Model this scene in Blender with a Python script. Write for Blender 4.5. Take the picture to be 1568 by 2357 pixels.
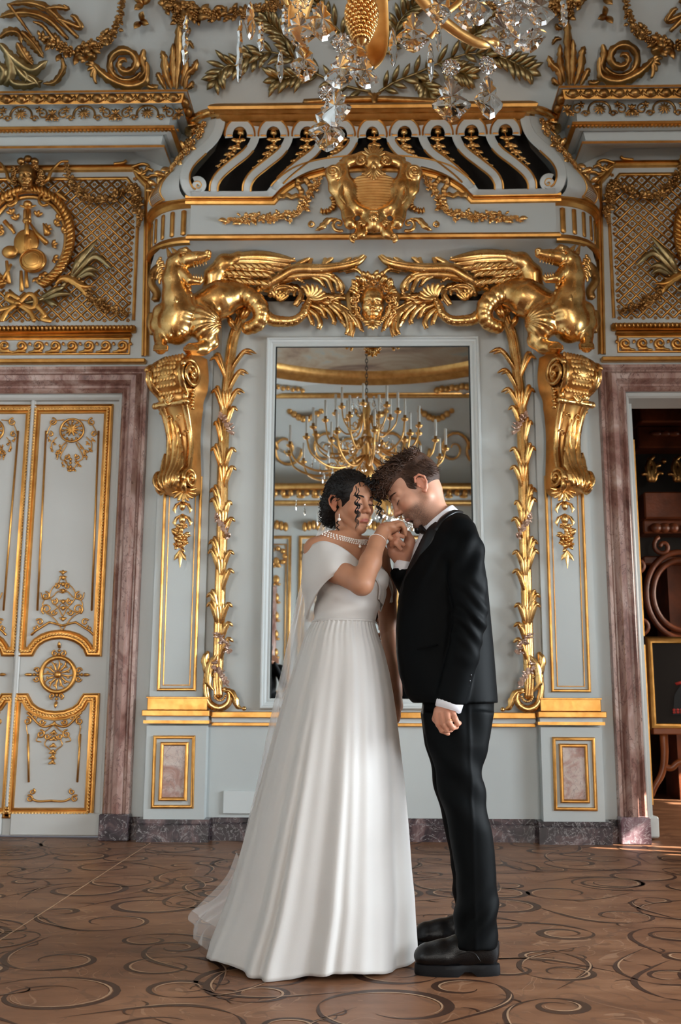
import bpy, math, random
import numpy as np
from mathutils import Vector, Matrix
random.seed(7); rng=np.random.default_rng(7)
PI=math.pi
for o in list(bpy.data.objects): bpy.data.objects.remove(o)
SC=bpy.context.scene; COL=SC.collection
# ------------------------------------------------------------------ camera
F_=2287.; PIT=math.radians(10.82); YAW=math.radians(1.25); ROL=math.radians(.2)
CAM=np.array([-.03,-6.84,.9])
SHX=850-(784+F_*math.tan(YAW)/math.cos(PIT))
fw=np.array([-math.sin(YAW)*math.cos(PIT),math.cos(YAW)*math.cos(PIT),math.sin(PIT)])
r0=np.array([math.cos(YAW),math.sin(YAW),0]); u0=np.cross(r0,fw)
RT=r0*math.cos(ROL)+u0*math.sin(ROL); UP=u0*math.cos(ROL)-r0*math.sin(ROL)
cd=bpy.data.cameras.new('camera'); cam=bpy.data.objects.new('camera',cd); COL.objects.link(cam)
m=Matrix.Identity(4)
for i,v in enumerate((RT,UP,-fw)):
    for j in range(3): m[j][i]=float(v[j])
for j in range(3): m[j][3]=float(CAM[j])
cam.matrix_world=m
cd.sensor_width=36; cd.sensor_fit='AUTO'; cd.lens=36*F_/2357.; cd.shift_x=-SHX/2357.; cd.clip_start=.05
cd.dof.use_dof=True; cd.dof.focus_distance=3.75; cd.dof.aperture_fstop=5.0
SC.camera=cam
def W(px,py,h=0.):
    """a place on the plane h metres in front of the main wall"""
    d=fw+RT*((px-784-SHX)/F_)+UP*((1178.5-py)/F_)
    return CAM+d*((-h-CAM[1])/d[1])
def PX(q):
    v=np.array(q)-CAM; z=v@fw
    return 784+SHX+F_*(v@RT)/z, 1178.5-F_*(v@UP)/z
# ------------------------------------------------------------------ light
w=bpy.data.worlds.new('world'); SC.world=w; w.use_nodes=True
w.node_tree.nodes['Background'].inputs[0].default_value=(.75,.86,1,1); w.node_tree.nodes['Background'].inputs[1].default_value=1.0
SC.view_settings.view_transform='Standard'; SC.view_settings.look='None'; SC.view_settings.exposure=-0.14; SC.view_settings.gamma=1
def area(name,loc,target,sx,sy,power,col):
    l=bpy.data.lights.new(name,'AREA'); l.shape='RECTANGLE'; l.size=sx; l.size_y=sy; l.energy=power; l.color=col; l.spread=math.radians(98)
    o=bpy.data.objects.new(name,l); COL.objects.link(o); o.location=loc
    o.rotation_euler=(Vector(target)-Vector(loc)).to_track_quat('-Z','Z').to_euler()
    return o
# daylight through the tall windows of the right wall and the back wall
WIN_R=[-3.1,-6.6,-10.1]; ROOMX=4.9; BACK=-13.2
LK=1.0
for y,k_ in zip(WIN_R,(.95,1.1,2.2)): area('window_daylight',(ROOMX-.12,y,1.95),(0,y,1.3 if y>-9 else 2.4),1.5,2.8,185*LK*k_,(.84,.93,1))
for x in (-3.3,3.3): area('window_daylight',(x,BACK+.12,2.1),(x,0,.9),1.5,2.8,100*LK,(1,.95,.88))
area('window_daylight',(-ROOMX+.12,-8.2,1.95),(0,-8.0,.9),1.5,2.8,45*LK,(1,.92,.84))
# the library beyond the right door
area('library_daylight',(5.6,2.0,2.2),(2.6,2.0,1.0),1.6,2.6,85*LK,(1,.9,.78))
sun=bpy.data.lights.new('sun','SUN'); sun.energy=42.0; sun.angle=.009; sun.color=(1,.93,.82)
so=bpy.data.objects.new('sun',sun); COL.objects.link(so)
SUND=Vector((-.80,.25,-.52)).normalized()
so.rotation_euler=SUND.to_track_quat('-Z','Z').to_euler()
# ------------------------------------------------------------------ materials
def mat(name): 
    m=bpy.data.materials.new(name); m.use_nodes=True
    nt=m.node_tree; b=nt.nodes['Principled BSDF']; return m,nt,b
def N(nt,t,**k):
    n=nt.nodes.new(t)
    for a,v in k.items():
        if a.startswith('i_'): n.inputs[int(a[2:]) if a[2:].isdigit() else a[2:]].default_value=v
        else: setattr(n,a,v)
    return n
def L(nt,a,b): nt.links.new(a,b)
def ramp(nt,fac,stops):
    r=N(nt,'ShaderNodeValToRGB'); e=r.color_ramp.elements
    while len(e)<len(stops): e.new(.5)
    for i,(p,c) in enumerate(stops):
        e[i].position=p; e[i].color=(*c,1) if len(c)==3 else c
    L(nt,fac,r.inputs[0]); return r
def coords(nt,scale=(1,1,1),loc=(0,0,0),rot=(0,0,0)):
    t=N(nt,'ShaderNodeNewGeometry'); mp=N(nt,'ShaderNodeMapping')
    mp.inputs['Scale'].default_value=scale; mp.inputs['Location'].default_value=loc; mp.inputs['Rotation'].default_value=rot
    L(nt,t.outputs['Position'],mp.inputs[0]); return mp.outputs[0]
def noise(nt,vec,scale,detail=3,rough=.5,dist=0):
    n=N(nt,'ShaderNodeTexNoise'); n.inputs['Scale'].default_value=scale; n.inputs['Detail'].default_value=detail
    n.inputs['Roughness'].default_value=rough; n.inputs['Distortion'].default_value=dist; L(nt,vec,n.inputs['Vector']); return n
def bump(nt,b,h,strength,dist=.01):
    n=N(nt,'ShaderNodeBump'); n.inputs['Strength'].default_value=strength; n.inputs['Distance'].default_value=dist
    L(nt,h,n.inputs['Height']); L(nt,n.outputs[0],b.inputs['Normal']); return n
def plain(name,c,rough=.5,metal=0,var=.06,vs=4,bmp=0,bs=60,**kw):
    m,nt,b=mat(name); b.inputs['Roughness'].default_value=rough; b.inputs['Metallic'].default_value=metal
    v=coords(nt); n=noise(nt,v,vs,4)
    lo=[max(0,x*(1-var)) for x in c]; hi=[min(1,x*(1+var)) for x in c]
    r=ramp(nt,n.outputs[0],[(.3,lo),(.7,hi)]); L(nt,r.outputs[0],b.inputs['Base Color'])
    if bmp: bump(nt,b,noise(nt,v,bs,3).outputs[0],bmp)
    for k,x in kw.items(): b.inputs[k].default_value=x
    return m
M={}
M['paint']=plain('wall_paint',(.52,.555,.55),.55,0,.03,1.5,.05,180)
M['paint_hi']=plain('moulding_paint',(.60,.64,.64),.38,0,.02,2)
M['paint_door']=plain('door_paint',(.50,.50,.48),.45,0,.03,2)
def goldmat(name,c,c2,rough,bs,bstr,vs=9):
    m,nt,b=mat(name); v=coords(nt); n=noise(nt,v,vs,5,.6); 
    r=ramp(nt,n.outputs[0],[(.35,c2),(.62,c)]); L(nt,r.outputs[0],b.inputs['Base Color'])
    b.inputs['Metallic'].default_value=1
    n2=noise(nt,v,30,3); rr=N(nt,'ShaderNodeMapRange'); rr.inputs[3].default_value=rough-.08; rr.inputs[4].default_value=rough+.10
    L(nt,n2.outputs[0],rr.inputs[0]); L(nt,rr.outputs[0],b.inputs['Roughness'])
    bump(nt,b,noise(nt,v,bs,3).outputs[0],bstr,.004)
    return m
M['gold']=goldmat('burnished_gold_leaf',(.88,.55,.22),(.60,.31,.09),.25,60,.05)
M['gold_matt']=goldmat('matt_gold_leaf',(.80,.47,.17),(.62,.33,.10),.40,60,.06)
M['gold_paint']=goldmat('gilded_moulding',(.70,.37,.11),(.52,.25,.06),.36,25,.12)
M['gold_dark']=goldmat('aged_gold_leaf',(.52,.29,.10),(.26,.12,.035),.34,50,.3)
M['gold_green']=goldmat('greenish_gold_leaf',(.42,.32,.16),(.22,.16,.07),.33,50,.3)
M['silver_rose']=goldmat('rose_silver_leaf',(.74,.55,.45),(.48,.30,.22),.3,80,.2)
M['near_black']=plain('near_black_matt',(.018,.014,.012),.9)  # near black: shade of the hood openings as colour, also cabinet recess and canvas
M['iron']=plain('iron',(.03,.035,.035),.5,.6)
def marble(name,cols,sc,vein,rough=.22,stretch=(1,1,1)):
    m,nt,b=mat(name); v=coords(nt,stretch); n=noise(nt,v,sc,8,.62,1.2)
    r=ramp(nt,n.outputs[0],cols)
    n2=noise(nt,v,sc*1.7,6,.6,2.0); a=N(nt,'ShaderNodeMath',operation='SUBTRACT'); a.inputs[1].default_value=.5; L(nt,n2.outputs[0],a.inputs[0])
    ab=N(nt,'ShaderNodeMath',operation='ABSOLUTE'); L(nt,a.outputs[0],ab.inputs[0])
    rv=ramp(nt,ab.outputs[0],[(0,(1,1,1)),(vein[1],(0,0,0))])
    mx=N(nt,'ShaderNodeMix',data_type='RGBA'); L(nt,rv.outputs[0],mx.inputs[0]); L(nt,r.outputs[0],mx.inputs[6]); mx.inputs[7].default_value=(*vein[0],1)
    L(nt,mx.outputs[2],b.inputs['Base Color']); b.inputs['Roughness'].default_value=rough
    return m
M['marble_pink']=marble('pink_marble',[(.25,(.085,.038,.032)),(.42,(.25,.125,.10)),(.55,(.40,.255,.215)),(.72,(.58,.46,.41))],4.2,((.10,.05,.045),.014),.2,(1,1,.5))
M['marble_panel']=marble('pink_marble_inset',[(.28,(.20,.075,.06)),(.44,(.42,.24,.20)),(.56,(.56,.44,.39)),(.75,(.66,.58,.53))],7,((.16,.12,.12),.012),.25)
M['marble_dark']=marble('dark_marble',[(.3,(.012,.010,.012)),(.5,(.05,.035,.04)),(.63,(.16,.10,.10)),(.8,(.38,.30,.29))],5,((.45,.42,.42),.012),.18)
M['marble_plum']=marble('plum_marble',[(.3,(.08,.04,.05)),(.5,(.20,.12,.14)),(.7,(.38,.28,.30))],5,((.5,.45,.47),.015),.18)
# floor of inlaid swirling woods
def floor_mat():
    m,nt,b=mat('swirl_marquetry_floor'); v=coords(nt)
    base=noise(nt,coords(nt,(1,3,1)),2.2,6,.6); rb=ramp(nt,base.outputs[0],[(.3,(.11,.045,.021)),(.5,(.185,.082,.040)),(.7,(.26,.125,.064))])
    cur=rb.outputs[0]
    warp=noise(nt,v,1.6,2,.5); ms=N(nt,'ShaderNodeVectorMath',operation='MULTIPLY'); ms.inputs[1].default_value=(.9,.9,.9)
    sub=N(nt,'ShaderNodeVectorMath',operation='SUBTRACT'); sub.inputs[1].default_value=(.5,.5,.5)
    L(nt,warp.outputs['Color'],sub.inputs[0]); L(nt,sub.outputs[0],ms.inputs[0])
    ad=N(nt,'ShaderNodeVectorMath',operation='ADD'); L(nt,v,ad.inputs[0]); L(nt,ms.outputs[0],ad.inputs[1])
    for k,(sc,off,th,colr,amt) in enumerate([(5.1,(0,0,0),.022,(.10,.046,.026),.5),(6.0,(3,9,0),.010,(.38,.22,.13),.4)]):
        mp=N(nt,'ShaderNodeMapping'); mp.inputs['Location'].default_value=off; L(nt,ad.outputs[0],mp.inputs[0])
        n=noise(nt,mp.outputs[0],sc,1.2,.4,.9)
        tn=noise(nt,mp.outputs[0],sc*1.3,1,.5); 
        tr=N(nt,'ShaderNodeMapRange'); tr.inputs[1].default_value=.42; tr.inputs[2].default_value=.66; tr.inputs[3].default_value=0.0001; tr.inputs[4].default_value=th*1.8; L(nt,tn.outputs[0],tr.inputs[0])
        a=N(nt,'ShaderNodeMath',operation='SUBTRACT'); a.inputs[1].default_value=.5; L(nt,n.outputs[0],a.inputs[0])
        ab=N(nt,'ShaderNodeMath',operation='ABSOLUTE'); L(nt,a.outputs[0],ab.inputs[0])
        dv=N(nt,'ShaderNodeMath',operation='DIVIDE'); L(nt,ab.outputs[0],dv.inputs[0]); L(nt,tr.outputs[0],dv.inputs[1])
        rv=ramp(nt,dv.outputs[0],[(.72,(amt,amt,amt)),(1,(0,0,0))])
        mx=N(nt,'ShaderNodeMix',data_type='RGBA'); L(nt,rv.outputs[0],mx.inputs[0]); L(nt,cur,mx.inputs[6]); mx.inputs[7].default_value=(*colr,1); cur=mx.outputs[2]
    L(nt,cur,b.inputs['Base Color']); b.inputs['Roughness'].default_value=.42; b.inputs['Specular IOR Level'].default_value=.25
    bump(nt,b,noise(nt,v,20,2).outputs[0],.06,.01)
    return m
M['floor']=floor_mat()
def mural():
    m,nt,b=mat('ceiling_mural'); v=coords(nt); n=noise(nt,v,.7,6,.6,1.5)
    r=ramp(nt,n.outputs[0],[(.3,(.16,.10,.08)),(.45,(.34,.25,.18)),(.55,(.42,.35,.27)),(.65,(.30,.36,.36)),(.8,(.36,.25,.20))])
    L(nt,r.outputs[0],b.inputs['Base Color']); b.inputs['Roughness'].default_value=.8; return m
M['mural']=mural()
m,nt,b=mat('mirror_glass'); b.inputs['Metallic'].default_value=1; b.inputs['Base Color'].default_value=(.80,.81,.79,1); b.inputs['Roughness'].default_value=.012; M['mirror']=m
m,nt,b=mat('crystal'); b.inputs['Transmission Weight'].default_value=1; b.inputs['IOR'].default_value=1.52; b.inputs['Roughness'].default_value=.01; b.inputs['Base Color'].default_value=(.96,.96,.97,1); M['crystal']=m
M['candle']=plain('candle_wax',(.80,.79,.74),.5)
M['wood']=plain('carved_walnut',(.15,.040,.014),.38,0,.5,5,.2,40)
M['wood_dark']=plain('dark_walnut',(.045,.014,.008),.4,0,.5,5,.2,40)
M['wood_red']=plain('polished_easel_wood',(.32,.09,.025),.3,0,.3,6)
M['satin']=plain('ivory_organza',(.56,.535,.51),.48,0,.015,3,.03,300,**{'Sheen Weight':.3,'Sheen Roughness':.4})
M['pearl']=plain('pearl',(.85,.80,.76),.2)
M['wool']=plain('black_wool',(.0025,.003,.0034),.55,0,.2,5,.05,600,**{'Specular IOR Level':.045})
M['silk_black']=plain('black_silk',(.003,.003,.004),.36,**{'Specular IOR Level':.3})
M['shirt']=plain('white_shirt_cotton',(.74,.75,.80),.6,0,.02,5)
M['leather']=plain('black_leather',(.003,.003,.0035),.3,0,.2,8,.12,260,**{'Specular IOR Level':.35})
M['rubber']=plain('black_rubber',(.004,.004,.005),.55,**{'Specular IOR Level':.2})
M['hair_black']=plain('black_hair',(.005,.0032,.0028),.48,0,.4,30,.3,220,**{'Specular IOR Level':.28})
M['hair_brown']=plain('brown_hair',(.048,.021,.011),.55,0,.45,30,.4,220,**{'Specular IOR Level':.3})
M['lash']=plain('lashes',(.012,.008,.007),.6)
def tulle(name,t,c=(.82,.79,.78)):
    m,nt,b=mat(name); b.inputs['Base Color'].default_value=(*c,1); b.inputs['Roughness'].default_value=.7
    tr=N(nt,'ShaderNodeBsdfTransparent'); mx=N(nt,'ShaderNodeMixShader'); mx.inputs[0].default_value=t
    L(nt,tr.outputs[0],mx.inputs[1]); L(nt,b.outputs[0],mx.inputs[2]); L(nt,mx.outputs[0],nt.nodes['Material Output'].inputs[0]); return m
M['tulle']=tulle('sheer_tulle',.36); M['tulle_thin']=tulle('thin_tulle',.20)
def skin(name,c,lip,beard=(.10,.06,.045)):
    """skin tone; the mesh attribute 'tint' holds r = lips, g = beard shadow, b = blush"""
    m,nt,b=mat(name); v=coords(nt); n=noise(nt,v,18,4)
    r=ramp(nt,n.outputs[0],[(.3,[x*.93 for x in c]),(.7,[min(1,x*1.06) for x in c])])
    at=N(nt,'ShaderNodeAttribute',attribute_name='tint'); sp=N(nt,'ShaderNodeSeparateColor'); L(nt,at.outputs[0],sp.inputs[0])
    cur=r.outputs[0]
    bn=noise(nt,v,420,2); bm=N(nt,'ShaderNodeMapRange'); bm.inputs[1].default_value=.35; bm.inputs[2].default_value=.62; bm.inputs[3].default_value=.55; bm.inputs[4].default_value=1; L(nt,bn.outputs[0],bm.inputs[0])
    mu=N(nt,'ShaderNodeMath',operation='MULTIPLY'); L(nt,sp.outputs[1],mu.inputs[0]); L(nt,bm.outputs[0],mu.inputs[1])
    for fac,cc in ((sp.outputs[2],(c[0]*1.02,c[1]*.72,c[2]*.66)),(sp.outputs[0],lip),(mu.outputs[0],beard)):
        mx=N(nt,'ShaderNodeMix',data_type='RGBA'); L(nt,fac,mx.inputs[0]); L(nt,cur,mx.inputs[6]); mx.inputs[7].default_value=(*cc,1); cur=mx.outputs[2]
    L(nt,cur,b.inputs['Base Color']); b.inputs['Roughness'].default_value=.50; b.inputs['Specular IOR Level'].default_value=.35
    b.inputs['Subsurface Weight'].default_value=.12; b.inputs['Subsurface Radius'].default_value=(.012,.004,.002); b.inputs['Subsurface Scale'].default_value=1
    bump(nt,b,noise(nt,v,240,2).outputs[0],.06,.002); return m
M['skin_bride']=skin('skin_warm',(.43,.205,.118),(.34,.085,.07))
M['skin_groom']=skin('skin_fair',(.48,.245,.16),(.36,.13,.10))
# ------------------------------------------------------------------ mesh builder
def wloc(o):
    v=np.zeros(3)
    while o is not None: v+=np.array(o.location); o=o.parent
    return v
def reg(o,label=None,cat=None,group=None,kind=None):
    if label: o['label']=label
    if cat: o['category']=cat
    if group: o['group']=group
    if kind: o['kind']=kind
    return o
def thing(name,loc,label,cat,group=None):
    o=bpy.data.objects.new(name,None); o.empty_display_size=.1; COL.objects.link(o); o.location=[float(x) for x in loc]
    return reg(o,label,cat,group)
class MB:
    def __init__(s): s.V=[]; s.F=[]; s.n=0
    def add(s,V,F):
        V=np.asarray(V,float).reshape(-1,3); s.V.append(V); n=s.n
        s.F+= [tuple(int(i)+n for i in f) for f in F]; s.n+=len(V); return s
    def verts(s): return np.concatenate(s.V) if s.V else np.zeros((0,3))
    def build(s,name,ma,parent=None,smooth=True,base=None,tint=None,label=None,auto=None):
        V=s.verts(); off=np.zeros(3)
        if parent is None:
            off=np.array([(V[:,0].min()+V[:,0].max())/2,(V[:,1].min()+V[:,1].max())/2,V[:,2].min()]) if base is None else np.array(base,float)
        else: off=wloc(parent)
        me=bpy.data.meshes.new(name); me.from_pydata((V-off).tolist(),[],s.F); me.update()
        if smooth: me.polygons.foreach_set('use_smooth',[True]*len(me.polygons))
        if auto: me.set_sharp_from_angle(angle=math.radians(auto))
        me.materials.append(M[ma] if isinstance(ma,str) else ma)
        if tint is not None:
            a=me.attributes.new('tint','FLOAT_COLOR','POINT'); a.data.foreach_set('color',np.hstack([tint,np.ones((len(tint),1))]).astype(np.float32).ravel())
        o=bpy.data.objects.new(name,me); COL.objects.link(o)
        if parent is None: o.location=off.tolist()
        else: o.parent=parent
        if label: o['label']=label
        return o
    # --- shapes
    def box(s,x0,x1,y0,y1,z0,z1,bev=0):
        if bev<=0:
            V=[(x,y,z) for x in (x0,x1) for y in (y0,y1) for z in (z0,z1)]
            F=[(0,1,3,2),(4,6,7,5),(0,4,5,1),(2,3,7,6),(0,2,6,4),(1,5,7,3)]
            return s.add(V,F)
        b=bev; V=[];idx={}
        def vid(p):
            if p not in idx: idx[p]=len(V); V.append(p)
            return idx[p]
        X=(x0,x1);Y=(y0,y1);Z=(z0,z1);F=[]
        sg=lambda i:b if i==0 else -b
        c=lambda i,j,k,ax:(X[i]+(0 if ax==0 else sg(i)),Y[j]+(0 if ax==1 else sg(j)),Z[k]+(0 if ax==2 else sg(k)))
        for ax in range(3):
            for e in (0,1):
                q=[]
                for (a2,b2) in ((0,0),(1,0),(1,1),(0,1)):
                    t=[0,0,0]; t[ax]=e; o=[i for i in range(3) if i!=ax]; t[o[0]]=a2; t[o[1]]=b2
                    q.append(vid(c(t[0],t[1],t[2],ax)))
                F.append(tuple(q))
        for ax in range(3):
            o=[i for i in range(3) if i!=ax]
            for a2 in (0,1):
                for b2 in (0,1):
                    q=[]
                    for (e,fa) in ((0,o[0]),(1,o[0]),(1,o[1]),(0,o[1])):
                        t=[0,0,0]; t[ax]=e; t[o[0]]=a2; t[o[1]]=b2; q.append(vid(c(*t,fa)))
                    F.append(tuple(q))
        for i in (0,1):
            for j in (0,1):
                for k in (0,1): F.append(tuple(vid(c(i,j,k,ax)) for ax in range(3)))
        return s.add(V,F)
    def grid(s,P,closeu=False,closev=False):
        n,k=P.shape[:2]; F=[]
        for i in range(n if closeu else n-1):
            for j in range(k if closev else k-1):
                a=i*k+j; b=i*k+(j+1)%k; c=((i+1)%n)*k+(j+1)%k; d=((i+1)%n)*k+j
                F.append((a,b,c,d))
        return s.add(P.reshape(-1,3),F)
    def tube(s,path,r,sides=8,flat=1.,nrm=None,caps=True,twist=0):
        """swept tube; flat scales the thickness along nrm"""
        p=np.asarray(path,float); n=len(p); r=np.broadcast_to(np.asarray(r,float),(n,)) if np.ndim(r)<2 else r
        t=np.gradient(p,axis=0); t/=np.linalg.norm(t,axis=1)[:,None]+1e-12
        if nrm is not None:
            nn=np.broadcast_to(np.asarray(nrm,float),(n,3)); b=np.cross(t,nn); b/=np.linalg.norm(b,axis=1)[:,None]+1e-9; nn=np.cross(b,t)
        else:
            nn=np.zeros((n,3)); v=np.array([0,0,1.]) if abs(t[0,2])<.9 else np.array([1.,0,0])
            v=np.cross(np.cross(t[0],v),t[0]); v/=np.linalg.norm(v); nn[0]=v
            for i in range(1,n):
                v=v-t[i]*(v@t[i]); v/=np.linalg.norm(v)+1e-12; nn[i]=v
            b=np.cross(t,nn)
        a=np.arange(sides)/sides*2*PI
        P=p[:,None,:]+b[:,None,:]*(np.cos(a)[None,:,None]*r[:,None,None])+nn[:,None,:]*(np.sin(a)[None,:,None]*r[:,None,None]*flat)
        base=s.n; s.grid(P,closev=True)
        if caps:
            for e,(i,dr) in enumerate(((0,-1),(n-1,1))):
                c=p[i]+t[i]*dr*r[i]*.5; s.V.append(c[None]); ci=s.n; s.n+=1
                for j in range(sides):
                    q=(base+i*sides+j,base+i*sides+(j+1)%sides,ci); s.F.append(q if e else q[::-1])
        return s
    def ball(s,c,r,seg=10,rings=7,R=None):
        r=np.broadcast_to(np.asarray(r,float),(3,)); V=[(0,0,1)]
        for i in range(1,rings):
            th=PI*i/rings
            for j in range(seg): V.append((math.sin(th)*math.cos(2*PI*j/seg),math.sin(th)*math.sin(2*PI*j/seg),math.cos(th)))
        V.append((0,0,-1)); V=np.array(V)*r
        if R is not None: V=V@np.asarray(R).T
        V=V+np.asarray(c); F=[]
        for j in range(seg): F.append((0,1+j,1+(j+1)%seg))
        for i in range(rings-2):
            for j in range(seg):
                a=1+i*seg+j; b=1+i*seg+(j+1)%seg; F.append((a,a+seg,b+seg,b))
        l=len(V)-1; o=1+(rings-2)*seg
        for j in range(seg): F.append((l,o+(j+1)%seg,o+j))
        return s.add(V,F)
    def lathe(s,c,prof,seg=24,axis='z'):
        pr=np.array(prof,float); a=np.arange(seg)/seg*2*PI
        if axis=='z': P=np.stack([pr[:,0,None]*np.cos(a),pr[:,0,None]*np.sin(a),np.broadcast_to(pr[:,1,None],(len(pr),seg))],-1)
        elif axis=='y': P=np.stack([pr[:,0,None]*np.cos(a),np.broadcast_to(-pr[:,1,None],(len(pr),seg)),pr[:,0,None]*np.sin(a)],-1)
        else: P=np.stack([np.broadcast_to(pr[:,1,None],(len(pr),seg)),pr[:,0,None]*np.cos(a),pr[:,0,None]*np.sin(a)],-1)
        return s.grid(P+np.asarray(c),closev=True)
    def prism(s,poly,h0,h1):
        """poly = list of (x,z) on the wall, from h0 to h1 in front of it"""
        n=len(poly); V=[(x,-h0,z) for x,z in poly]+[(x,-h1,z) for x,z in poly]
        F=[tuple(range(n)),tuple(range(n,2*n))[::-1]]+[(i,i+n,(i+1)%n+n,(i+1)%n) for i in range(n)]
        return s.add(V,F)
    def strip(s,pts,prof,closed=False):
        """moulding: profile (offset to the left side of the path in the wall plane, height) swept along (x,z) points with mitres. pts are (x,z,h)"""
        p=np.array(pts,float); n=len(p); q=p[:,:2]; pr=np.array(prof,float)
        rows=[]
        for i in range(n):
            a=q[i-1] if (i>0 or closed) else None; b=q[(i+1)%n] if (i<n-1 or closed) else None
            d1=(q[i]-a)/np.linalg.norm(q[i]-a) if a is not None else None
            d2=(b-q[i])/np.linalg.norm(b-q[i]) if b is not None else None
            if d1 is None: d1=d2
            if d2 is None: d2=d1
            n1=np.array([-d1[1],d1[0]]); n2=np.array([-d2[1],d2[0]]); mm=n1+n2; mm/=np.linalg.norm(mm); k=1/max(.35,mm@n1)
            o=q[i]+mm*k*pr[:,0,None]
            rows.append(np.stack([o[:,0],-(p[i,2]+pr[:,1]),o[:,1]],-1))
        P=np.array(rows); s.grid(P,closeu=closed); return s
def cr(pts,n=40):
    """Catmull-Rom through points of any dimension"""
    p=np.array(pts,float); p=np.vstack([2*p[0]-p[1],p,2*p[-1]-p[-2]]); m_=len(p)-3
    t=np.linspace(0,m_-1e-9,n); i=t.astype(int); f=(t-i)[:,None]
    a,b,c,d=p[i],p[i+1],p[i+2],p[i+3]
    return .5*((2*b)+(-a+c)*f+(2*a-5*b+4*c-d)*f**2+(-a+3*b-3*c+d)*f**3)
def WP(pts,h=0,n=40):
    """smooth path through pixels (px,py[,h])"""
    q=cr([(*p,h) if len(p)==2 else p for p in pts],n); return np.array([W(a,b,c) for a,b,c in q])
MIR=[]
def mirror(root,label=None,name=None):
    """the matching object on the other side of the fireplace axis"""
    def rec(o,par):
        c=o.copy(); COL.objects.link(c)
        if o.data is not None:
            me=o.data.copy(); k=len(me.vertices); a=np.zeros(k*3,np.float32); me.vertices.foreach_get('co',a); a=a.reshape(-1,3); a[:,0]*=-1
            me.vertices.foreach_set('co',a.ravel()); me.flip_normals(); me.update(); c.data=me
        c.location.x=-o.location.x; c.parent=par
        for ch in [x for x in o.children]: rec(ch,c)
        return c
    c=rec(root,None)
    if label: c['label']=label
    return c
# ------------------------------------------------------------------ ornament pieces
CAMN=np.array([0,-1.,0])
def leafm(mb,path,w,H=.012,lobes=4,ld=.35,nrm=CAMN,taper=.75,th=.004,M_=7,curl=0,ribs=1):
    """carved leaf along path, half width w, relief H"""
    p=np.asarray(path,float); n=len(p); t=np.gradient(p,axis=0); t/=np.linalg.norm(t,axis=1)[:,None]
    nn=np.broadcast_to(nrm,(n,3)); b=np.cross(t,nn); b/=np.linalg.norm(b,axis=1)[:,None]+1e-9; nn=np.cross(b,t)
    u=np.linspace(0,1,n); v=np.linspace(-1,1,M_)
    ww=w*(np.clip(np.sin(PI*np.clip(u*.93+.07,0,1))**taper,0.03,1))
    saw=(u*lobes)%1.0; lob=1-ld*(saw**1.5) if lobes else np.ones(n)
    rows=[]
    L_=np.linalg.norm(np.diff(p,axis=0),axis=1).sum()
    for j in v:
        e=abs(j); k=ww*(1-(1-lob)*e**1.2)
        shift=(L_/max(lobes,1)*.35)*(e**2)*(1-u) if lobes else 0*u
        hh=H*((1-e**2)*.75+.35*math.cos(e*PI*2*ribs)*.4+.12)*np.clip(ww/w*1.2,0,1)
        rows.append(p+b*(j*k)[:,None]+t*np.asarray(shift)[:,None]+nn*hh[:,None])
    P=np.array(rows).transpose(1,0,2); B=P-nn[:,None,:]*(th+.6*H*(1-np.abs(v))[None,:,None])
    full=np.concatenate([P,B[:,::-1]],1); mb.grid(full,closev=True)
def blade(mb,p0,p1,bend,r,flat=.55,nrm=CAMN,n=10,sides=7,tipcurl=0):
    """tapering carved finger from p0 to p1, bowed sideways by bend*length"""
    p0=np.array(p0,float);p1=np.array(p1,float); d=p1-p0; b=np.cross(d,nrm); u=np.linspace(0,1,n)[:,None]
    P=p0+d*u+b*(bend*4*u*(1-u))*(.5+u)
    if tipcurl: P=P+np.array(nrm)*(tipcurl*u**3)
    rr=r*np.array([.65,.9,1,1,.95,.88,.8,.7,.62,.5])[np.clip((u[:,0]*9.99).astype(int),0,9)]
    mb.tube(P,rr,sides,flat,nrm)
def spiral(c,r0,r1,turns,a0,n=50,h=0,h1=None,d=1):
    """spiral on the wall plane, world units, centre c=(x,z)"""
    t=np.linspace(0,1,n); a=a0+d*turns*2*PI*t; r=r0+(r1-r0)*t**.85; hh=h+( (h1-h)*t if h1 is not None else 0*t)
    return np.stack([c[0]+r*np.cos(a),-hh,c[1]+r*np.sin(a)],-1)
def rotm(n):
    """rotation that sends +z to n"""
    n=np.array(n,float); n/=np.linalg.norm(n); a=np.array([0,0,1.]) if abs(n[2])<.9 else np.array([1.,0,0]); x=np.cross(a,n); x/=np.linalg.norm(x); y=np.cross(n,x)
    return np.stack([x,y,n],1)
def rose(mb,c,r,n=CAMN,pet=5,rot=None):
    R=rotm(n); c=np.array(c,float); rot=random.random()*6 if rot is None else rot
    for ring,(rr,pr,hh,tl) in enumerate(((.62,.42,.0,.5),(.34,.32,.22,.8))):
        for k in range(pet):
            a=rot+ring*.6+k*2*PI/pet; d=R@np.array([math.cos(a),math.sin(a),0])
            nn=R@np.array([-math.cos(a)*tl,-math.sin(a)*tl,1]); 
            mb.ball(c+d*rr*r+R[:,2]*hh*r,(pr*r,pr*r,pr*r*.38),7,5,rotm(nn))
    mb.ball(c+R[:,2]*.35*r,.24*r,7,5)
def leaflet(mb,c,d,l,w,n=CAMN,lift=.3):
    d=np.array(d,float); d/=np.linalg.norm(d); n=np.array(n,float)
    P=np.array([c+d*l*u+n*(lift*l*math.sin(u*2.2)) for u in np.linspace(0,1,6)])
    leafm(mb,P,w,w*.5,0,0,n,.8,w*.12,5)
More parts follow.
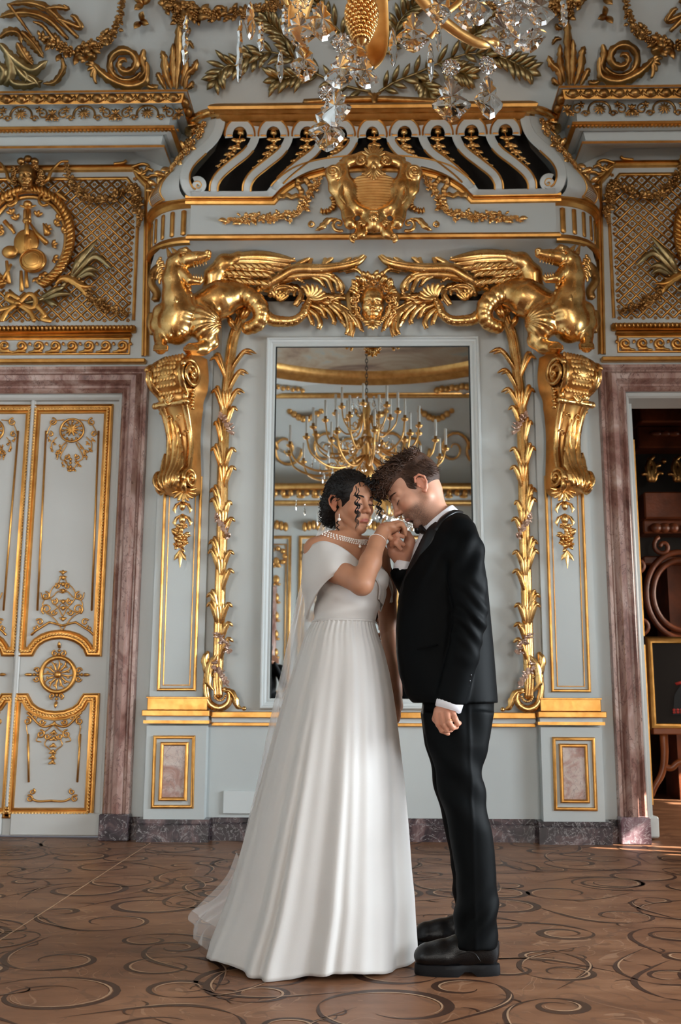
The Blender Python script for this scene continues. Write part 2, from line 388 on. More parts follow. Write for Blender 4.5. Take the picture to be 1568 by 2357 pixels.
def garland(mb,path,r,dens=1.,n=CAMN,leaves=True,thick=None):
    """carved flowers, fruit and leaves strung along path; r may vary"""
    p=np.asarray(path,float); seg=np.r_[0,np.cumsum(np.linalg.norm(np.diff(p,axis=0),axis=1))]; Lg=seg[-1]; s=0
    rf=(lambda u:r) if np.isscalar(r) else (lambda u:float(np.interp(u,np.linspace(0,1,len(r)),r)))
    while s<Lg:
        u=s/Lg; rr=rf(u); q=np.array([np.interp(s,seg,p[:,i]) for i in range(3)])
        for k in range(3):
            off=np.array([random.uniform(-1,1)*rr*.65,0,random.uniform(-1,1)*rr*.65]); c=q+off+np.array(n)*rr*random.uniform(.1,.7)
            z=random.random()
            if z<.45: rose(mb,c,rr*random.uniform(.42,.6),np.array(n)+np.array([random.uniform(-.5,.5),0,random.uniform(-.5,.5)]))
            elif z<.65: mb.ball(c,rr*random.uniform(.2,.34),8,6)
            elif leaves:
                a=random.uniform(0,6.28); leaflet(mb,c,(math.cos(a),0,math.sin(a)),rr*random.uniform(.8,1.2),rr*.28,n)
        if leaves:
            a=random.uniform(0,6.28); leaflet(mb,q,(math.cos(a),0,math.sin(a)),rr*1.25,rr*.3,n)
        s+=rr*.62/dens
# ------------------------------------------------------------------ solid sculpting on a grid
class SDF:
    def __init__(s,lo,hi,res):
        s.lo=np.array(lo,float); s.res=res; s.n=np.ceil((np.array(hi)-s.lo)/res).astype(int)+1
        s.ax=[(s.lo[i]+np.arange(s.n[i])*res).astype(np.float32) for i in range(3)]
        s.d=np.full(s.n,1.,np.float32)
    def sub(s,lo,hi):
        a=np.clip(np.floor((np.array(lo)-s.lo)/s.res).astype(int),0,s.n-1); b=np.clip(np.ceil((np.array(hi)-s.lo)/s.res).astype(int)+1,0,s.n)
        b=np.maximum(b,a+1); sl=tuple(slice(x,y) for x,y in zip(a,b))
        return sl,s.ax[0][sl[0]][:,None,None],s.ax[1][sl[1]][None,:,None],s.ax[2][sl[2]][None,None,:]
    def comb(s,sl,e,k,op):
        d=s.d[sl]
        if op=='u':
            if k>0: h=np.clip(.5+.5*(d-e)/k,0,1); s.d[sl]=d*(1-h)+e*h-k*h*(1-h)
            else: s.d[sl]=np.minimum(d,e)
        else:
            e=-e
            if k>0: h=np.clip(.5-.5*(d-e)/k,0,1); s.d[sl]=d*(1-h)+e*h+k*h*(1-h)
            else: s.d[sl]=np.maximum(d,e)
        return s
    def cap(s,a,b,ra,rb=None,k=.01,op='u',sq=None):
        """tapered capsule; sq=(axis,scale) flattens it"""
        rb=ra if rb is None else rb; a=np.array(a,float);b=np.array(b,float); mr=max(ra,rb)+k+s.res*3; fl=np.ones(3)
        if sq: fl[sq[0]]=sq[1]
        sl,X,Y,Z=s.sub(np.minimum(a,b)-mr,np.maximum(a,b)+mr)
        ba=(b-a)/fl; L2=float(ba@ba)+1e-12
        x=(X-a[0])/fl[0];y=(Y-a[1])/fl[1];z=(Z-a[2])/fl[2]
        t=np.clip((x*ba[0]+y*ba[1]+z*ba[2])/L2,0,1)
        d=np.sqrt((x-t*ba[0])**2+(y-t*ba[1])**2+(z-t*ba[2])**2)-(ra+(rb-ra)*t)
        return s.comb(sl,d*min(1,fl.min()),k,op)
    def chain(s,pts,r,k=.01,op='u',sq=None):
        for i in range(len(pts)-1): s.cap(pts[i],pts[i+1],r[i] if not np.isscalar(r) else r,r[i+1] if not np.isscalar(r) else r,k,op,sq)
        return s
    def ell(s,c,r,R=None,k=.01,op='u'):
        c=np.array(c,float); r=np.broadcast_to(np.array(r,float),(3,)); mr=r.max()+k+s.res*3
        sl,X,Y,Z=s.sub(c-mr,c+mr); x,y,z=X-c[0],Y-c[1],Z-c[2]
        if R is None: q=(x/r[0],y/r[1],z/r[2]); q2=(x/r[0]**2,y/r[1]**2,z/r[2]**2)
        else:
            R=np.array(R); l=[x*R[0,i]+y*R[1,i]+z*R[2,i] for i in range(3)]
            q=[l[i]/r[i] for i in range(3)]; q2=[l[i]/r[i]**2 for i in range(3)]
        k0=np.sqrt(q[0]**2+q[1]**2+q[2]**2); k1=np.sqrt(q2[0]**2+q2[1]**2+q2[2]**2)+1e-9
        return s.comb(sl,(k0*(k0-1)/k1),k,op)
    def cut(s,p,n):
        """remove everything on the side n of the plane through p"""
        p=np.array(p,float); n=np.array(n,float); n/=np.linalg.norm(n)
        X,Y,Z=s.ax[0][:,None,None],s.ax[1][None,:,None],s.ax[2][None,None,:]
        s.d=np.maximum(s.d,((X-p[0])*n[0]+(Y-p[1])*n[1]+(Z-p[2])*n[2]).astype(np.float32)); return s
    def mesh(s,smooth=1):
        d=s.d; d[0]=d[-1]=1; d[:,0]=d[:,-1]=1; d[:,:,0]=d[:,:,-1]=1
        I=d<0; c=np.zeros(tuple(np.array(I.shape)-1),np.uint8)
        for i in (0,1):
            for j in (0,1):
                for k in (0,1): c+=I[i:I.shape[0]-1+i,j:I.shape[1]-1+j,k:I.shape[2]-1+k]
        act=(c>0)&(c<8); ids=np.argwhere(act); idx=np.full(act.shape,-1,np.int32); idx[act]=np.arange(len(ids))
        acc=np.zeros((len(ids),3)); cnt=np.zeros(len(ids))
        cor=[(i,j,k) for i in (0,1) for j in (0,1) for k in (0,1)]
        val={q:d[ids[:,0]+q[0],ids[:,1]+q[1],ids[:,2]+q[2]] for q in cor}
        for a in cor:
            for ax in range(3):
                if a[ax]==0:
                    b=list(a); b[ax]=1; b=tuple(b); va,vb=val[a],val[b]; x=(va<0)!=(vb<0)
                    t=np.where(x,va/(va-vb+1e-20),0); p=np.tile(np.array(a,float),(len(ids),1)); p[:,ax]+=t
                    acc[x]+=p[x]; cnt[x]+=1
        V=ids+acc/np.maximum(cnt,1)[:,None]; F=[]
        for ax in range(3):
            o1,o2=[(1,2),(2,0),(0,1)][ax]
            sa=[slice(1,-1)]*3; sa[ax]=slice(0,-1); sb=list(sa); sb[ax]=slice(1,None)
            A=I[tuple(sa)];B=I[tuple(sb)]; cr_=np.argwhere(A!=B); 
            if not len(cr_): continue
            fl=A[cr_[:,0],cr_[:,1],cr_[:,2]]; g=cr_.copy(); 
            for q in range(3):
                if q!=ax: g[:,q]+=1
            q=[]
            for (u,v) in ((1,1),(0,1),(0,0),(1,0)):
                h=g.copy(); h[:,o1]-=u; h[:,o2]-=v; q.append(idx[h[:,0],h[:,1],h[:,2]])
            q=np.stack(q,1); q[~fl]=q[~fl][:,::-1]; F.append(q)
        F=np.concatenate(F); V=s.lo+V*s.res
        E_=np.concatenate([F[:,[0,1]],F[:,[1,2]],F[:,[2,3]],F[:,[3,0]]])
        for _ in range(smooth):
            a=np.zeros_like(V); n=np.zeros(len(V))
            np.add.at(a,E_[:,0],V[E_[:,1]]); np.add.at(n,E_[:,0],1); np.add.at(a,E_[:,1],V[E_[:,0]]); np.add.at(n,E_[:,1],1)
            V=V*.4+.6*a/n[:,None]
        return V,F
def normals(V,F):
    F=np.asarray(F); n=np.cross(V[F[:,2]]-V[F[:,0]],V[F[:,3]]-V[F[:,1]]); a=np.zeros_like(V)
    for i in range(4): np.add.at(a,F[:,i],n)
    return a/(np.linalg.norm(a,axis=1)[:,None]+1e-12)
def from_sdf(s,smooth=1,disp=None):
    V,F=s.mesh(smooth)
    if disp is not None: V=V+normals(V,F)*disp(V)[:,None]
    mb=MB(); mb.add(V,F); return mb
def vnoise(V,sc,seed=0):
    """cheap smooth pseudo-noise"""
    r=np.random.default_rng(seed); o=np.zeros(len(V))
    for i in range(6):
        k=r.normal(size=3); k/=np.linalg.norm(k); o+=np.sin(V@k*sc*r.uniform(.7,1.5)+r.uniform(0,6.28))
    return o/6
# ================================================================== the room
def X_(px,py,h=0): return float(W(px,py,h)[0])
def Z_(py,h=0,px=860): return float(W(px,py,h)[2])
def hr(w,t): return [(-w,0),(-w*.8,t*.75),(-w*.3,t),(w*.3,t),(w*.8,t*.75),(w,0)]
DX0,DX1,DZ=-3.05,-1.80,3.08      # left door opening (mirrored on the right)
CZ=7.15
def covef(z): return 1.9*np.clip((z-5.2)/1.95,0,1)**1.45
def Wc(px,py,off=.03):
    h=.3
    for _ in range(25): h=.5*h+.5*(float(covef(W(px,py,h)[2]))+off)
    return W(px,py,h)
f=MB(); f.box(-ROOMX,ROOMX,BACK,4.2,-.1,0); f.box(ROOMX,6.6,-.0,4.2,-.1,0); flo=reg(f.build('floor','floor',smooth=False),kind='structure')
# swirling inlay strokes let into the boards
M['inlay_dark']=plain('dark_inlay_wood',(.045,.020,.012),.42,0,.25,6,**{'Specular IOR Level':.25}); M['inlay_pale']=plain('pale_inlay_wood',(.36,.22,.13),.42,0,.2,6,**{'Specular IOR Level':.25})
def stroke(f,P,w_,z):
    n=len(P); t=np.gradient(P,axis=0); t/=np.linalg.norm(t,axis=1)[:,None]+1e-9; nn=np.stack([-t[:,1],t[:,0]],1); u=np.linspace(0,1,n); ww=w_*np.sin(PI*u**.7)**1.2+.0008
    A=P+nn*ww[:,None]; B=P-nn*ww[:,None]*.35
    f.grid(np.stack([np.c_[A,np.full(n,z)],np.c_[B,np.full(n,z)]],1))
fd,fp=MB(),MB(); random.seed(99); gi=.34
for ix in range(-13,14):
    for iy in range(0,25):
        cx_=ix*gi+random.uniform(-.16,.16); cy_=-.15-iy*gi+random.uniform(-.14,.14)
        if abs(cx_)>ROOMX-.3: continue
        r=random.uniform(.06,.21); a0=random.uniform(0,6.28); d=random.choice((-1,1)); tn=random.uniform(.75,1.35)
        t=np.linspace(0,1,34); a=a0+d*t*tn*2*PI; rr=r*(1-.62*t); P=np.stack([cx_+rr*np.cos(a)*1.15,cy_+rr*np.sin(a)],1)
        stroke(fd,P,random.uniform(.013,.026),.0006); P2=np.stack([cx_+(rr-.014)*np.cos(a)*1.15,cy_+(rr-.014)*np.sin(a)],1)[4:24]; stroke(fp,P2,.0055,.0012)
        e=P[0]; dr=a0-d*PI/2; S_=[e]
        for q in range(26): dr+=-d*(.055+.05*math.sin(q*.24)); S_.append(S_[-1]+np.array([math.cos(dr),math.sin(dr)])*.021)
        S_=np.array(S_); stroke(fd,S_,random.uniform(.009,.019),.0009)
        if random.random()<.6: stroke(fp,S_[6:20]+[.01,.012],.004,.0014)
        for q in range(2):
            k=random.randint(3,22); b=S_[k]; aa=random.uniform(0,6.28); t2=np.linspace(0,1,14); stroke(fd,np.stack([b[0]+.07*t2*np.cos(aa+t2*1.6),b[1]+.07*t2*np.sin(aa+t2*1.6)],1),.006,.0011)
reg(fd.build('dark_scroll_inlay','inlay_dark',flo,smooth=False),kind='stuff'); reg(fp.build('pale_scroll_inlay','inlay_pale',flo,smooth=False),kind='stuff')
f=MB(); f.box(-1.443,-1.438,-5.6,-.16,0,.0018); f.build('pale_board_joint','inlay_pale',flo,smooth=False)
# fireplace wall with its two door openings
f=MB()
for s in (-1,1):
    a=lambda p,q:(min(s*p,s*q),max(s*p,s*q))
    f.box(*a(ROOMX,-DX0),0,.32,0,5.6); f.box(*a(-DX0,-DX1),0,.32,DZ,5.6)
f.box(DX1,-DX1,0,.32,0,5.6)
wall_o=reg(f.build('wall_back','paint',smooth=False),kind='structure')
# cove and flat ceiling
f=MB(); zz=np.linspace(5.2,CZ,22); xs=np.linspace(-ROOMX,ROOMX,9)
P=np.array([[(x,-covef(z)+.003,z) for x in xs] for z in zz]); f.grid(P)
reg(f.build('ceiling_cove','paint'),kind='structure').name='trim_1'
f=MB(); f.box(-ROOMX,ROOMX,BACK,-1.85,CZ,CZ+.1); reg(f.build('ceiling','mural',smooth=False),kind='structure')
# oval mural with its gilded ring, seen in the mirror
ov=[(3.9*math.cos(a),-6.9+4.6*math.sin(a)) for a in np.linspace(0,2*PI,72,endpoint=False)]
f=MB(); f.add([(x,y,CZ-.02) for x,y in ov]+[(x,y,CZ) for x,y in ov],[tuple(range(72))]+[(i,(i+1)%72,72+(i+1)%72,72+i) for i in range(72)]); reg(f.build('ceiling_mural','mural',smooth=False),kind='structure').name='trim_2'
def ovalring(name,k0,prof,ma,n=96):
    f=MB(); P=np.array([[((3.9*1+o)*math.cos(a),-6.9+(4.6+o)*math.sin(a),CZ-hh) for (o,hh) in prof] for a in np.linspace(0,2*PI,n,endpoint=False)])
    f.grid(P,closeu=True); return f.build(name,ma)
o=ovalring('trim_3',0,[(-.12,0),(-.1,.1),(0,.16),(.14,.12),(.2,.2),(.34,.16),(.4,0)],'gold_matt'); o['kind']='structure'
o=ovalring('trim_4',0,[(.4,0),(.45,.12),(.8,.2),(.9,.3),(.98,.0)],'paint_hi'); o['kind']='structure'
f=MB()
for k in range(26):
    a=k*2*PI/26; c=np.array([(3.9+.62)*math.cos(a),-6.9+(4.6+.62)*math.sin(a),CZ-.2]); t=np.array([-math.sin(a),math.cos(a),0])
    for q in range(-3,4): f.ball(c+t*q*.1+[0,0,-.03-.02*(q%2)],.07 if k%2 else .05,6,5)
reg(f.build('ceiling_garlands','gold_matt'),kind='structure').name='trim_5'
# side walls; the right one has unseen slots added to shape slips of sun
f=MB(); f.box(-ROOMX-.2,-ROOMX,BACK,.3,0,CZ+.2); reg(f.build('wall_left','paint',smooth=False),kind='structure')
def wall_with_slots(name,x0,x1,ya,yb,z1,slots,ma):
    f=MB(); ys=sorted({ya,yb,*[s[0] for s in slots],*[s[1] for s in slots]})
    for y0,y1 in zip(ys[:-1],ys[1:]):
        ss=sorted([s for s in slots if s[0]<=y0+1e-6 and s[1]>=y1-1e-6],key=lambda s:s[2]); z=0
        for s_ in ss:
            f.box(x0,x1,y0,y1,z,s_[2]); z=s_[3]
        f.box(x0,x1,y0,y1,z,z1)
    return reg(f.build(name,ma,smooth=False),kind='structure')
wall_with_slots('wall_right',ROOMX,ROOMX+.03,BACK,.3,CZ+.2,[(-1.36,-1.31,1.95,2.3),(-1.17,-1.09,1.8,2.2),(-1.05,-.98,2.0,2.35),(-1.5,-1.46,1.65,2.05),(-1.26,-1.23,1.55,1.9)],'paint')
f=MB(); f.box(-ROOMX,ROOMX,BACK-.2,BACK,0,CZ+.2); reg(f.build('wall_front','paint',smooth=False),kind='structure')
# the wall behind the photographer: gilded panels, marble doorway, cornice (seen in the mirror)
def rect_frame(f,x0,x1,z0,z1,h,w,t,y,flip=False):
    g=MB(); g.strip([(x0,z0,h),(x0,z1,h),(x1,z1,h),(x1,z0,h)],hr(w,t),closed=True); V=g.verts()
    V[:,1]=y-V[:,1]; f.add(V,g.F)
f=MB(); g=MB(); mk=MB()
for x in (-4.3,-3.5,-1.9,-1.15,0,1.15,1.9,3.5,4.3):
    wd=.27 if abs(x) not in (0,) else .55
    rect_frame(f,x-wd,x+wd,.95,4.2,0,.03,.03,BACK); rect_frame(f,x-wd*.72,x+wd*.72,1.1,4.05,0,.012,.02,BACK)
    for z in np.linspace(1.5,3.7,7):
        f.ball((x,BACK+.03,z),(.07,.04,.09),7,5); f.ball((x-.05,BACK+.02,z-.1),(.05,.03,.03),6,4); f.ball((x+.05,BACK+.02,z-.1),(.05,.03,.03),6,4)
    for q in range(9): f.ball((x+.17*math.cos(q*.7),BACK+.03,3.8+.17*math.sin(q*.7)),.055,6,5)
    for q in range(-2,3): f.ball((x+q*.09,BACK+.05,4.45-.02*abs(q)),(.055,.06,.1),6,5)
for x in (-2.7,2.7):
    rect_frame(mk,x-.72,x+.72,-.1,3.1,0,.1,.09,BACK)
f.box(-ROOMX,ROOMX,BACK,BACK+.16,.80,.86); f.box(-ROOMX,ROOMX,BACK,BACK+.22,4.85,4.93); f.box(-ROOMX,ROOMX,BACK,BACK+.42,5.12,5.24)
for x in np.arange(-4.8,4.8,.16): f.ball((x,BACK+.36,5.05),(.06,.06,.07),7,5)
for x in np.arange(-4.7,4.8,.3): f.ball((x,BACK+.29,4.99),(.1,.03,.05),7,5)
g.box(-ROOMX,ROOMX,BACK,BACK+.3,4.93,5.12)
fr=reg(f.build('trim_6','gold_matt'),kind='structure'); reg(g.build('trim_7','paint_hi'),kind='structure'); reg(mk.build('trim_8','marble_pink'),kind='structure')
# cove and scrollwork above that wall
f=MB(); zz=np.linspace(5.3,CZ,14); P=np.array([[(x,BACK+1.5*np.clip((z-5.3)/1.85,0,1)**1.4,z) for x in xs] for z in zz]); f.grid(P); reg(f.build('trim_9','paint'),kind='structure')
f=MB()
for x in (-4,-2.6,-1.3,0,1.3,2.6,4):
    for s in (-1,1):
        t=np.linspace(0,1,28); a=s*t*9; r=.27*(1-t)+.05; zc=5.95
        p=np.stack([x+s*.4+r*np.cos(a),BACK+.25+0*t+.12,zc+r*np.sin(a)],-1); p[:,1]=BACK+1.5*np.clip((p[:,2]-5.3)/1.85,0,1)**1.4+.06; f.tube(p,.032*(1.1-t*.6),6)
    for q in range(8): f.ball((x-.3+q*.09,BACK+.9,6.62-.09*math.sin(q/7*PI)*2),.07,6,5)
f.box(-ROOMX,ROOMX,BACK+1.1,BACK+1.22,6.8,6.88)
reg(f.build('trim_10','gold_matt'),kind='structure')
# ------------------------------------------------------------------ cornices over the doors
CXI=X_(430,213,.5)
def cyl(py,h): return Z_(py,h,px=200)
prof=[(.50,209),(.50,214),(.47,216),(.45,240),(.37,243),(.35,289),(.39,291),(.39,297),(.36,304),(.33,311),(.30,312),(.28,333),(.31,336),(.31,341),(.27,345),(0,352)]
PR=[(h,cyl(py,h)) for h,py in prof]
def cornice():
    P=[]
    for x,kk in ((-ROOMX,0),(CXI,0)): P.append([(x if kk==0 else x,-h,z) for h,z in PR])
    # mitred return to the wall at the inner end
    P=[[(-ROOMX,-h,z) for h,z in PR],[(CXI-(.5-h),-h,z) for h,z in PR],[(CXI-(.5-h),0,z) for h,z in PR]]
    f=MB(); f.grid(np.array(P)); top=PR[0][1]; f.add([(-ROOMX,-.5,top),(CXI,-.5,top),(CXI,0,top),(-ROOMX,0,top)],[(0,1,2,3)])
    return f
co=reg(cornice().build('trim_11','paint',smooth=False),kind='structure')
co2=mirror(co); co2.name='trim_12'
def zi(i): return PR[i][1]
# gilded members of the cornice
g=MB()
def mem(i0,i1,ex=.006):
    pts=[(h+ex,z) for h,z in PR[i0:i1+1]]
    P=[[(-ROOMX,-h,z) for h,z in pts],[(CXI-(.5-h),-h,z) for h,z in pts],[(CXI-(.5-h),0,z) for h,z in pts]]
    g.grid(np.array(P))
mem(0,3); mem(6,8); mem(12,14)
for x in np.arange(CXI-.08,-ROOMX,-.028): g.box(x-.008,x+.008,-.385,-.36,zi(9)+.002,zi(8)+.004)
ct=reg(g.build('cornice_moulding','gold_paint',co,auto=35))
g=MB(); x=CXI-.1; zm=(zi(2)+zi(3))/2; eh=(zi(2)-zi(3))/2
while x>-3.3:
    g.ball((x,-.465,zm),(.040,.035,eh*.95),12,9)
    t=np.linspace(PI*.98,2.02*PI,12); g.tube(np.stack([x+.05*np.cos(t),-.475+0*t,zm+.01+eh*1.0*np.sin(t)],-1),.0075,6)
    g.ball((x-.0545,-.468,zm+.005),(.007,.012,eh*.8),6,5); x-=.109
y=-.40
while y<0:
    g.ball((CXI-.03,y,zm),(.035,.045,eh*.95),10,8); y+=.11
reg(g.build('egg_and_dart','gold_dark',co))
g=MB(); xx=X_(50,269,.36); zc=(zi(4)+zi(5))/2; per=X_(195,269,.36)-xx
hf=-.375
def shellrel(g,c,r,n=9):
    for k in range(n):
        a=PI*1.5+(k-(n-1)/2)/(n-1)*PI*1.75+PI
        p=np.array(c)+np.array([math.cos(a)*r*.95,0,math.sin(a)*r*.95]); blade(g,np.array(c)+[0,-.008,-.75*r*0],p,0,r*.17,.7,n=6,sides=6)
    g.ball(c,(r*.2,r*.22,r*.2),7,5)
for k in range(-2,3):
    x=xx+k*per
    if x>CXI-.1: break
    shellrel(g,(x,hf-.01,zc),.047,11)
    t=np.linspace(-.4,PI+.4,20); g.tube(np.stack([x+.078*np.cos(t),hf+0*t,zc+.068*np.sin(t)-.002],-1),.008,6)
    for s in (-1,1):
        g.tube(spiral((x+s*.10,zc-.03),.026,.008,1.1,0 if s>0 else PI,18,.375,d=s),.006,6)
        g.tube(spiral((x+s*.155,zc+.005),.04,.008,1.2,PI/2,18,.375,d=-s),.006,6)
        for q in range(5):
            a=q*1.26+.3; leaflet(g,(x+s*.13,hf,zc+.035),(math.cos(a),0,math.sin(a)),.03,.009)
            leaflet(g,(x+s*.2,hf,zc-.035),(math.cos(a),0,math.sin(a)),.026,.008)
    xm=x+per/2
    for dx,dz,l,w_ in ((0,-1,.06,.016),(-.8,-.6,.045,.01),(.8,-.6,.045,.01),(0,1,.04,.012),(-.7,.7,.045,.01),(.7,.7,.045,.01)):
        leaflet(g,(xm,hf,zc),(dx,0,dz),l,w_)
reg(g.build('shell_frieze','gold_dark',co))
for ch,nm in zip(list(co.children),('cornice_moulding','egg_and_dart','shell_frieze')):
    pass
def mirror_children(src,dst):
    for ch in src.children:
        c=mirror(ch); c.parent=dst
mirror_children(co,co2)
# ------------------------------------------------------------------ marble door surrounds
def surround():
    f=MB(); xi=X_(285,905); xo=X_(338,860,.1); w_=xi-xo; h0=0
    # profile from the opening outwards: offset is to the left of the travel direction
    pr=[(0,-.10),(0,.02),(-.02,.045),(-.035,.02),(-.05,.02),(-.075,.075),(-.11,.085),(-.13,.06),(-.14,.03),(-.15,.03),(-.165,.055),(-.185,.055),(-.19,0)]
    pr=[(-o,h) for o,h in pr]
    # path runs round the opening with the marble outside it
    pts=[(DX1,.16,0),(DX1,DZ,0),(DX0,DZ,0),(DX0,.16,0)]
    pr2=[(-o,h) for o,h in pr]
    g=MB(); g.strip(pts,pr2); return g
o=reg(surround().build('marble_door_surround','marble_pink',auto=40),'veined pink marble moulding framing the closed panelled door','door frame')
V=None
f=MB(); f.box(DX1,DX1+.195,-.10,.0,0,.17,.006); f.box(DX0-.195,DX0,-.10,.0,0,.17,.006); f.build('plinth_block','marble_dark',o,smooth=False,label='dark marble plinth blocks')
o2=mirror(o,'veined pink marble moulding framing the open doorway to the library')
for c in o2.children: c.data.materials[0]=M['marble_plum']; c['label']='plum marble plinth blocks'
# white fillet inside the surround
for s,nm in ((-1,'trim_13'),(1,'trim_14')):
    f=MB(); e=.035
    g=MB(); g.strip([(DX1,0,0),(DX1,DZ,0),(DX0,DZ,0),(DX0,0,0)],[(e,-.30),(e,-.045),(e*.6,-.03),(0,-.03),(0,-.30)],)
    V=g.verts(); V[:,0]*=-s; f.add(V,g.F); 
    reg(f.build(nm,'paint_door',smooth=False),kind='structure')
# ------------------------------------------------------------------ closed left door
HD=-.085
seam=X_(48,1400,HD)
def xform_leaf(V,k):
    if k: V=V.copy(); V[:,0]=2*seam-V[:,0]
    return V
def dp(px,py,h=HD): return W(px,py,h)
def dpath(pts,h=HD): return [(float(dp(a,b,h)[0]),float(dp(a,b,h)[2]),-(-h)) for a,b in pts]
door=MB(); door.box(DX0+.01,DX1-.01,-HD,-HD+.05,.012,DZ-.02); door=reg(door.build('door_1','paint_door',smooth=False,base=((DX0+DX1)/2,-HD,0)),kind='structure')
f=MB(); f.box(seam-.022,seam+.022,-HD-.022,-HD,.2,DZ-.03,.008); t=np.array([[seam,-HD-.024,.2],[seam,-HD-.024,DZ-.03]]); f.tube(t,.012,8,caps=False); f.build('astragal','paint_door',door,smooth=False)
f=MB()
f.box(DX0+.02,seam-.03,-HD-.03,-HD,.012,.16,.008); f.box(seam+.03,DX1-.02,-HD-.03,-HD,.012,.16,.008); f.build('kick_board','paint_door',door,smooth=False)
arc1=[(203-12,1502)]
up=[(84,943),(251,942),(224,1500),(207,1500)]+[(139+ (68)*math.cos(a)*1.0,1506-46*math.sin(a)) for a in np.linspace(.35,PI-.35,9)]+[(70,1500),(48,1500)]
lo=[(38,1607),(58,1607)]+[(128+68*math.cos(a),1606+42*math.sin(a)) for a in np.linspace(PI-.15,.15,9)]+[(199,1607),(219,1607),(205,1871),(20,1871)]
def inset(poly,d):
    c=np.mean(poly,0); q=np.array(poly,float); n=len(q); out=[]
    for i in range(n):
        a,b,c2=q[i-1],q[i],q[(i+1)%n]; d1=(b-a)/np.linalg.norm(b-a); d2=(c2-b)/np.linalg.norm(c2-b)
        n1=np.array([-d1[1],d1[0]]); n2=np.array([-d2[1],d2[0]]); mm=n1+n2; mm/=np.linalg.norm(mm); out.append(b+mm*d/max(.4,mm@n1))
    return out
for k in (0,1):
    for poly,ins in ((up,1),(lo,1)):
        g=MB(); P=dpath(poly); g.strip(P,[(.034,0),(.034,.02),(.026,.024),(.02,.012),(.008,.012),(0,.026),(-.012,.026),(-.018,.012),(-.03,.016),(-.034,0)],closed=True)
        q=MB()
        Pn=np.array([(a,0,b) for a,b,_ in P]); 
        L0=np.vstack([Pn,Pn[:1]]); sg=np.r_[0,np.cumsum(np.linalg.norm(np.diff(L0,axis=0),axis=1))]
        for s_ in np.arange(0,sg[-1],.022):
            c=[np.interp(s_,sg,L0[:,i]) for i in range(3)]; q.ball((c[0],-HD-.022,c[2]),(.011,.009,.011),6,4)
        A=MB(); A.add(xform_leaf(g.verts(),k),g.F); pm=A.build('panel_moulding','gold_paint',door,auto=35)
        A=MB(); A.add(xform_leaf(q.verts(),k),q.F); A.build('leaf_running_ornament','gold_matt',pm)
    g=MB()
    # inner slim mouldings and the carved ornament of the upper panel
    inn=[(98,1462),(107,984),(114,968)]+[(114,968)]; 
    for seg_ in ([(86,1405),(106,992)],[(211,1405),(227,992)]): g.tube(np.array([dp(*p,HD+.006) for p in seg_]),.0075,6)
    def sp(c,r0,r1,tn,a0,d,rad=.006,nn=26):
        cc=dp(*c); g.tube(spiral((cc[0],cc[2]),r0,r1,tn,a0,nn,HD+.008,d=d),rad*np.linspace(1.2,.8,nn),6)
    cc=dp(167,990); shellrel(g,(cc[0],cc[1]-.02,cc[2]),.055,11)
    t=np.linspace(0,2*PI,30); g.tube(np.stack([cc[0]+.085*np.cos(t),0*t-HD-.012,cc[2]-.005+.085*np.sin(t)],-1),.008,6,caps=False)
    t=np.linspace(0,2*PI,13)[:-1]
    for a in t: g.ball((cc[0]+.067*math.cos(a),-HD-.01,cc[2]-.005+.067*math.sin(a)),.010,6,4)
    for s in (-1,1):
        X0=167
        for (dx,dy,r,a0,tn) in ((45,972,.03,1.5,1.1),(50,1000,.02,1.5,1),(30,1042,.018,0,1.),(12,1052,.02,2,1.1)):
            sp((X0+s*dx,dy),r,r*.3,tn,a0 if s>0 else PI-a0,s)
        for (dx,dy) in ((40,1020),(46,1035),(34,1048),(52,1012),(20,1070),(8,1080),(14,1062),(26,1030)):
            c=dp(X0+s*dx-3,dy); 
            for q in range(3): leaflet(g,c,(math.cos(q*1.3+s),0,math.sin(q*1.3-2)),.024,.007)
        # foot of the panel: pierced scroll pyramid
        X1=148
        for (dx,dy,r,a0,tn) in ((38,1372,.03,1.5,1.2),(36,1402,.038,-1,1.3),(18,1385,.024,2,1.2),(12,1350,.02,1,1.1),(20,1410,.022,3,1.1),(52,1432,.026,.5,1.1),(62,1446,.02,2,1.)):
            sp((X1+s*dx-4,dy),r,r*.3,tn,a0 if s>0 else PI-a0,s)
        for pth in ([(0,1452),(14,1430),(26,1418),(40,1408),(46,1390),(36,1372)],[(0,1420),(10,1400),(22,1388),(30,1370),(22,1352),(10,1342),(4,1325)],[(4,1390),(18,1404),(34,1412)],[(0,1365),(12,1362),(24,1374),(44,1380),(50,1364)]): g.tube(WP([(X1-4+s*a_,b_) for a_,b_ in pth],HD+.008,22),.0042,5)
        for pth in ([(18,966),(40,970),(52,985),(58,1000)],[(6,1012),(22,1026),(30,1040),(34,1058)],[(10,1020),(26,1052),(14,1064),(4,1080)],[(34,1006),(46,1020),(44,1040)]): g.tube(WP([(X0+s*a_-2,b_) for a_,b_ in pth],HD+.008,18),.004,5)
        g.tube(np.array([dp(X1-4,1440,HD+.01),dp(X1-4+s*30,1432,HD+.01),dp(X1-4+s*62,1452,HD+.01),dp(X1-4+s*72,1462,HD+.01)]),.009,6)
    for dy in (1058,1066,1075,1083): 
        c=dp(163,dy); g.ball(c-np.array([0,.01,0]),(.012,.008,.014),6,4)
    for dy in (1318,1330,1345,1360,1385,1400,1425):
        c=dp(146,dy); g.ball(c-np.array([0,.01,0]),(.013,.008,.018),6,4); leaflet(g,c,(1,0,.3),.03,.008); leaflet(g,c,(-1,0,.3),.03,.008)
    A=MB(); A.add(xform_leaf(g.verts(),k),g.F); A.build('carved_scrollwork','gold_paint',door)
    g=MB(); c=dp(133,1553,HD+.012)
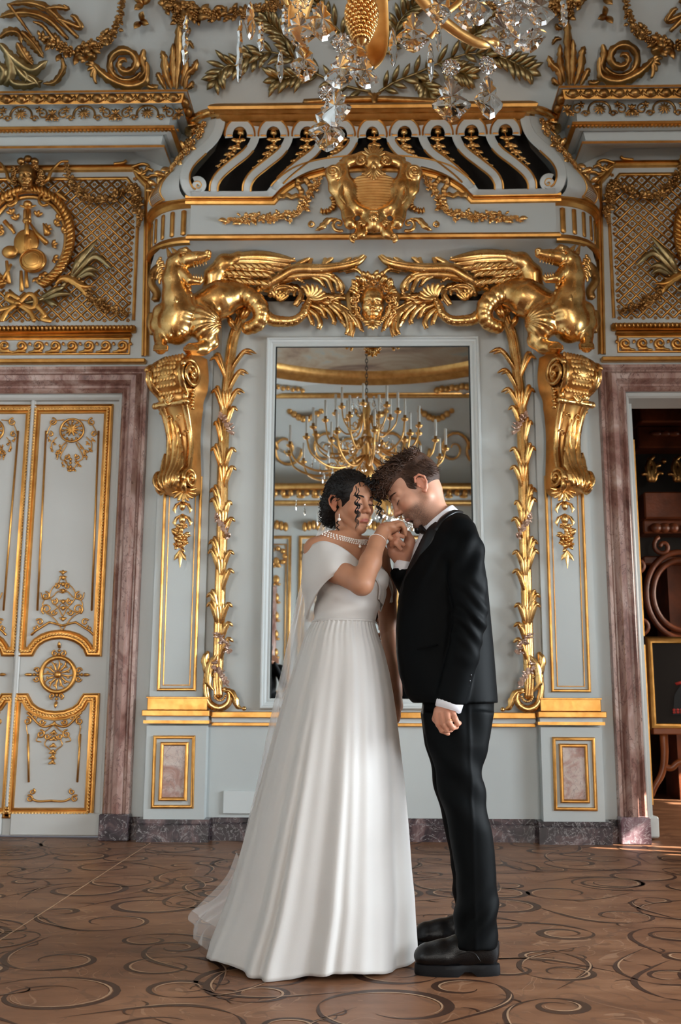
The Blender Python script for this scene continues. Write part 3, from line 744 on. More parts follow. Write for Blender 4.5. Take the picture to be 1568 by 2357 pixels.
    t=np.linspace(0,2*PI,41); g.tube(np.stack([c[0]+.118*np.cos(t),c[1]+0*t,c[2]+.118*np.sin(t)],-1),.016,8,.8,CAMN,caps=False)
    for q in range(12):
        a=q*PI/6; blade(g,c+np.array([math.cos(a)*.03,0,math.sin(a)*.03]),c+np.array([math.cos(a)*.1,0,math.sin(a)*.1]),.12,.008)
        g.ball(c+np.array([math.cos(a+.26)*.075,0,math.sin(a+.26)*.075]),.009,6,4)
    g.ball(c,(.026,.022,.026),10,7)
    for q in range(4):
        a=q*PI/2; d=np.array([math.cos(a),0,math.sin(a)]); b=np.array([-d[2],0,d[0]])
        for l in (.14,.165,.19): g.ball(c+d*l,(.012,.01,.012),6,4)
        for s in (-1,1): g.tube(spiral(tuple((c+d*.145+b*s*.03)[[0,2]]),.022,.006,1.1,a,16,HD+.012,d=s),.006,6)
        leaflet(g,c+d*.18,d,.05,.011)
    A=MB(); A.add(xform_leaf(g.verts(),k),g.F); A.build('round_medallion','gold_paint',door)
    g=MB(); X1=125
    for s in (-1,1):
        g.tube(np.array([dp(X1-3+s*56,1690+110,HD+.006),dp(X1+s*60,1690,HD+.006)]),.0075,6)
        for (dx,dy,r,a0,tn) in ((60,1660,.028,1.5,1.2),(44,1652,.022,0,1.1),(26,1662,.022,3,1.2),(30,1690,.03,1.5,1.2),(14,1695,.022,3,1.2),(52,1838,.024,1,1.2),(46,1822,.02,2,1)):
            sp((X1-1+s*dx-(3 if dy>1800 else 0),dy),r,r*.3,tn,a0 if s>0 else PI-a0,s)
        g.tube(WP([(X1-8,1843),(X1-8+s*30,1844),(X1-8+s*44,1838)],HD+.01,10),.008,6); g.tube(WP([(X1,1668),(X1+s*28,1672),(X1+s*52,1650),(X1+s*62,1640)],HD+.01,14),.008,6)
    for s in (-1,1):
        for pth in ([(0,1668),(16,1682),(30,1690),(40,1704),(28,1708)],[(0,1690),(14,1700),(20,1715),(6,1728),(0,1750)],[(52,1655),(62,1672),(58,1700),(60,1720)]): g.tube(WP([(X1-2+s*a_,b_) for a_,b_ in pth],HD+.008,20),.004,5)
    for dy in (1665,1685,1700,1715,1730,1742,1754): 
        c=dp(X1-(dy-1665)*.05,dy,HD+.01); g.ball(c,(.014,.009,.016),6,4); leaflet(g,c,(1,0,-.5),.03,.008); leaflet(g,c,(-1,0,-.5),.03,.008)
    A=MB(); A.add(xform_leaf(g.verts(),k),g.F); A.build('carved_scrollwork','gold_paint',door)
# ------------------------------------------------------------------ dado, plinths, baseboards
pLx,pRx=X_(333,1800,.09),X_(472,1800,.09)
f=MB(); f.box(pLx,pRx,-.09,0,.13,Z_(1672,.09)); pl=f.build('pedestal','paint',smooth=False); reg(pl,'pale grey pedestal with pink marble inset under the left pilaster','pedestal','pilaster pedestals')
g=MB(); q=[(357,1697),(446,1697),(442,1857),(351,1857)]
def fr4(g,q,h,w_,t): g.strip([(X_(a,b,h),Z_(b,h,a),h) for a,b in q],hr(w_,t),closed=True)
fr4(g,q,.09,.012,.014); q2=[(374,1712),(431,1712),(427,1839),(369,1839)]; fr4(g,q2,.09,.013,.02); g.build('panel_moulding','gold_paint',pl,auto=35)
g=MB(); g.prism([(X_(a,b,.09),Z_(b,.09,a)) for a,b in q2],.089,.095); g.build('marble_inset','marble_panel',pl,smooth=False)
g=MB(); g.box(pLx-.02,pRx+.02,-.115,0,Z_(1667,.1),Z_(1660,.1)); g.box(pLx-.03,pRx+.02,-.13,0,Z_(1650,.1),Z_(1636,.1),.004); g.build('cap_moulding','gold_paint',pl,smooth=False)
g=MB(); g.box(pLx-.005,pRx+.005,-.10,0,Z_(1660,.1),Z_(1650,.1)); g.build('cap_fascia','paint_hi',pl,smooth=False)
g=MB(); g.box(pLx-.0,pRx+.0,-.11,0,Z_(1636,.1),Z_(1605,.1),.004); g.box(pLx-.006,pRx+.006,-.118,0,Z_(1609,.1),Z_(1605,.1),.002); g.build('cap_block','gold_paint',pl,smooth=False)
mirror(pl,'pale grey pedestal with pink marble inset under the right pilaster')
# central ledge below the mirror
f=MB(); e=pRx+.021
f.box(e,-e,-.055,0,Z_(1653,.04),Z_(1639,.04),.004); f.box(e,-e,-.03,0,Z_(1672,.02),Z_(1664,.02),.003)
lg=reg(f.build('mirror_ledge','gold_paint',smooth=False),'long gilded ledge running beneath the tall mirror','ledge')
f=MB(); f.box(e,-e,-.02,0,Z_(1664,.02),Z_(1653,.02)); f.build('fascia','paint_hi',lg,smooth=False)
def bb(name,x0,x1,h,ma='marble_dark'):
    g=MB(); pr=[(0,0),(-h-.03,0),(-h-.03,.105),(-h-.012,.115),(-h-.006,.14),(0,.145)]
    V=[(x,y,z) for x in (x0,x1) for y,z in pr]; n=len(pr); F=[tuple(range(n)),tuple(range(n,2*n))[::-1]]+[(i,i+1,i+1+n,i+n) for i in range(n-1)]
    g.add(V,F); return reg(g.build(name,ma,smooth=False),kind='structure')
bb('baseboard_center',pRx+.035,-pRx-.035,0); bb('baseboard_pilaster_left',pLx-.035,pRx+.035,.09); bb('baseboard_pilaster_right',-pRx-.035,-pLx+.035,.09)
bb('baseboard_left',DX1+.195,pLx-.035,0); bb('baseboard_right',-pLx+.035,-DX1-.195,0)
f=MB(); V0=W(514,1872,.0); V1=W(600,1820,.0); f.box(V0[0],V1[0]+.35,-.02,0,V0[2],V1[2],.003); reg(f.build('cover_plate','paint_hi',smooth=False),'flat grey cover plate low on the wall left of the bride','wall plate')
# ------------------------------------------------------------------ pilasters
pz0,pz1=Z_(1605,.08),Z_(585,.08)
pl0,pl1=X_(346,1560,.06),X_(468,1560,.06)
f=MB(); f.box(pl0,pl1,-.06,0,pz0,pz1); f.box(pl1,pl1+.055,-.025,0,pz0,pz1); pil=reg(f.build('pilaster','paint',smooth=False),'pale grey pilaster with gilt panel lines behind the left console','pilaster','pilasters beside the mirror')
g=MB(); fr4(g,[(381,1100),(463,1100),(448,1587),(365,1587)],.06,.011,.016); fr4(g,[(392,1100),(452,1100),(437,1577),(376,1577)],.06,.0035,.006); g.build('panel_moulding','gold_paint',pil,auto=35)
mirror(pil,'pale grey pilaster with gilt panel lines behind the right console')
# ------------------------------------------------------------------ mirror
q=[(626,786),(1094,786),(1124,1622),(608,1622)]
mx0=X_(626,786,.02); mx1=X_(608,1622,.02); mxx=(mx0+mx1)/2
mz0,mz1=Z_(1620,.02),Z_(787,.02)
f=MB(); s_=[(mxx,mz0,0),(mxx,mz1,0),(-mxx,mz1,0),(-mxx,mz0,0)]
f.strip(s_,[(.036,0),(.036,.035),(.028,.045),(.018,.045),(.012,.032),(0,.030),(-.012,.018),(-.02,.022),(-.03,.022),(-.036,.005)],closed=True)
mr=reg(f.build('wall_mirror','paint_hi',auto=35),'tall rectangular wall mirror in a moulded white frame behind the couple','mirror')
f=MB(); a=-mxx-.03; f.box(-a,a,-.012,0,mz0+.03,mz1-.03); f.build('mirror_glass','mirror',mr,smooth=False)
f=MB(); 
for (x0,x1,z0,z1) in ((-a,-a+.012,mz0+.03,mz1-.03),(a-.012,a,mz0+.03,mz1-.03)): f.box(x0,x1,-.016,-.012,z0,z1)
f.box(-a,a,-.016,-.012,mz1-.038,mz1-.03); f.build('dark_rebate','iron',mr,smooth=False)
# ------------------------------------------------------------------ library beyond the open right door
f=MB(); f.box(1.2,6.6,4.0,4.2,0,4.6); f.box(1.1,1.25,.32,4.2,0,4.6); reg(f.build('wall_library','wood_dark',smooth=False),kind='structure')
wall_with_slots('wall_library_right',5.9,5.95,.3,4.2,4.6,[(1.55,1.75,1.55,2.1),(1.95,2.25,1.6,2.2)],'wood_dark')  # slots added so that sun patches land on the library floor
f=MB(); f.box(1.2,6.6,.3,4.2,4.5,4.6); f.box(1.2,6.6,.3,.33,DZ+.03,4.6); f.box(3.1,6.6,.3,.33,0,4.6); reg(f.build('ceiling_library','wood_dark',smooth=False),kind='structure')
HL=-2.9
def L_(px,py,h=HL): return W(px,py,h)
cb=thing('carved_cabinet',(3.6,2.95,0),'dark carved walnut cabinet standing in the library beyond the doorway','cabinet')
lx0,lx1=X_(1470,1100,HL),5.4
f=MB(); f.box(lx0+.25,lx1,2.96,3.4,0,Z_(1290,HL)); 
for py0,py1,pr_ in ((930,985,.25),(985,1035,.12),(1140,1200,.22),(1200,1230,.14),(1280,1300,.08),(1560,1590,.06),(1850,1880,.1)):
    z0,z1=Z_(py1,HL),Z_(py0,HL); f.box(lx0,lx1,2.96-pr_,3.3,z0,z1,.015)
f.build('body','wood',cb,smooth=False)
f=MB(); f.box(lx0,lx1,3.1,3.3,Z_(1300,HL),Z_(920,HL)); f.build('recess_panel','near_black',cb,smooth=False)
f=MB()
for px in (1500,1560,1620,1680):
    for (dx,dy,tx,ty,b) in ((-6,1108,-14,1075,.3),(-2,1108,-8,1055,.2),(2,1108,6,1050,-.2),(6,1108,20,1070,-.3),(0,1108,-22,1092,.3),(4,1108,26,1090,-.3)):
        blade(f,L_(px+dx,dy,HL+.15),L_(px+tx,ty,HL+.15),b,.035)
    f.ball(L_(px+28,1062,HL+.12),.03,8,6)
f.build('gilded_leaf_frieze','gold_dark',cb,label='gilded acanthus frieze')
f=MB(); c=L_(1568,1370,HL+.05)
for rr in (.34,.42): 
    t=np.linspace(0,2*PI,40); f.tube(np.stack([c[0]+rr*.8*np.cos(t),c[1]+0*t,c[2]+rr*np.sin(t)],-1),.03,8,caps=False)
for k in range(10):
    a=k*.628; f.tube(spiral((c[0]+.5*math.cos(a),c[2]+.5*math.sin(a)),.1,.02,1.2,a,18,HL+.06),.022,6)
for px in (1510,1530,1550,1580,1600):
    f.ball(L_(px,1215,HL+.16),(.06,.04,.05),8,6); f.ball(L_(px,998,HL+.14),(.07,.03,.03),8,6)
f.build('carving','wood',cb)
ea=thing('easel',tuple(W(1560,1820,-1.6)*[1,1,0]),'polished reddish wooden easel with curved legs in the library','easel')
f=MB(); HE=-1.55
f.tube(WP([(1528,1690),(1530,1740),(1524,1780),(1508,1810),(1500,1832)],HE,20),np.linspace(.035,.022,20),8,.7,CAMN)
f.build('leg','wood_red',ea); f=MB(); 
f.tube(WP([(1524,1762),(1545,1768),(1562,1755),(1600,1745)],HE,16),.026,8,.7,CAMN); f.build('stretcher','wood_red',ea)
f=MB(); f.tube(WP([(1612,1690),(1610,1740),(1630,1790),(1650,1832)],HE,20),np.linspace(.035,.022,20),8,.7,CAMN); f.build('leg','wood_red',ea)
f=MB(); a=W(1500,1690,HE); b=W(1640,1676,HE); f.box(a[0],b[0],a[1]-.06,a[1]+.03,a[2],b[2],.006); f.build('ledge','wood_red',ea,smooth=False)
pt=MB(); a=W(1505,1672,HE); b=W(1635,1474,HE); pt.strip([(a[0],a[2],HE),(a[0],b[2],HE),(b[0],b[2],HE),(b[0],a[2],HE)],[(.03,-.03),(.03,.0),(.015,.012),(0,.005),(-.02,.008),(-.03,-.01),(-.03,-.03)],closed=True)
pt=reg(pt.build('framed_portrait','gold_paint',auto=35),'gold framed dark portrait painting resting on the easel','painting')
f=MB(); f.box(a[0],b[0],-HE+.005,-HE+.02,a[2],b[2]); f.build('canvas','near_black',pt,smooth=False)
f=MB(); c=W(1592,1600,HE+.0); y=-HE+.004
f.prism([(c[0]+x,c[2]+z) for x,z in ((-.16,-.16),(-.14,.0),(-.07,.1),(.0,.13),(.08,.1),(.2,-.05),(.2,-.16))],HE+.001,HE-.004); f.build('painted_sitter','silk_black',pt,smooth=False)
M['paint_red']=plain('painted_red',(.45,.03,.02),.5); M['paint_flesh']=plain('painted_flesh',(.55,.38,.28),.5)
f=MB(); f.ball((c[0]+.02,y-.004,c[2]+.17),(.04,.004,.055),10,7); f.ball((c[0],y-.004,c[2]+.09),(.045,.004,.03),10,7); f.build('painted_face','paint_flesh',pt)
f=MB(); f.prism([(c[0]-.13,c[2]+.10),(c[0]-.05,c[2]+.12),(c[0]-.06,c[2]+.09),(c[0]-.12,c[2]+.08)],HE,HE+.004)
for k in range(9): f.ball((c[0]-.15+.03*(k%5),y-.005,c[2]-.12-.02*(k//5)),(.014,.004,.012),6,4)
f.build('painted_flowers','paint_red',pt)
# open door leaf swung into the library, seen along its edge
f=MB(); xl=-DX1+.035; f.box(xl,xl+.05,.16,.86,.012,DZ-.04); dl=reg(f.build('door_2','paint_hi',smooth=False),kind='structure')
f=MB(); f.strip([(0,0,0)]*0 or [(xl+.05,0.2,0),(xl+.05,1,0)],[(0,0),(0,.01)]) if False else None
f.box(xl+.05,xl+.07,.20,.26,.22,DZ-.3); f.box(xl+.05,xl+.07,.20,.8,1.3,1.36); f.build('panel_moulding','gold_paint',dl,smooth=False)
f=MB(); f.box(xl-.006,xl+.085,.14,.5,.012,.15,.01); f.build('kick_board','paint_hi',dl,smooth=False)
for z in (.42,1.62,2.72):
    f=MB(); f.box(xl+.004,xl+.016,.150,.162,z-.12,z+.12); 
    for q in range(6): f.ball((xl+.010,.149,z-.1+.04*q),(.003,.003,.003),6,4)
    f.build('hinge','iron',dl,smooth=False)
# ================================================================== the overmantel hood
HB=.34
def c4(x,y): return (330+x/2.904,220+y/2.904)
def interp(v,xs,ys): return float(np.interp(v,xs,ys))
hood=thing('overmantel_hood',(0,0,Z_(550,.3)),'swelling pale grey overmantel hood with pierced scroll slots and gilt lines','mantel hood')
arch=[(428,463),(600,463),(628,463),(638,452),(655,436),(680,420),(712,406),(750,396),(800,389),(860,386)]
def both(pts): return pts+[(1720-x,y) for x,y in pts[::-1][1:]]
def wx(px,py,h): q=W(px,py,h); return (float(q[0]),float(q[2]))
def sym(pl,h):
    """left half pixel list -> symmetric world (x,z) list"""
    l=[wx(a,b,h) for a,b in pl]; l[-1]=(0,l[-1][1]); return l+[(-x,z) for x,z in l[::-1][1:]]
f=MB(); zb=Z_(548,HB)
fr=sym([(440,463),(628,463)]+arch[3:],HB); fr=[(fr[0][0],zb)]+fr+[(fr[-1][0],zb)]
f.prism(fr,.001,HB); f.build('frieze_panel','paint',hood,smooth=False)
XA=fr[0][0]; XB=X_(352,520,.02)
# drums at the rounded corners
def drum(a,z,e=0): return (XA-(XA-XB+e)*math.sin(a),-(HB-.03+e)*math.cos(a)-0.0,z)
zt=Z_(463,HB); A_=np.linspace(0,PI/2,14)
for s in (0,1):
    fl=(lambda V:V*np.array([-1,1,1])) if s else (lambda V:V)
    f=MB(); f.grid(np.array([[drum(a,z) for a in A_] for z in (zb,zt)])); 
    g=MB(); g.add(fl(f.verts()),[q[::-1] for q in f.F] if not s else f.F); dr=g.build('fluted_corner','paint',hood)
    f=MB()
    for a in (.16,.42,.68,.95,1.2):
        P=np.array([drum(a,z,.004) for z in np.linspace(zb+.05,zt-.05,8)]); f.tube(P,.020*math.cos(a*.6),8,.5,np.array([-math.sin(a),-math.cos(a),0]))
    g=MB(); g.add(fl(f.verts()),f.F); g.build('flute_gilding','gold_paint',hood)
    for z0,pr in ((zt,[(.0,-.03),(.012,-.03),(.03,-.01),(.03,.0),(.045,.01),(.045,.03),(.03,.045),(0,.05)]),(zb,[(0,-.03),(.03,-.025),(.035,-.01),(.02,.01),(.012,.03),(0,.03)])):
        f=MB(); f.grid(np.array([[drum(a,z0+dz,e) for a in A_] for e,dz in pr]))
        g=MB(); g.add(fl(f.verts()),f.F); g.build('corner_moulding','gold_paint',hood,auto=40)
f=MB(); pts=sym(arch,HB); f.strip([(x,z,HB) for x,z in pts],[(-.032,0),(-.03,.02),(-.015,.026),(-.008,.012),(.006,.012),(.01,.03),(.026,.034),(.03,.0)])
x0=X_(430,540,HB); f.strip([(x0,zb,HB),(-x0,zb,HB)],[(-.012,-.34),(-.012,.035),(.004,.042),(.012,.03),(.018,.012),(.034,.006),(.034,-.05)])
f.build('gilt_moulding','gold_paint',hood,auto=35)
# soffit
f=MB(); rows=[(.34,-.012),(.29,-.015),(.2,-.045),(.11,-.10),(.04,-.19),(0,-.30)]
f.grid(np.array([[(x,-h,zb+dz) for x in np.linspace(XA-(XA-XB)*math.sqrt(max(0,1-(h/.345)**2)),-(XA-(XA-XB)*math.sqrt(max(0,1-(h/.345)**2))),8)] for h,dz in rows])); f.build('soffit','paint',hood)
f=MB(); rc=sym([(452,690),(452,612),(520,604),(700,602),(860,600)],.006); f.prism([(rc[0][0],wx(560,694,.006)[1])]+rc+[(rc[-1][0],wx(560,694,.006)[1])],.004,.007); f.build('recess_shade_plate','near_black',hood,smooth=False)  # flat plate on the wall; the opening's shade is painted, not cut
# swelling sides
Hs_y=[270,300,330,360,390,415,440,462]; Hs_h=[.25,.27,.31,.36,.40,.42,.40,.34]
hs=lambda py: interp(py,Hs_y,Hs_h)
Ep=cr([(507,272),(494,310),(468,345),(438,375),(417,403),(412,425),(418,447),(436,463)],22)
Gx=np.interp(np.linspace(0,1,22),[0,.2,.4,.6,.75,.88,1],[X_(448,330,.03),X_(425,360,.03),X_(395,400,.03),X_(356,440,.03),X_(341,470,.03),X_(345,500,.03),X_(362,525,.03)])
def bulge(i,a,e=0):
    px,py=Ep[i]; h=hs(py); q=W(px,py,h); return np.array([q[0]-(q[0]-Gx[i]+e)*math.sin(a),-(h+e)*math.cos(a),q[2]])
for s in (0,1):
    fl=(lambda V:V*np.array([-1,1,1])) if s else (lambda V:V)
    f=MB(); f.grid(np.array([[bulge(i,a) for a in np.linspace(0,PI/2,14)] for i in range(22)]))
    g=MB(); g.add(fl(f.verts()),f.F); bl=g.build('swelling_side','paint',hood)
    f=MB()
    for i in range(10,19):
        for d in (0,.5): f.tube(np.array([bulge(i,a,.003)*(1-d)+bulge(i+1,a,.003)*d for a in np.linspace(.52,.92,8)]),.0022,5)
    for a in (.5,.94): f.tube(np.array([bulge(i,a,.004) for i in range(10,20)]),.007,6)
    f.tube(np.array([bulge(19,a,.004) for a in np.linspace(.5,.94,8)]),.009,6)
    g=MB(); g.add(fl(f.verts()),f.F); g.build('ribbed_grille','gold_matt',hood)
    f=MB(); random.seed(5)
    for i in range(0,12):
        for k in range(4):
            a=random.uniform(.45,1.25); c=bulge(i,a,.02); r=random.uniform(.018,.03)*(1.15-i*.05)
            if random.random()<.5: rose(f,c,r*1.4,(-.5,-.8,0))
            else:
                a2=random.uniform(0,6.28); leaflet(f,c,(math.cos(a2),-.1,math.sin(a2)),.07,.02,(-.5,-.8,0))
    f.tube(np.array([bulge(0,a,.05)+[0,0,.02] for a in np.linspace(.0,1.5,12)]),.032,10)
    g=MB(); g.add(fl(f.verts()),f.F); g.build('shoulder_ornament','gold',hood)
# pierced front
def Wf(px,py,o=0): return W(px,py,hs(py)+o)
def ribbon(mb,pts,hw,n=30,t=.05):
    P=cr(pts,n); d=np.gradient(P,axis=0); d/=np.linalg.norm(d,axis=1)[:,None]; nn=np.stack([-d[:,1],d[:,0]],1)
    hw=np.broadcast_to(hw,(n,)) if np.isscalar(hw) else np.interp(np.linspace(0,1,n),np.linspace(0,1,len(hw)),hw)
    rows=[]
    for o,h in ((-1,-t),(-1,.0),(-.85,.006),(.85,.006),(1,0),(1,-t)):
        Q=P+nn*(o*hw)[:,None]; rows.append([Wf(a,b,h) for a,b in Q])
    mb.grid(np.array(rows).transpose(1,0,2)); return P,nn,hw
def gline(mb,P,nn,hw,side,o=.006,r=.0075,i0=0,i1=None):
    Q=(P+nn*(side*hw)[:,None])[i0:i1]; mb.tube(np.array([Wf(a,b,o) for a,b in Q]),r,6)
tmpw,tmpg=MB(),MB()
bars=[[(520,140),(505,220),(470,290),(400,360),(320,440),(282,510),(280,580),(305,635),(345,662)],
 [(757,205),(742,300),(690,380),(590,460),(512,530),(476,590),(470,652)],[(982,205),(967,300),(917,380),(820,460),(735,530),(697,590),(690,652)],
 [(1205,205),(1190,300),(1140,380),(1050,450),(965,520),(900,585),(850,652)],[(1420,205),(1405,300),(1365,365),(1290,420),(1200,462)]]
for k,b in enumerate(bars):
    P,nn,hw=ribbon(tmpw,[c4(*p) for p in b],9.6 if k else 11.5)
    sd=(-1,1)
    for s_ in sd:
        if k==0 and s_==1: continue
        gline(tmpg,P,nn,hw,s_,i0=8 if k else 11,i1=-1 if k<3 else (24 if k==3 else 22))
rail=[(322,664),(600,664),(800,664),(850,652),(890,605),(950,555),(1030,505),(1130,468),(1250,442),(1400,424),(1535,418)]
P,nn,hw=ribbon(tmpw,[c4(*p) for p in rail],[9,9,9,9,10,11,11,10,9,8,7],50)
gline(tmpg,P,nn,hw,-1,i0=18)
for cx in (645,870,1095,1315,1535):
    pt=[c4(cx+74*math.cos(a),262-82*math.sin(a)) for a in np.linspace(-.25,PI+.25,12)]
    if cx==1535: pt=[c4(cx+74*math.cos(a),262-82*math.sin(a)) for a in np.linspace(PI/2,PI+.25,8)]
    P,nn,hw=ribbon(tmpw,pt,9.2,24)
    gline(tmpg,P,nn,hw,1,i0=1,i1=-1)
    for s_ in ((-1,1) if cx!=1535 else (-1,)): tmpg.tube(np.array([Wf(*c4(cx+s_*x,268),.008) for x in (50,84)]),.0075,6)
t=np.linspace(0,1,30); sp_=[c4(365+ (50-38*u)*math.cos(-2.2+u*2*PI*1.35),602+(50-38*u)*math.sin(-2.2+u*2*PI*1.35)) for u in t]
ribbon(tmpw,[c4(330,640),c4(365,655)],11,6)
P,nn,hw=ribbon(tmpw,sp_,[6,6,5,3.5],30); gline(tmpg,P,nn,hw,1,r=.004); 
f=MB(); c=Wf(*c4(365,602)); f.prism([(c[0]+.043*math.cos(a),c[2]+.043*math.sin(a)) for a in np.linspace(0,2*PI,24,endpoint=False)],-c[1]-.03,-c[1]); tmpw.add(f.verts(),f.F)
for s in (0,1):
    for src,ma,nm in ((tmpw,'paint_hi','pierced_scroll_bars'),(tmpg,'gold_paint','slot_edging')):
        V=src.verts().copy()
        if s: V[:,0]*=-1
        g=MB(); g.add(V,src.F); g.build(nm,ma,hood,auto=40)
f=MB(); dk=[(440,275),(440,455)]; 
pg=sym([(452,462),(430,440),(425,410),(455,370),(490,330),(512,272),(860,272)],.22); f.prism(pg,.10,.12); f.build('interior_shade_panel','near_black',hood,smooth=False)  # flat panel behind the slots; the unlit interior is put into its colour
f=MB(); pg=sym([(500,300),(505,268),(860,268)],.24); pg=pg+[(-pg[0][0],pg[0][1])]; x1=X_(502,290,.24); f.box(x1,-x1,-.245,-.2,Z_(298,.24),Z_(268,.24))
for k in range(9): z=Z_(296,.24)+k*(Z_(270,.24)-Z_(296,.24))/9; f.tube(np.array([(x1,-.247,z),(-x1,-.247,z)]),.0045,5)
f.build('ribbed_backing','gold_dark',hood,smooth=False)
tp=[(.0,234),(.36,237),(.375,241),(.365,248),(.34,251),(.325,258),(.30,262),(.285,270),(.26,278)]
TP=[(h,Z_(py,h)) for h,py in tp]; XE=X_(478,240,.37)
f=MB(); P=[]
ends=[[(XE+(.375-h) if h>0 else XE+.3,0,z) for h,z in TP],[(XE+(.375-h) if h>0 else XE+.0,-h,z) for h,z in TP]]
f.grid(np.array(ends+[[(-x,y,z) for x,y,z in ends[1]],[(-x,y,z) for x,y,z in ends[0]]])); f.build('crown_moulding','gold_paint',hood,auto=30)
f=MB(); c=WP([(700,236),(780,231),(860,228),(940,231),(1020,236)],.25,20); f.tube(c,.025,8); 
for s in (-1,0,1): blade(f,W(862,238,.3),W(862+s*14,214,.3),-s*.2,.02)
f.build('crest','gold_dark',hood)
# bellflower drops, one in each of the nine slots
def drop(pts,sc,mirror_):
    f=MB(); P=np.array([Wf(a,b,-.02) for a,b in cr(pts,6)])
    f.ball(P[0],.026*sc,10,8); f.tube(P,.005,5)
    for k,(p,r) in enumerate(zip(P[1:],(.027,.026,.022,.016,.010))):
        r*=sc; f.ball(p,(r,r*.8,r*.8),9,6); f.ball(p-[0,0,r],(r*.6,r*.6,r*.6),7,5)
        for s_ in (-1,1): leaflet(f,p,(s_,0,-.35 if k else .1),r*2.0,r*.55)
    V=f.verts()
    if mirror_: V[:,0]*=-1
    g=MB(); g.add(V,f.F); return g
dps=[([c4(652,252),c4(632,320),c4(595,370),c4(550,425),c4(500,470)]),([c4(872,252),c4(872,315),c4(850,365),c4(800,425),c4(745,478)]),([c4(1093,252),c4(1095,315),c4(1075,365),c4(1020,425),c4(975,475)]),([c4(1318,252),c4(1322,315),c4(1300,360),c4(1262,400),c4(1240,425)])]
for s in (0,1):
    for d in dps: drop(d,1.,s).build('bellflower_drop','gold',hood)
drop([(862,304),(862,325),(862,338),(862,350),(862,362)],1.,0).build('bellflower_drop','gold',hood)
# ------------------------------------------------------------------ cartouche
def c2(x,y): return (680+x/4.126,300+y/4.126)
HC=.40
lo=W(*c2(180,1100),HC)-[.05,.25,.05]; hi=W(*c2(1300,120),HC)+[.05,.0,.05]; hi[1]=-.33
S=SDF(lo,hi,.005)
def w2(x,y,h): return W(*c2(x,y),HC+h)
for s in (1,-1):
    X=lambda x:745+s*(x-745)
    S.chain([w2(X(440),360,.04),w2(X(480),520,.06),w2(X(600),720,.06),w2(X(700),800,.05)],[.05,.045,.05,.05],.03,sq=(1,.6))
    S.chain([w2(X(350),420,.05),w2(X(370),560,.04),w2(X(450),680,.04),w2(X(500),820,.05),w2(X(520),890,.07)],[.045,.032,.034,.035,.04],.03,sq=(1,.7))
    S.ell(w2(X(360),400,.06),(.055,.035,.055),k=.02); S.ell(w2(X(520),880,.07),(.035,.04,.035),k=.015)
    S.chain([w2(X(640),260,.04),w2(X(520),290,.04),w2(X(470),270,.03)],[.05,.035,.02],.02,sq=(1,.6))
    S.chain([w2(X(640),900,.05),w2(X(620),980,.06),w2(X(540),1030,.07)],[.045,.035,.02],.02,sq=(1,.7))
S.ell(w2(745,590,.03),(.19,.04,.15),k=.03); S.ell(w2(745,860,.06),(.06,.05,.09),k=.03); S.ell(w2(745,300,.05),(.075,.05,.07),k=.02)
S.ell(w2(745,588,.10),(.152,.05,.125),k=.01,op='d')
b=from_sdf(S,2)
ct=reg(b.build('cartouche','gold'),'large gilded scroll cartouche with ribbed shield at the centre of the hood','cartouche')
f=MB()
rows=[]
for v in np.linspace(-1,1,110):
    hwid=.148*(1-max(0,-v)**2.2*.55)*(1-max(0,v)**5*.5)*math.sqrt(max(0,1-abs(v)**6)); z=v
    c=w2(745,585-v*185,.055); rid=.007*(.5+.5*math.sin(v*14*PI))
    rows.append([c+np.array([u*hwid,-(.028*(1-u*u)+rid),0]) for u in np.linspace(-1,1,13)])
f.grid(np.array(rows)); f.build('ribbed_shield','gold_matt',ct)
f=MB()
for s in (1,-1):
    X=lambda x:745+s*(x-745)
    def sp2(x,y,r0,r1,tn,a0,rad,h=.09,d=1):
        c=w2(X(x),y,h); t=np.linspace(0,1,30)
        f.tube(spiral((c[0],c[2]),r0,r1,tn,a0 if s>0 else PI-a0,30,HC+h,HC+h+.03,d=d*s),rad*(1.15-.5*t),8,.7,CAMN)
    sp2(360,400,.058,.01,1.6,-1.2,.014,.075,1); sp2(860,300,.04,.008,1.4,2,.012,.08,-1)
    sp2(1080 if s>0 else 1080,900,.05,.012,1.2,-2.2,.012,.03,1); sp2(1330,900,.025,.006,1.2,1.5,.010,.02,-1) 
    sp2(930,1020,.03,.006,1.3,-1.57,.011,.08,1)
    P=cr([(*c2(X(1090),840),HC+.02),(*c2(X(1180),860),HC+.03),(*c2(X(1240),920),HC+.04),(*c2(X(1300),950),HC+.03)],16); leafm(f,[W(*q) for q in P],.028,.02,4,.4)
    for q in range(5):
        blade(f,w2(X(760),330,.09),w2(X(770+q*22),420-abs(q-3)*8,.11),.1*s,.012)
    leafm(f,[W(*q) for q in cr([(*c2(X(470),470),HC+.08),(*c2(X(430),600),HC+.09),(*c2(X(480),700),HC+.1)],12)],.02,.012,4,.4)
    for q in range(-1,2): leaflet(f,w2(X(660),860,.1),(s*math.cos(q*.5-.8)*-1,0,math.sin(q*.5-.8)),.05,.014)
for k in range(7):
    a=PI/2+(k-3)*.42; blade(f,w2(745,260,.08),w2(745+115*math.cos(a),235-100*math.sin(a)*.95,.08),0,.017)
for k in range(-3,4):
    blade(f,w2(745,360,.12),w2(745+k*26,470-abs(k)*14,.12),0,.010)
f.ball(w2(745,340,.11),(.024,.03,.035),10,8)
f.build('scrollwork','gold',ct)
f=MB(); c=w2(745,825,.1); f.ball(c,(.032,.03,.038),12,9); f.ball(c+[0,-.03,-.005],(.007,.008,.009),6,5)
for s in (-1,1):
    f.ball(c+[s*.012,-.026,-.008],(.010,.006,.009),6,5)
    for q in range(6): f.ball(c+np.array([s*(.018+.006*math.sin(q*2)),-.006,.03-q*.011]),.012,6,5)
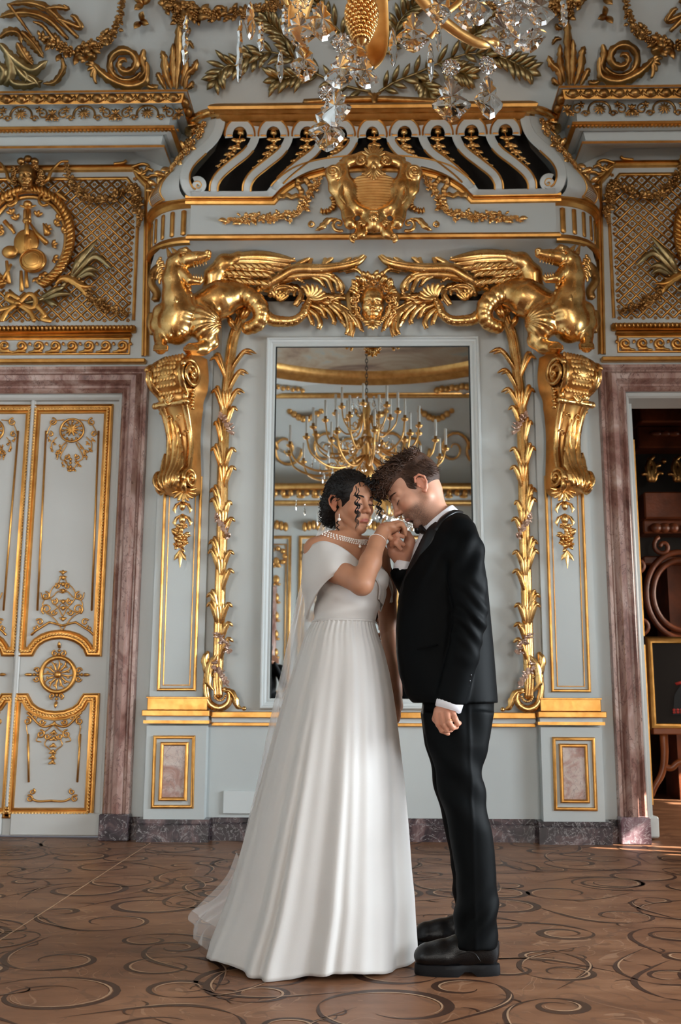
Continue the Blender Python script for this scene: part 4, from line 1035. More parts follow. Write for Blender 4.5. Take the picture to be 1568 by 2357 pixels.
for q in range(5): f.ball(c+[-.02+q*.01,-.016,.034],.010,6,5)
f.build('cherub_head','gold',ct)
# flower swags and ribbons either side of the cartouche
def swag(label):
    f=MB(); random.seed(11)
    garland(f,WP([(518,512),(545,508),(590,506),(640,502),(672,494)],HB+.02,30),[.018,.034,.045,.04,.03],1.1)
    garland(f,WP([(668,505),(690,488),(706,462),(722,440),(735,410)],HB+.03,30),[.034,.045,.045,.034,.024],1.1)
    leaflet(f,W(525,510,HB+.02),(-1,0,.05),.07,.018); leaflet(f,W(560,512,HB+.02),(-.9,0,-.3),.08,.018)
    o=f.build('flower_swag','gold'); reg(o,label,'flower swag','flower swags on the hood frieze')
    g=MB()
    for pts in ([(640,455),(655,450),(672,452),(690,450),(694,438),(685,428),(688,416),(702,414),(712,424),(716,436)],[(738,486),(752,486),(766,478),(770,466),(764,452)]):
        P=np.array(WP(pts,HB+.035,50)); t=np.linspace(0,1,50); P[:,1]-=.012*np.sin(t*50); g.tube(P,.020,6,.22,CAMN)
    g.build('ribbon','gold_matt',o); return o
sw=swag('gilded flower swag with ribbon left of the cartouche'); mirror(sw,'gilded flower swag with ribbon right of the cartouche')
# ------------------------------------------------------------------ woman's mask
def head_sdf(S,T,k=1.,female=True,ears=True,closed=True,sc=1.,mask=False):
    """T(x,y,z): lateral, forward, up in metres -> world"""
    R=T.R; q=lambda x,y,z:T(np.array([x,y,z])*sc); r=lambda *a:np.array(a)*sc
    j=0 if female else 1
    S.ell(q(0,-.015,.035),r(.073,.094,.086),R,.01*sc)
    S.ell(q(0,.032,.040),r(.062,.056,.058),R,.02*sc)
    S.ell(q(0,.030,-.028),r(.056+.006*j,.060+.002*j,.076+.006*j),R,.016*sc)
    for s in (-1,1):
        S.cap(q(s*.050,-.002,-.044-.004*j),q(s*.014,.068,-.094-.004*j),(.016+.004*j)*sc,(.015+.003*j)*sc,.012*sc)
        S.ell(q(s*.036,.060,-.022),r(.026,.026,.028),R,.02*sc)
        S.cap(q(s*.012,.082,.026),q(s*.044,.066,.024),.012*sc,.010*sc,.015*sc)
        S.ell(q(s*.031,.098,.008),r(.017,.014,.012),R,.012*sc,'d')
    S.ell(q(0,.077,-.101),r(.020+.005*j,.018,.018),R,.013*sc)
    S.cap(q(0,.082,.022),q(0,.105,-.020),.0085*sc,.0085*sc,.012*sc)
    S.ell(q(0,.1085,-.024),r(.0115+.001*j,.0115,.010),R,.007*sc)
    for s in (-1,1):
        S.ell(q(s*.0125,.098,-.029),r(.0075,.011,.0075),R,.005*sc)
        S.ell(q(s*.0062,.103,-.0365),r(.0035,.006,.003),R,.002*sc,'d')
        S.ell(q(s*.031,.0755,.006),r(.0155,.0145,.0135),R,.004*sc)
    S.ell(q(0,.078,-.060),r(.034,.018,.024),R,.015*sc)
    S.chain([q(-.026,.0815,-.0600),q(-.010,.0940,-.0572),q(0,.0960,-.0580),q(.010,.0940,-.0572),q(.026,.0815,-.0600)],[.0025*sc,.0048*sc,.0046*sc,.0048*sc,.0025*sc],.003*sc)
    S.chain([q(-.024,.082,-.0635),q(-.008,.0930,-.0672),q(.008,.0930,-.0672),q(.024,.082,-.0635)],[.0025*sc,.0055*sc,.0055*sc,.0025*sc],.004*sc)
    S.chain([q(-.024,.088,-.0618),q(-.010,.1005,-.0622),q(.010,.1005,-.0622),q(.024,.088,-.0618)],.0014*sc,.002*sc,'d')
    S.ell(q(0,.090,-.080),r(.018,.010,.006),R,.008*sc,'d')
    if ears:
        for s in (-1,1):
            S.ell(q(s*.075,-.014,-.006),r(.006,.017,.029),R,.004*sc)
            S.chain([q(s*.079,.004,.010),q(s*.083,-.006,.024),q(s*.087,-.022,.022),q(s*.088,-.032,.006),q(s*.085,-.028,-.012),q(s*.080,-.014,-.028),q(s*.077,-.004,-.034),q(s*.076,.002,-.028)],[.003*sc,.0036*sc,.004*sc,.004*sc,.0038*sc,.0042*sc,.006*sc,.004*sc],.003*sc)
            S.ell(q(s*.0875,-.010,-.003),r(.008,.009,.015),R,.004*sc,'d'); S.cap(q(s*.080,.003,-.010),q(s*.079,.004,-.002),.0035*sc,.003*sc,.003*sc)
class Frame:
    """head pose: origin, face direction, up hint"""
    def __init__(s,o,face,up):
        y=np.array(face,float); y/=np.linalg.norm(y); z=np.array(up,float); z=z-y*(z@y); z/=np.linalg.norm(z); x=np.cross(y,z)
        s.R=np.stack([x,y,z],1); s.o=np.array(o,float)
    def __call__(s,p): return s.o+s.R@np.asarray(p)
    def inv(s,V): return (V-s.o)@s.R
mc=W(*c2(735,1665),.20); T=Frame(mc,(0,-1,-.22),(0,-.2,1)); sc=1.22
S=SDF(mc-[.14,.18,.20],mc+[.14,.12,.20],.0035); head_sdf(S,T,sc=sc,ears=False)
V,F=S.mesh(1); 
mk=MB(); mk.add(V,F); mk=reg(mk.build('woman_mask','gold'),"gilded woman's face mask crowned with leaves above the mirror",'mask')
f=MB(); 
for s in (-1,1):
    c=T(np.array([s*.031,.088,.004])*sc)
    t=np.linspace(PI*.05,PI*.95,10); f.tube(np.array([T(np.array([s*.031+.014*math.cos(a),.089-.004*abs(math.cos(a)),.006+.006*math.sin(a)])*sc) for a in t]),.0014,5)
    t=np.linspace(PI*1.05,PI*1.95,10); f.tube(np.array([T(np.array([s*.031+.014*math.cos(a),.089-.004*abs(math.cos(a)),.006+.006*math.sin(a)])*sc) for a in t]),.0012,5)
f.build('eyelids','gold',mk)
random.seed(21); f=MB()
for k in range(46):
    a=random.uniform(-.6,PI+.6); r=random.uniform(.105,.155); c=mc+np.array([r*math.cos(a)*1.05,random.uniform(-.07,.02),.01+r*math.sin(a)*1.1])
    f.tube(spiral((c[0],c[2]),.028,.006,1.3,random.uniform(0,6),14,-c[1],-c[1]+.015,d=random.choice((-1,1))),.008,6)
for s in (-1,1):
    for k in range(16):
        z=-.02-.011*k; c=mc+np.array([s*(.118-.0011*k*k*.45),-.055-.002*(k%2),z]); f.ball(c,(.015,.015,.013),7,5)
f.build('hair','gold',mk)
f=MB()
for k in range(26):
    a=PI*(.08+.84*k/25); r=.112+.03*random.random(); c=mc+np.array([r*.95*math.cos(a),-.08-random.random()*.02,.02+r*1.05*math.sin(a)])
    leaflet(f,c,(math.cos(a+random.uniform(-.7,.7)),-.2,math.sin(a+random.uniform(-.7,.7))),.062,.018); 
    if k%2: f.ball(c,.009,7,5)
for k in range(7):
    a=-PI/2+(k-3)*.5; leaflet(f,mc+np.array([0,-.07,-.15]),(math.cos(a),0,math.sin(a)),.07,.018)
f.build('leaf_crown','gold',mk)
f=MB()
for s in (-1,1):
    leafm(f,[mc+np.array(q) for q in ((s*.03,.04,.19),(s*.12,.03,.16),(s*.165,.02,.09),(s*.16,.02,.0),(s*.14,.01,-.06))],.028,.02,4,.35)
f.build('backing_shell','gold_dark',mk)
# ------------------------------------------------------------------ acanthus frieze, left half then mirrored
def c6(x,y): return (330+x/2.904,530+y/2.904)
def fol():
    f=MB(); H=.13
    def P(pts,h=H,n=24): return WP([c6(*p[:2])+((p[2],) if len(p)>2 else ()) for p in pts],h,n)
    def stem(pts,r,h=H): 
        p=P(pts,h,30); n=len(p); f.tube(p,np.interp(np.linspace(0,1,n),np.linspace(0,1,len(r)),r),8,.75,CAMN)
        q=p.copy(); q[:,2]+=.012; q[:,1]-=.01; f.tube(q,np.interp(np.linspace(0,1,n),np.linspace(0,1,len(r)),r)*.5,6)
    def claw(pts,r,h=H+.03):
        p=P(pts,h,16); f.tube(p,r*np.interp(np.linspace(0,1,16),[0,.3,.8,1],[.8,1,.75,.5]),7,.7,CAMN); f.ball(p[-1],r*.62,7,5)
    stem([(790,380),(900,320),(1010,262),(1200,258),(1400,225),(1480,170),(1520,105)],[.035,.04,.045,.04,.035,.02,.008],.17)
    stem([(760,400),(900,330),(1060,300),(1200,300),(1280,325),(1330,380),(1325,425)],[.03,.04,.04,.035,.03,.022,.012],.15)
    stem([(840,440),(900,390),(960,385),(1005,405),(1010,440)],[.02,.028,.024,.018,.01],.12)
    stem([(1100,470),(1200,475),(1300,505),(1390,560),(1440,650)],[.03,.035,.03,.025,.012],.13)
    for q in ([(930,300),(945,230),(1000,190),(1022,155)],[(980,280),(1030,230),(1100,190),(1125,135),(1108,128)],[(1040,275),(1100,240),(1130,180)],[(1180,255),(1225,215),(1268,170),(1262,115),(1235,100)],[(1290,250),(1330,220),(1385,180),(1380,128)],[(1390,220),(1430,185),(1450,150)],[(1200,240),(1215,205),(1215,170)],
              [(820,150),(835,130),(870,115)],[(700,145),(690,110),(740,100),(795,98)],[(660,140),(630,100),(575,98)],[(870,165),(910,130),(960,110),(1020,98)],[(900,175),(950,150),(995,128)],[(670,150),(665,110),(672,75)],
              [(1180,310),(1230,330),(1250,370),(1262,410)],[(1130,310),(1180,335),(1205,370)],[(1230,300),(1290,345),(1300,400)],[(1340,270),(1400,255),(1440,270),(1462,295)],[(1290,265),(1360,245),(1400,262)],[(1240,440),(1290,450),(1335,425)],
              [(900,350),(960,330),(1020,320),(1060,340)],[(940,440),(960,400),(1000,400)],[(850,430),(860,380),(900,360)],[(1010,500),(1050,440),(1040,400)],
              [(1060,520),(1100,560),(1120,600),(1125,625)],[(1090,520),(1150,560),(1178,610),(1168,650)],[(1120,500),(1190,530),(1215,580)],[(1180,490),(1240,540),(1270,590),(1268,620)],[(1240,495),(1300,550),(1330,600)],[(1260,490),(1350,560),(1370,640),(1355,690)],[(1300,500),(1380,590),(1395,650),(1385,700)],[(1340,530),(1400,590),(1430,640)],[(1380,540),(1430,600),(1455,665)],
              [(1250,470),(1300,450),(1360,455)],[(1160,460),(1220,440),(1300,470)]):
        claw(q,.0195); claw([(x+14,y+(13 if y<320 else 9)) for x,y in q],.014,H-.01)
    for pts,w_ in (([(760,330),(900,300),(1040,255),(1200,245),(1380,215),(1500,130)],.030),([(760,360),(900,345),(1050,310),(1200,310),(1300,345),(1330,415)],.032),([(1080,480),(1200,490),(1310,540),(1410,640)],.034),([(1060,500),(1150,530),(1230,590)],.028),([(1200,500),(1300,560),(1365,660)],.028),([(800,400),(900,400),(1000,380),(1080,420)],.034),([(1150,420),(1240,440),(1320,430)],.026),([(640,330),(720,330),(800,350)],.03)):
        leafm(f,P(pts,.09,26),w_,.02,7,.35,ribs=2,taper=.45)
    for x,y in ((1100,250),(1020,330),(1190,270),(1270,300),(1250,480),(1320,540),(900,290),(860,345),(1070,470),(1205,505),(1380,600),(1440,150),(1480,120)):
        f.ball(W(*c6(x,y),.19),.011,7,5)
    return f
ac=reg(fol().build('acanthus_frieze','gold'),'gilded curling acanthus foliage between the left griffin and the face mask','carved foliage','acanthus foliage above the mirror')
mirror(ac,'gilded curling acanthus foliage between the right griffin and the face mask')
# ------------------------------------------------------------------ griffin
lo=W(*c6(20,900),.05); hi=W(*c6(900,40),.05)
lo=np.array([lo[0]-.03,-.52,lo[2]-.02]); hi=np.array([hi[0]+.03,-.0,hi[2]+.04])
S=SDF(lo,hi,.005)
w6=lambda x,y,h: W(*c6(x,y),h)
S.chain([w6(215,230,.33),w6(205,330,.32),w6(225,450,.30),w6(260,560,.28)],[.070,.076,.098,.125],.04)
S.ell(w6(225,620,.27),(.135,.13,.155),k=.04); S.ell(w6(262,200,.34),(.068,.07,.064),k=.02)
S.chain([w6(300,200,.37),w6(365,186,.39),w6(424,172,.40)],[.058,.046,.032],.012); S.ell(w6(432,150,.41),(.026,.028,.018),k=.006)
S.chain([w6(262,285,.36),w6(315,335,.38),w6(375,345,.385)],[.044,.032,.022],.012); S.ell(w6(392,330,.385),(.016,.02,.022),k=.006)
S.chain([w6(312,264,.40),w6(350,258,.42),w6(410,240,.44)],[.026,.030,.024],.005,'d')
S.chain([w6(245,140,.36),w6(285,128,.385),w6(315,145,.39)],[.018,.018,.012],.008)
S.ell(w6(430,196,.415),(.010,.012,.012),k=.003,op='d')
S.cap(w6(180,175,.33),w6(155,112,.33),.022,.006,.01); S.cap(w6(215,150,.34),w6(190,120,.34),.02,.008,.01)
S.ell(w6(272,168,.40),(.030,.022,.022),k=.004,op='d'); S.ell(w6(272,168,.395),(.019,.018,.017),k=.002); S.ell(w6(305,150,.38),(.02,.018,.012),k=.008)
S.cap(w6(290,340,.37),w6(300,380,.37),.016,.006,.01)
# legs and haunches
S.chain([w6(130,560,.25),w6(105,640,.24),w6(120,720,.28),w6(115,790,.33)],[.075,.06,.045,.042],.03)
S.ell(w6(410,620,.27),(.118,.11,.13),k=.015); S.chain([w6(400,660,.28),w6(450,745,.25),w6(400,790,.28),w6(320,800,.33)],[.09,.055,.045,.048],.025)
S.chain([w6(420,520,.20),w6(520,460,.19),w6(600,430,.17),w6(690,430,.17)],[.13,.13,.10,.08],.04)
for cx,cy in ((115,800),(315,810)):
    for k in range(4):
        x0=cx-36+k*24; S.chain([w6(x0+4,cy-20,.36),w6(x0,cy+8,.385),w6(x0-2,cy+40,.37)],[.017,.016,.011],.005)
        S.cap(w6(x0-2,cy+40,.375),w6(x0-2,cy+58,.355),.009,.003,.003)
# curled segmented rump
cc=[(640,420,.17),(700,440,.2),(770,500,.21),(790,570,.2),(760,630,.18),(700,655,.16)]
for i,(x,y,h) in enumerate(cr(cc,10)): S.ell(w6(x,y,h),.080-.0035*i,k=.004)
def gd(V):
    c=np.array(w6(410,620,.3)); u=V-c; r=np.hypot(u[:,0],u[:,2])
    return .0022*vnoise(V,40,5)+.0035*np.sin(np.arctan2(u[:,2],u[:,0]-.12)*22)*np.exp(-((r-.08)/.06)**2)*(V[:,1]<-.25)
gb=from_sdf(S,2,gd); gr=reg(gb.build('griffin','gold'),'gilded snarling griffin crouching on the left console, its head turned to the mask','griffin statue','griffins guarding the mantel')
f=MB(); S2=SDF(w6(380,480,.05)-[.02,.35,.02],w6(1040,120,.05)+[.03,.02,.03],.005)
S2.chain([w6(440,430,.22),w6(470,300,.24),w6(540,215,.25),(w6(640,190,.24)),w6(760,200,.22)],[.06,.062,.055,.045,.03],.03,sq=(1,.8))
S2.ell(w6(590,300,.20),(.16,.035,.11),k=.03)
V,F=S2.mesh(1); f.add(V+normals(V,F)*(.004*vnoise(V,70,4))[:,None],F)
for k,(tx,ty) in enumerate(((1022,205),(985,232),(940,262),(880,285),(815,300),(745,332),(650,362))):
    sx=560-k*8; sy=190+k*22
    leafm(f,WP([c6(sx,sy),c6((sx*1.1+tx)/2.1,(sy+ty)/2-22+k*2),c6(tx,ty)],.265-.008*k,14),.044,.022,0,0,ribs=2,taper=.5)
for r_ in range(3):
    for k in range(9):
        x=470+k*42-r_*14; y=225+r_*42+k*3*r_*.6; leafm(f,WP([c6(x,y),c6(x+35,y+14),c6(x+66,y+38)],.265-.012*r_,8),.020,.012,0,0)
f.build('wing','gold',gr)
f=MB(); tl=[(700,655,.16),(780,640,.15),(840,620,.14),(880,560,.16),(885,480,.16),(905,560,.16),(950,605,.16),(1020,605,.16),(1070,560,.16),(1095,500,.16),(1115,450,.16)]
tl=[(800,560,.15),(860,600,.14),(930,610,.15),(1010,605,.16),(1070,560,.17),(1095,500,.17),(1120,450,.17)]
P=WP([c6(a,b)+(h,) for a,b,h in tl],0,40); f.tube(P,np.interp(np.linspace(0,1,40),[0,.3,.7,1],[.045,.038,.028,.022])*(1+.13*np.abs(np.sin(np.arange(40)*1.3))),9)
for q in P[::3]: f.ball(q+np.array([0,-.02,-.02]),.014,6,5)
f.build('tail','gold',gr)
f=MB(); c=c6(1115,455)
for k in range(7):
    a=.15+k*.33; tip=c6(1115+110*math.cos(a),455-95*math.sin(a)); blade(f,W(*c,.18),W(*tip,.21),.12,.022,.5)
for (ax,ay) in ((905,470),(880,450)):
    for k in range(4): blade(f,w6(ax,ay,.16),w6(ax-20+k*28,ay-55+8*abs(k-1.5),.18),.1,.018,.5)
f.build('tail_fin','gold',gr)
f=MB()
for k in range(5):
    f.tube(np.array([w6(338+k*20,222-k*5,.415),w6(342+k*20,250-k*5,.42)]),[.009,.001],6)
    f.tube(np.array([w6(318+k*17,318+k*2,.40),w6(320+k*17,290+k*1,.405)]),[.009,.001],6)
f.build('teeth','gold',gr)
f=MB(); random.seed(4)
for k in range(46):
    u=random.random(); x=200+55*math.sin(u*3)+random.uniform(-50,70); y=220+u*460; h=.36+.03*math.sin(u*3)+random.uniform(-.01,.01)-abs(x-215)*.0006
    leafm(f,WP([c6(x,y),c6(x+random.uniform(-8,8),y+28),c6(x+random.uniform(-16,16),y+58)],h,7),.016,.014,0,0)
for k in range(10):
    blade(f,w6(120+random.uniform(-10,40),180+k*14,.32),w6(100+random.uniform(-10,20),215+k*16,.31),.2,.014)
f.build('mane','gold',gr)
# scrolled foliage behind the griffin's shoulder
f=MB()
for s_ in ([(60,300),(55,360),(90,420),(80,470)],[(110,240),(70,280),(62,330)],[(60,560),(50,620),(70,690)]): f.tube(WP([c6(*p) for p in s_],.12,14),.032,8,.8,CAMN)
f.build('back_foliage','gold_dark',gr)
mirror(gr,'gilded snarling griffin crouching on the right console, its head turned to the mask')
# ------------------------------------------------------------------ console under the griffin
phi=math.radians(27); U=np.array([math.cos(phi),math.sin(phi)*-1*-1,0]); 
U=np.array([math.cos(phi),math.sin(phi),0])*1.; U=np.array([math.cos(phi),-math.sin(phi),0]); Nn=np.array([-math.sin(phi),-math.cos(phi),0])
# outward-turned front: the side facing the mirror shows
U=np.array([math.cos(phi),-math.sin(phi)*-1,0]); U=np.array([math.cos(phi),-math.sin(phi),0])
Nn=np.array([-math.sin(phi),-math.cos(phi),0])
bx=X_(432,960,.10)
def cw(s,d,z): return np.array([bx,-.08,0])+U*s+Nn*d+np.array([0,0,z])
yk=[818,835,858,885,905,918,930,942,960,1000,1040,1080,1105,1125,1142]
dk=[.14,.25,.29,.26,.20,.185,.19,.17,.145,.105,.095,.125,.175,.17,.06]
wk=[.135,.150,.155,.145,.125,.115,.115,.11,.105,.10,.105,.115,.12,.115,.07]
zk=[Z_(y,.08+d*.9,px=430) for y,d in zip(yk,dk)]
KP=cr([(a,b,c) for a,b,c in zip(zk,dk,wk)],60)
f=MB(); rows=[]
for z,d,w_ in KP:
    rows.append([cw(-w_,-.02,z),cw(-w_,d-.03,z),cw(-w_*.72,d-.03,z),cw(-w_*.6,d-.012,z),cw(-w_*.3,d+.004,z),cw(0,d+.01,z),cw(w_*.3,d+.004,z),cw(w_*.6,d-.012,z),cw(w_*.72,d-.03,z),cw(w_,d-.03,z),cw(w_,-.02,z)])
f.grid(np.array(rows)); n=11; f.F.append(tuple(range(n))[::-1]); f.F.append(tuple(range(59*n,60*n)))
cs=reg(f.build('scroll_console','gold_matt',auto=50),'gilded scroll console with scales and acanthus under the left griffin','console','scroll consoles carrying the griffins')
for s in (-1,1):
    f=MB()
    f.tube(np.array([cw(s*w_*.86,d-.012,z) for z,d,w_ in KP[:-3]]),.030,8,.55,Nn)
    for zc,dc,r0,tn,a0 in ((zk[2],dk[2]-.10,.095,1.9,0.4),(zk[12]+.01,dk[12]-.055,.062,1.8,-.3)):
        t=np.linspace(0,1,50); a=a0+t*tn*2*PI; r=r0*(1-t)**.8+.008
        wv=np.interp(zc,KP[::-1,0],KP[::-1,2])
        f.tube(np.array([cw(s*(wv+.002+.02*u),dc+rr*math.cos(q),zc+rr*math.sin(q)) for q,rr,u in zip(a,r,t)]),.016*(1.1-.5*t),8)
        f.ball(cw(s*(wv+.02),dc,zc),.02,8,6)
        f.lathe((0,0,0),[(0.001,0)],3) if False else None
        disc=MB(); A2=np.linspace(0,2*PI,24,endpoint=False); 
        V=[cw(s*(wv+.0),dc+(r0+.008)*math.cos(q),zc+(r0+.008)*math.sin(q)) for q in A2]+[cw(s*(wv-.04),dc+(r0+.008)*math.cos(q),zc+(r0+.008)*math.sin(q)) for q in A2]
        disc.add(V,[tuple(range(24)),tuple(range(24,48))[::-1]]+[(i,(i+1)%24,24+(i+1)%24,24+i) for i in range(24)]); f.add(disc.verts(),disc.F)
    for q in range(7): 
        zz_=zk[3]-.02-.022*q; f.ball(cw(s*.135,dk[4]-.07+.01*(q%2),zz_),(.018,.018,.014),7,5)
    f.build('volute','gold',cs)
f=MB()
for r_ in range(8):
    z=zk[4]+ (zk[0]-zk[4])*(r_+.2)/8; d=float(np.interp(z,KP[::-1,0],KP[::-1,1]))
    for c_ in range(-3,4):
        x=(c_+(.5 if r_%2 else 0))*.028
        if abs(x)<.09: f.ball(cw(x,d+.004,z),(.017,.007,.022),9,6,np.stack([U,-Nn*-1,[0,0,1]],1))
f.build('scale_panel','gold_matt',cs)
f=MB(); zr=zk[6]; dd=dk[6]+.01; f.tube(np.array([cw(x,dd,zr) for x in np.linspace(-.135,.135,12)]),[.022,.026,.020,.018,.022,.018,.018,.022,.018,.020,.026,.022],10)
for s in (-1,1): f.ball(cw(s*.135,dd,zr),(.024,.024,.024),10,7); 
f.tube(spiral((0,0),.03,.008,1.3,1.5,18)[:, [0,1,2]]*[1,1,1]+cw(0,dd+.02,zr+.01),.011,7)
for k in range(5): 
    a=PI/2+(k-2)*.5; blade(f,cw(0,dd+.02,zr),cw(.06*math.cos(a),dd+.03,zr+.065*math.sin(a)),0,.012,nrm=Nn)
f.build('cross_roll','gold',cs)
f=MB()
def fz(y): z=float(np.interp(y,yk,zk)); return z,float(np.interp(z,KP[::-1,0],KP[::-1,1]))
def acan(x0,y0,x1,y1,w_,lob=4,out=.02):
    P=[]
    for u in np.linspace(0,1,14):
        z,d=fz(y0+(y1-y0)*u); P.append(cw(x0+(x1-x0)*u+.012*math.sin(u*PI)*(1 if x1>x0 else -1 if x1<x0 else 0),d+.030+out*u**3,z))
    leafm(f,P,w_*1.15,.030,lob,.45,Nn,ribs=1)
acan(0,1125,0,985,.035,5,.03); acan(0,1060,0,970,.024,4,.03)
for s in (-1,1):
    acan(s*.02,1120,s*.045,1000,.026,5,.03); acan(s*.04,1125,s*.075,1045,.026,4,.03); acan(s*.065,1130,s*.095,1090,.02,3,.03); acan(s*.01,1050,s*.03,975,.018,4,.03)
    for (y,x) in ((962,.04),(1000,.07)): 
        z,d=fz(y); f.tube(np.array([cw(s*(x+.018*math.cos(q)),d+.015,z+.018*math.sin(q)) for q in np.linspace(0,5,12)]),.006,6)
f.build('acanthus_spray','gold',cs)
f=MB(); random.seed(8)
pc=lambda px,py,h=.16: W(px,py,h)
for k in range(9):
    a=-PI/2+(k-4)*.42; blade(f,pc(424,1128,.2),pc(424,1128,.2)+np.array([.085*math.cos(a),-.01,.085*math.sin(a)]),.05,.018)
for k,(y,w_) in enumerate(((1165,.022),(1195,.026))):
    f.ball(pc(420,y),(w_,w_,w_*1.5),9,7)
    for s in (-1,1): leafm(f,[pc(420,y-12),pc(420+s*12,y-4),pc(420+s*19,y+8),pc(420+s*16,y+17)],.014,.01,3,.3)
garland(f,np.array([pc(420,1208),pc(419,1225),pc(418,1250),pc(417,1262)]),[.03,.055,.055,.035],1.3)
rose(f,pc(418,1240,.2),.05)
for s in (-1,0,1): leafm(f,[pc(415,1265),pc(415+s*8,1280),pc(414+s*14 if s else 414,1290 if s else 1308)],.018,.01,3,.3)
f.build('flower_drop','gold',cs)
mirror(cs,'gilded scroll console with scales and acanthus under the right griffin')
# ------------------------------------------------------------------ palm trunk columns
HP=.07
pc_=thing('palm_column',W(505,1636,.0),'gilded palm trunk climbing the wall left of the mirror, wound with silvery flowers','carved palm','gilded palm trunks framing the mirror')
tr=[(562,690),(552,735),(538,775),(530,820),(524,880),(518,940),(515,1000),(513,1080),(512,1160),(511,1240),(508,1320),(506,1400),(504,1480),(501,1560),(504,1605)]
P=WP(tr,HP,80); rr=np.interp(np.linspace(0,1,80),[0,.1,.3,.9,1],[.026,.040,.041,.038,.030])
f=MB(); f.tube(P,rr,12,.8,CAMN)
for o_ in (-.6,.5):
    Q=P.copy(); Q[:,0]+=o_*.034; Q[:,1]-=.026*(1-o_*o_*.6); f.tube(Q,.010,6)
f.build('trunk','gold',pc_)
def tx(y): return float(np.interp(y,[p[1] for p in tr],[p[0] for p in tr]))
R_=[(591,811),(573,858),(564,902),(548,943),(545,1038),(545,1080),(535,1160),(542,1198),(540,1274),(540,1317),(536,1395),(537,1439),(538,1475)]
L2=[(482,827),(485,903),(491,977),(484,1036),(482,1131),(482,1154),(480,1250),(478,1272),(475,1372),(475,1394)]
for (ex,ey),s in [(p,1) for p in R_]+[(p,-1) for p in L2]:
    f=MB(); y0=ey+52; x0=tx(y0)+s*3
    for (dx,dy,w_) in ((0,0,.018),(-s*9,-8 if s<0 else 6,.013)):
        tipx,tipy=ex+dx,ey+dy
        pts=[(x0,y0,HP+.01),(x0+s*(abs(tipx-x0))*.22,y0-(y0-tipy)*.55,HP+.035),(x0+s*abs(tipx-x0)*.6,tipy-4,HP+.045),(tipx,tipy+(3 if dx==0 else 0),HP+.03)]
        leafm(f,np.array([W(*q) for q in cr(pts,14)]),w_,.012,0,0,taper=.5,ribs=1)
    f.build('palm_leaf','gold',pc_)
for y in (905,1075,1180,1290,1400):
    f=MB(); x=tx(y)
    for dx in (-6,1,7): leafm(f,np.array([W(*q) for q in cr([(x+dx*.5,y+34,HP+.03),(x+dx,y+8,HP+.04),(x+dx*1.2,y-10,HP+.05)],8)]),.012,.010,0,0)
    f.build('trunk_sheath','gold',pc_)
for (x,y) in ((522,975),(512,1210),(516,1478),(508,1552)):
    f=MB(); random.seed(int(y))
    for k in range(34):
        u=random.uniform(-1,1); c=W(x+u*17,y+u*24+random.uniform(-8,8),HP+.05+random.uniform(-.01,.02)); z=random.random()
        if z<.5: rose(f,c,random.uniform(.010,.016))
        else:
            a=random.uniform(0,6.28); leaflet(f,c,(math.cos(a),-.2,math.sin(a)),random.uniform(.02,.04),.007)
    f.build('flower_spray','silver_rose',pc_,label='silvery pink flower spray')
f=MB()
f.tube(WP([(478,1500),(476,1545),(474,1585),(482,1618),(505,1630),(526,1618),(528,1596),(515,1585)],HP+.01,40),np.linspace(.02,.022,40)*np.interp(np.linspace(0,1,40),[0,.5,1],[.7,1.3,.8]),9,.8,CAMN)
leafm(f,WP([(495,1560),(478,1545),(472,1515),(480,1503)],HP+.03,14),.03,.018,4,.35); leafm(f,WP([(492,1590),(480,1570),(484,1530),(500,1505)],HP+.05,16),.03,.018,4,.4)
leafm(f,WP([(512,1592),(528,1590),(540,1605),(546,1625),(560,1632)],HP+.02,18),.026,.018,4,.35); f.ball(W(562,1631,HP+.02),.016,8,6)
for k in range(9):
    a=PI+.3+k*.33; f.ball(W(506+13*math.cos(a),1598-13*math.sin(a)*1.1,HP+.04),.009,7,5)
f.build('root_scroll','gold',pc_)
f=MB()
for (a,b) in (((560,740),(585,700)),((552,730),(548,690)),((556,742),(572,700)),((545,760),(527,725)),((566,715),(598,690))):
    leafm(f,np.array([W(*q) for q in cr([(*a,HP+.03),((a[0]+b[0])/2-4,(a[1]+b[1])/2,HP+.07),(*b,HP+.06)],12)]),.024,.016,0,0,ribs=2)
f.build('crown_leaves','gold',pc_)
mirror(pc_,'gilded palm trunk climbing the wall right of the mirror, wound with silvery flowers')
# ================================================================== gilded panel over the left door (mirrored over the right one)
def c5(x,y): return (x/3.92,320+y/3.92)
def o5(x,y,h=.03): return W(*c5(x,y),h)
od=thing('overdoor_panel',W(64,830,0),'gilded panel of lattice, oval wreath and female mask above the closed left door','overdoor relief')
f=MB(); 
def w5(x,y,h=0): q=o5(x,y,h); return (float(q[0]),float(q[2]),0)
XS=X_(64,560)
xl_=2*XS-w5(1330,430)[0]
P5=[w5(1310,1960),w5(1345,420),w5(1240,330),w5(1215,262)]
f.strip([w5(1312,1965),w5(1338,430),w5(1258,345),w5(1220,268),(2*XS-w5(1220,268)[0],w5(1220,268)[1],0),(2*XS-w5(1258,345)[0],w5(1258,345)[1],0),(2*XS-w5(1338,430)[0],w5(1338,430)[1],0),(2*XS-w5(1312,1965)[0],w5(1312,1965)[1],0)],
 [(-.028,0),(-.026,.02),(-.012,.03),(-.008,.018),(.004,.018),(.008,.034),(.022,.03),(.026,0)])
f.build('outer_frame','gold_paint',od,auto=40)
f=MB(); inn=[w5(1205,1640),w5(1240,820),w5(1262,480),w5(1180,395),w5(1150,358)]
f.strip(inn+[(2*XS-a,b,0) for a,b,_ in inn[::-1]],hr(.013,.016)); f.build('inner_frame','gold_paint',od,auto=40)
f=MB(); cx,cz=XS,Z_(552); rx,rz=.335,.40
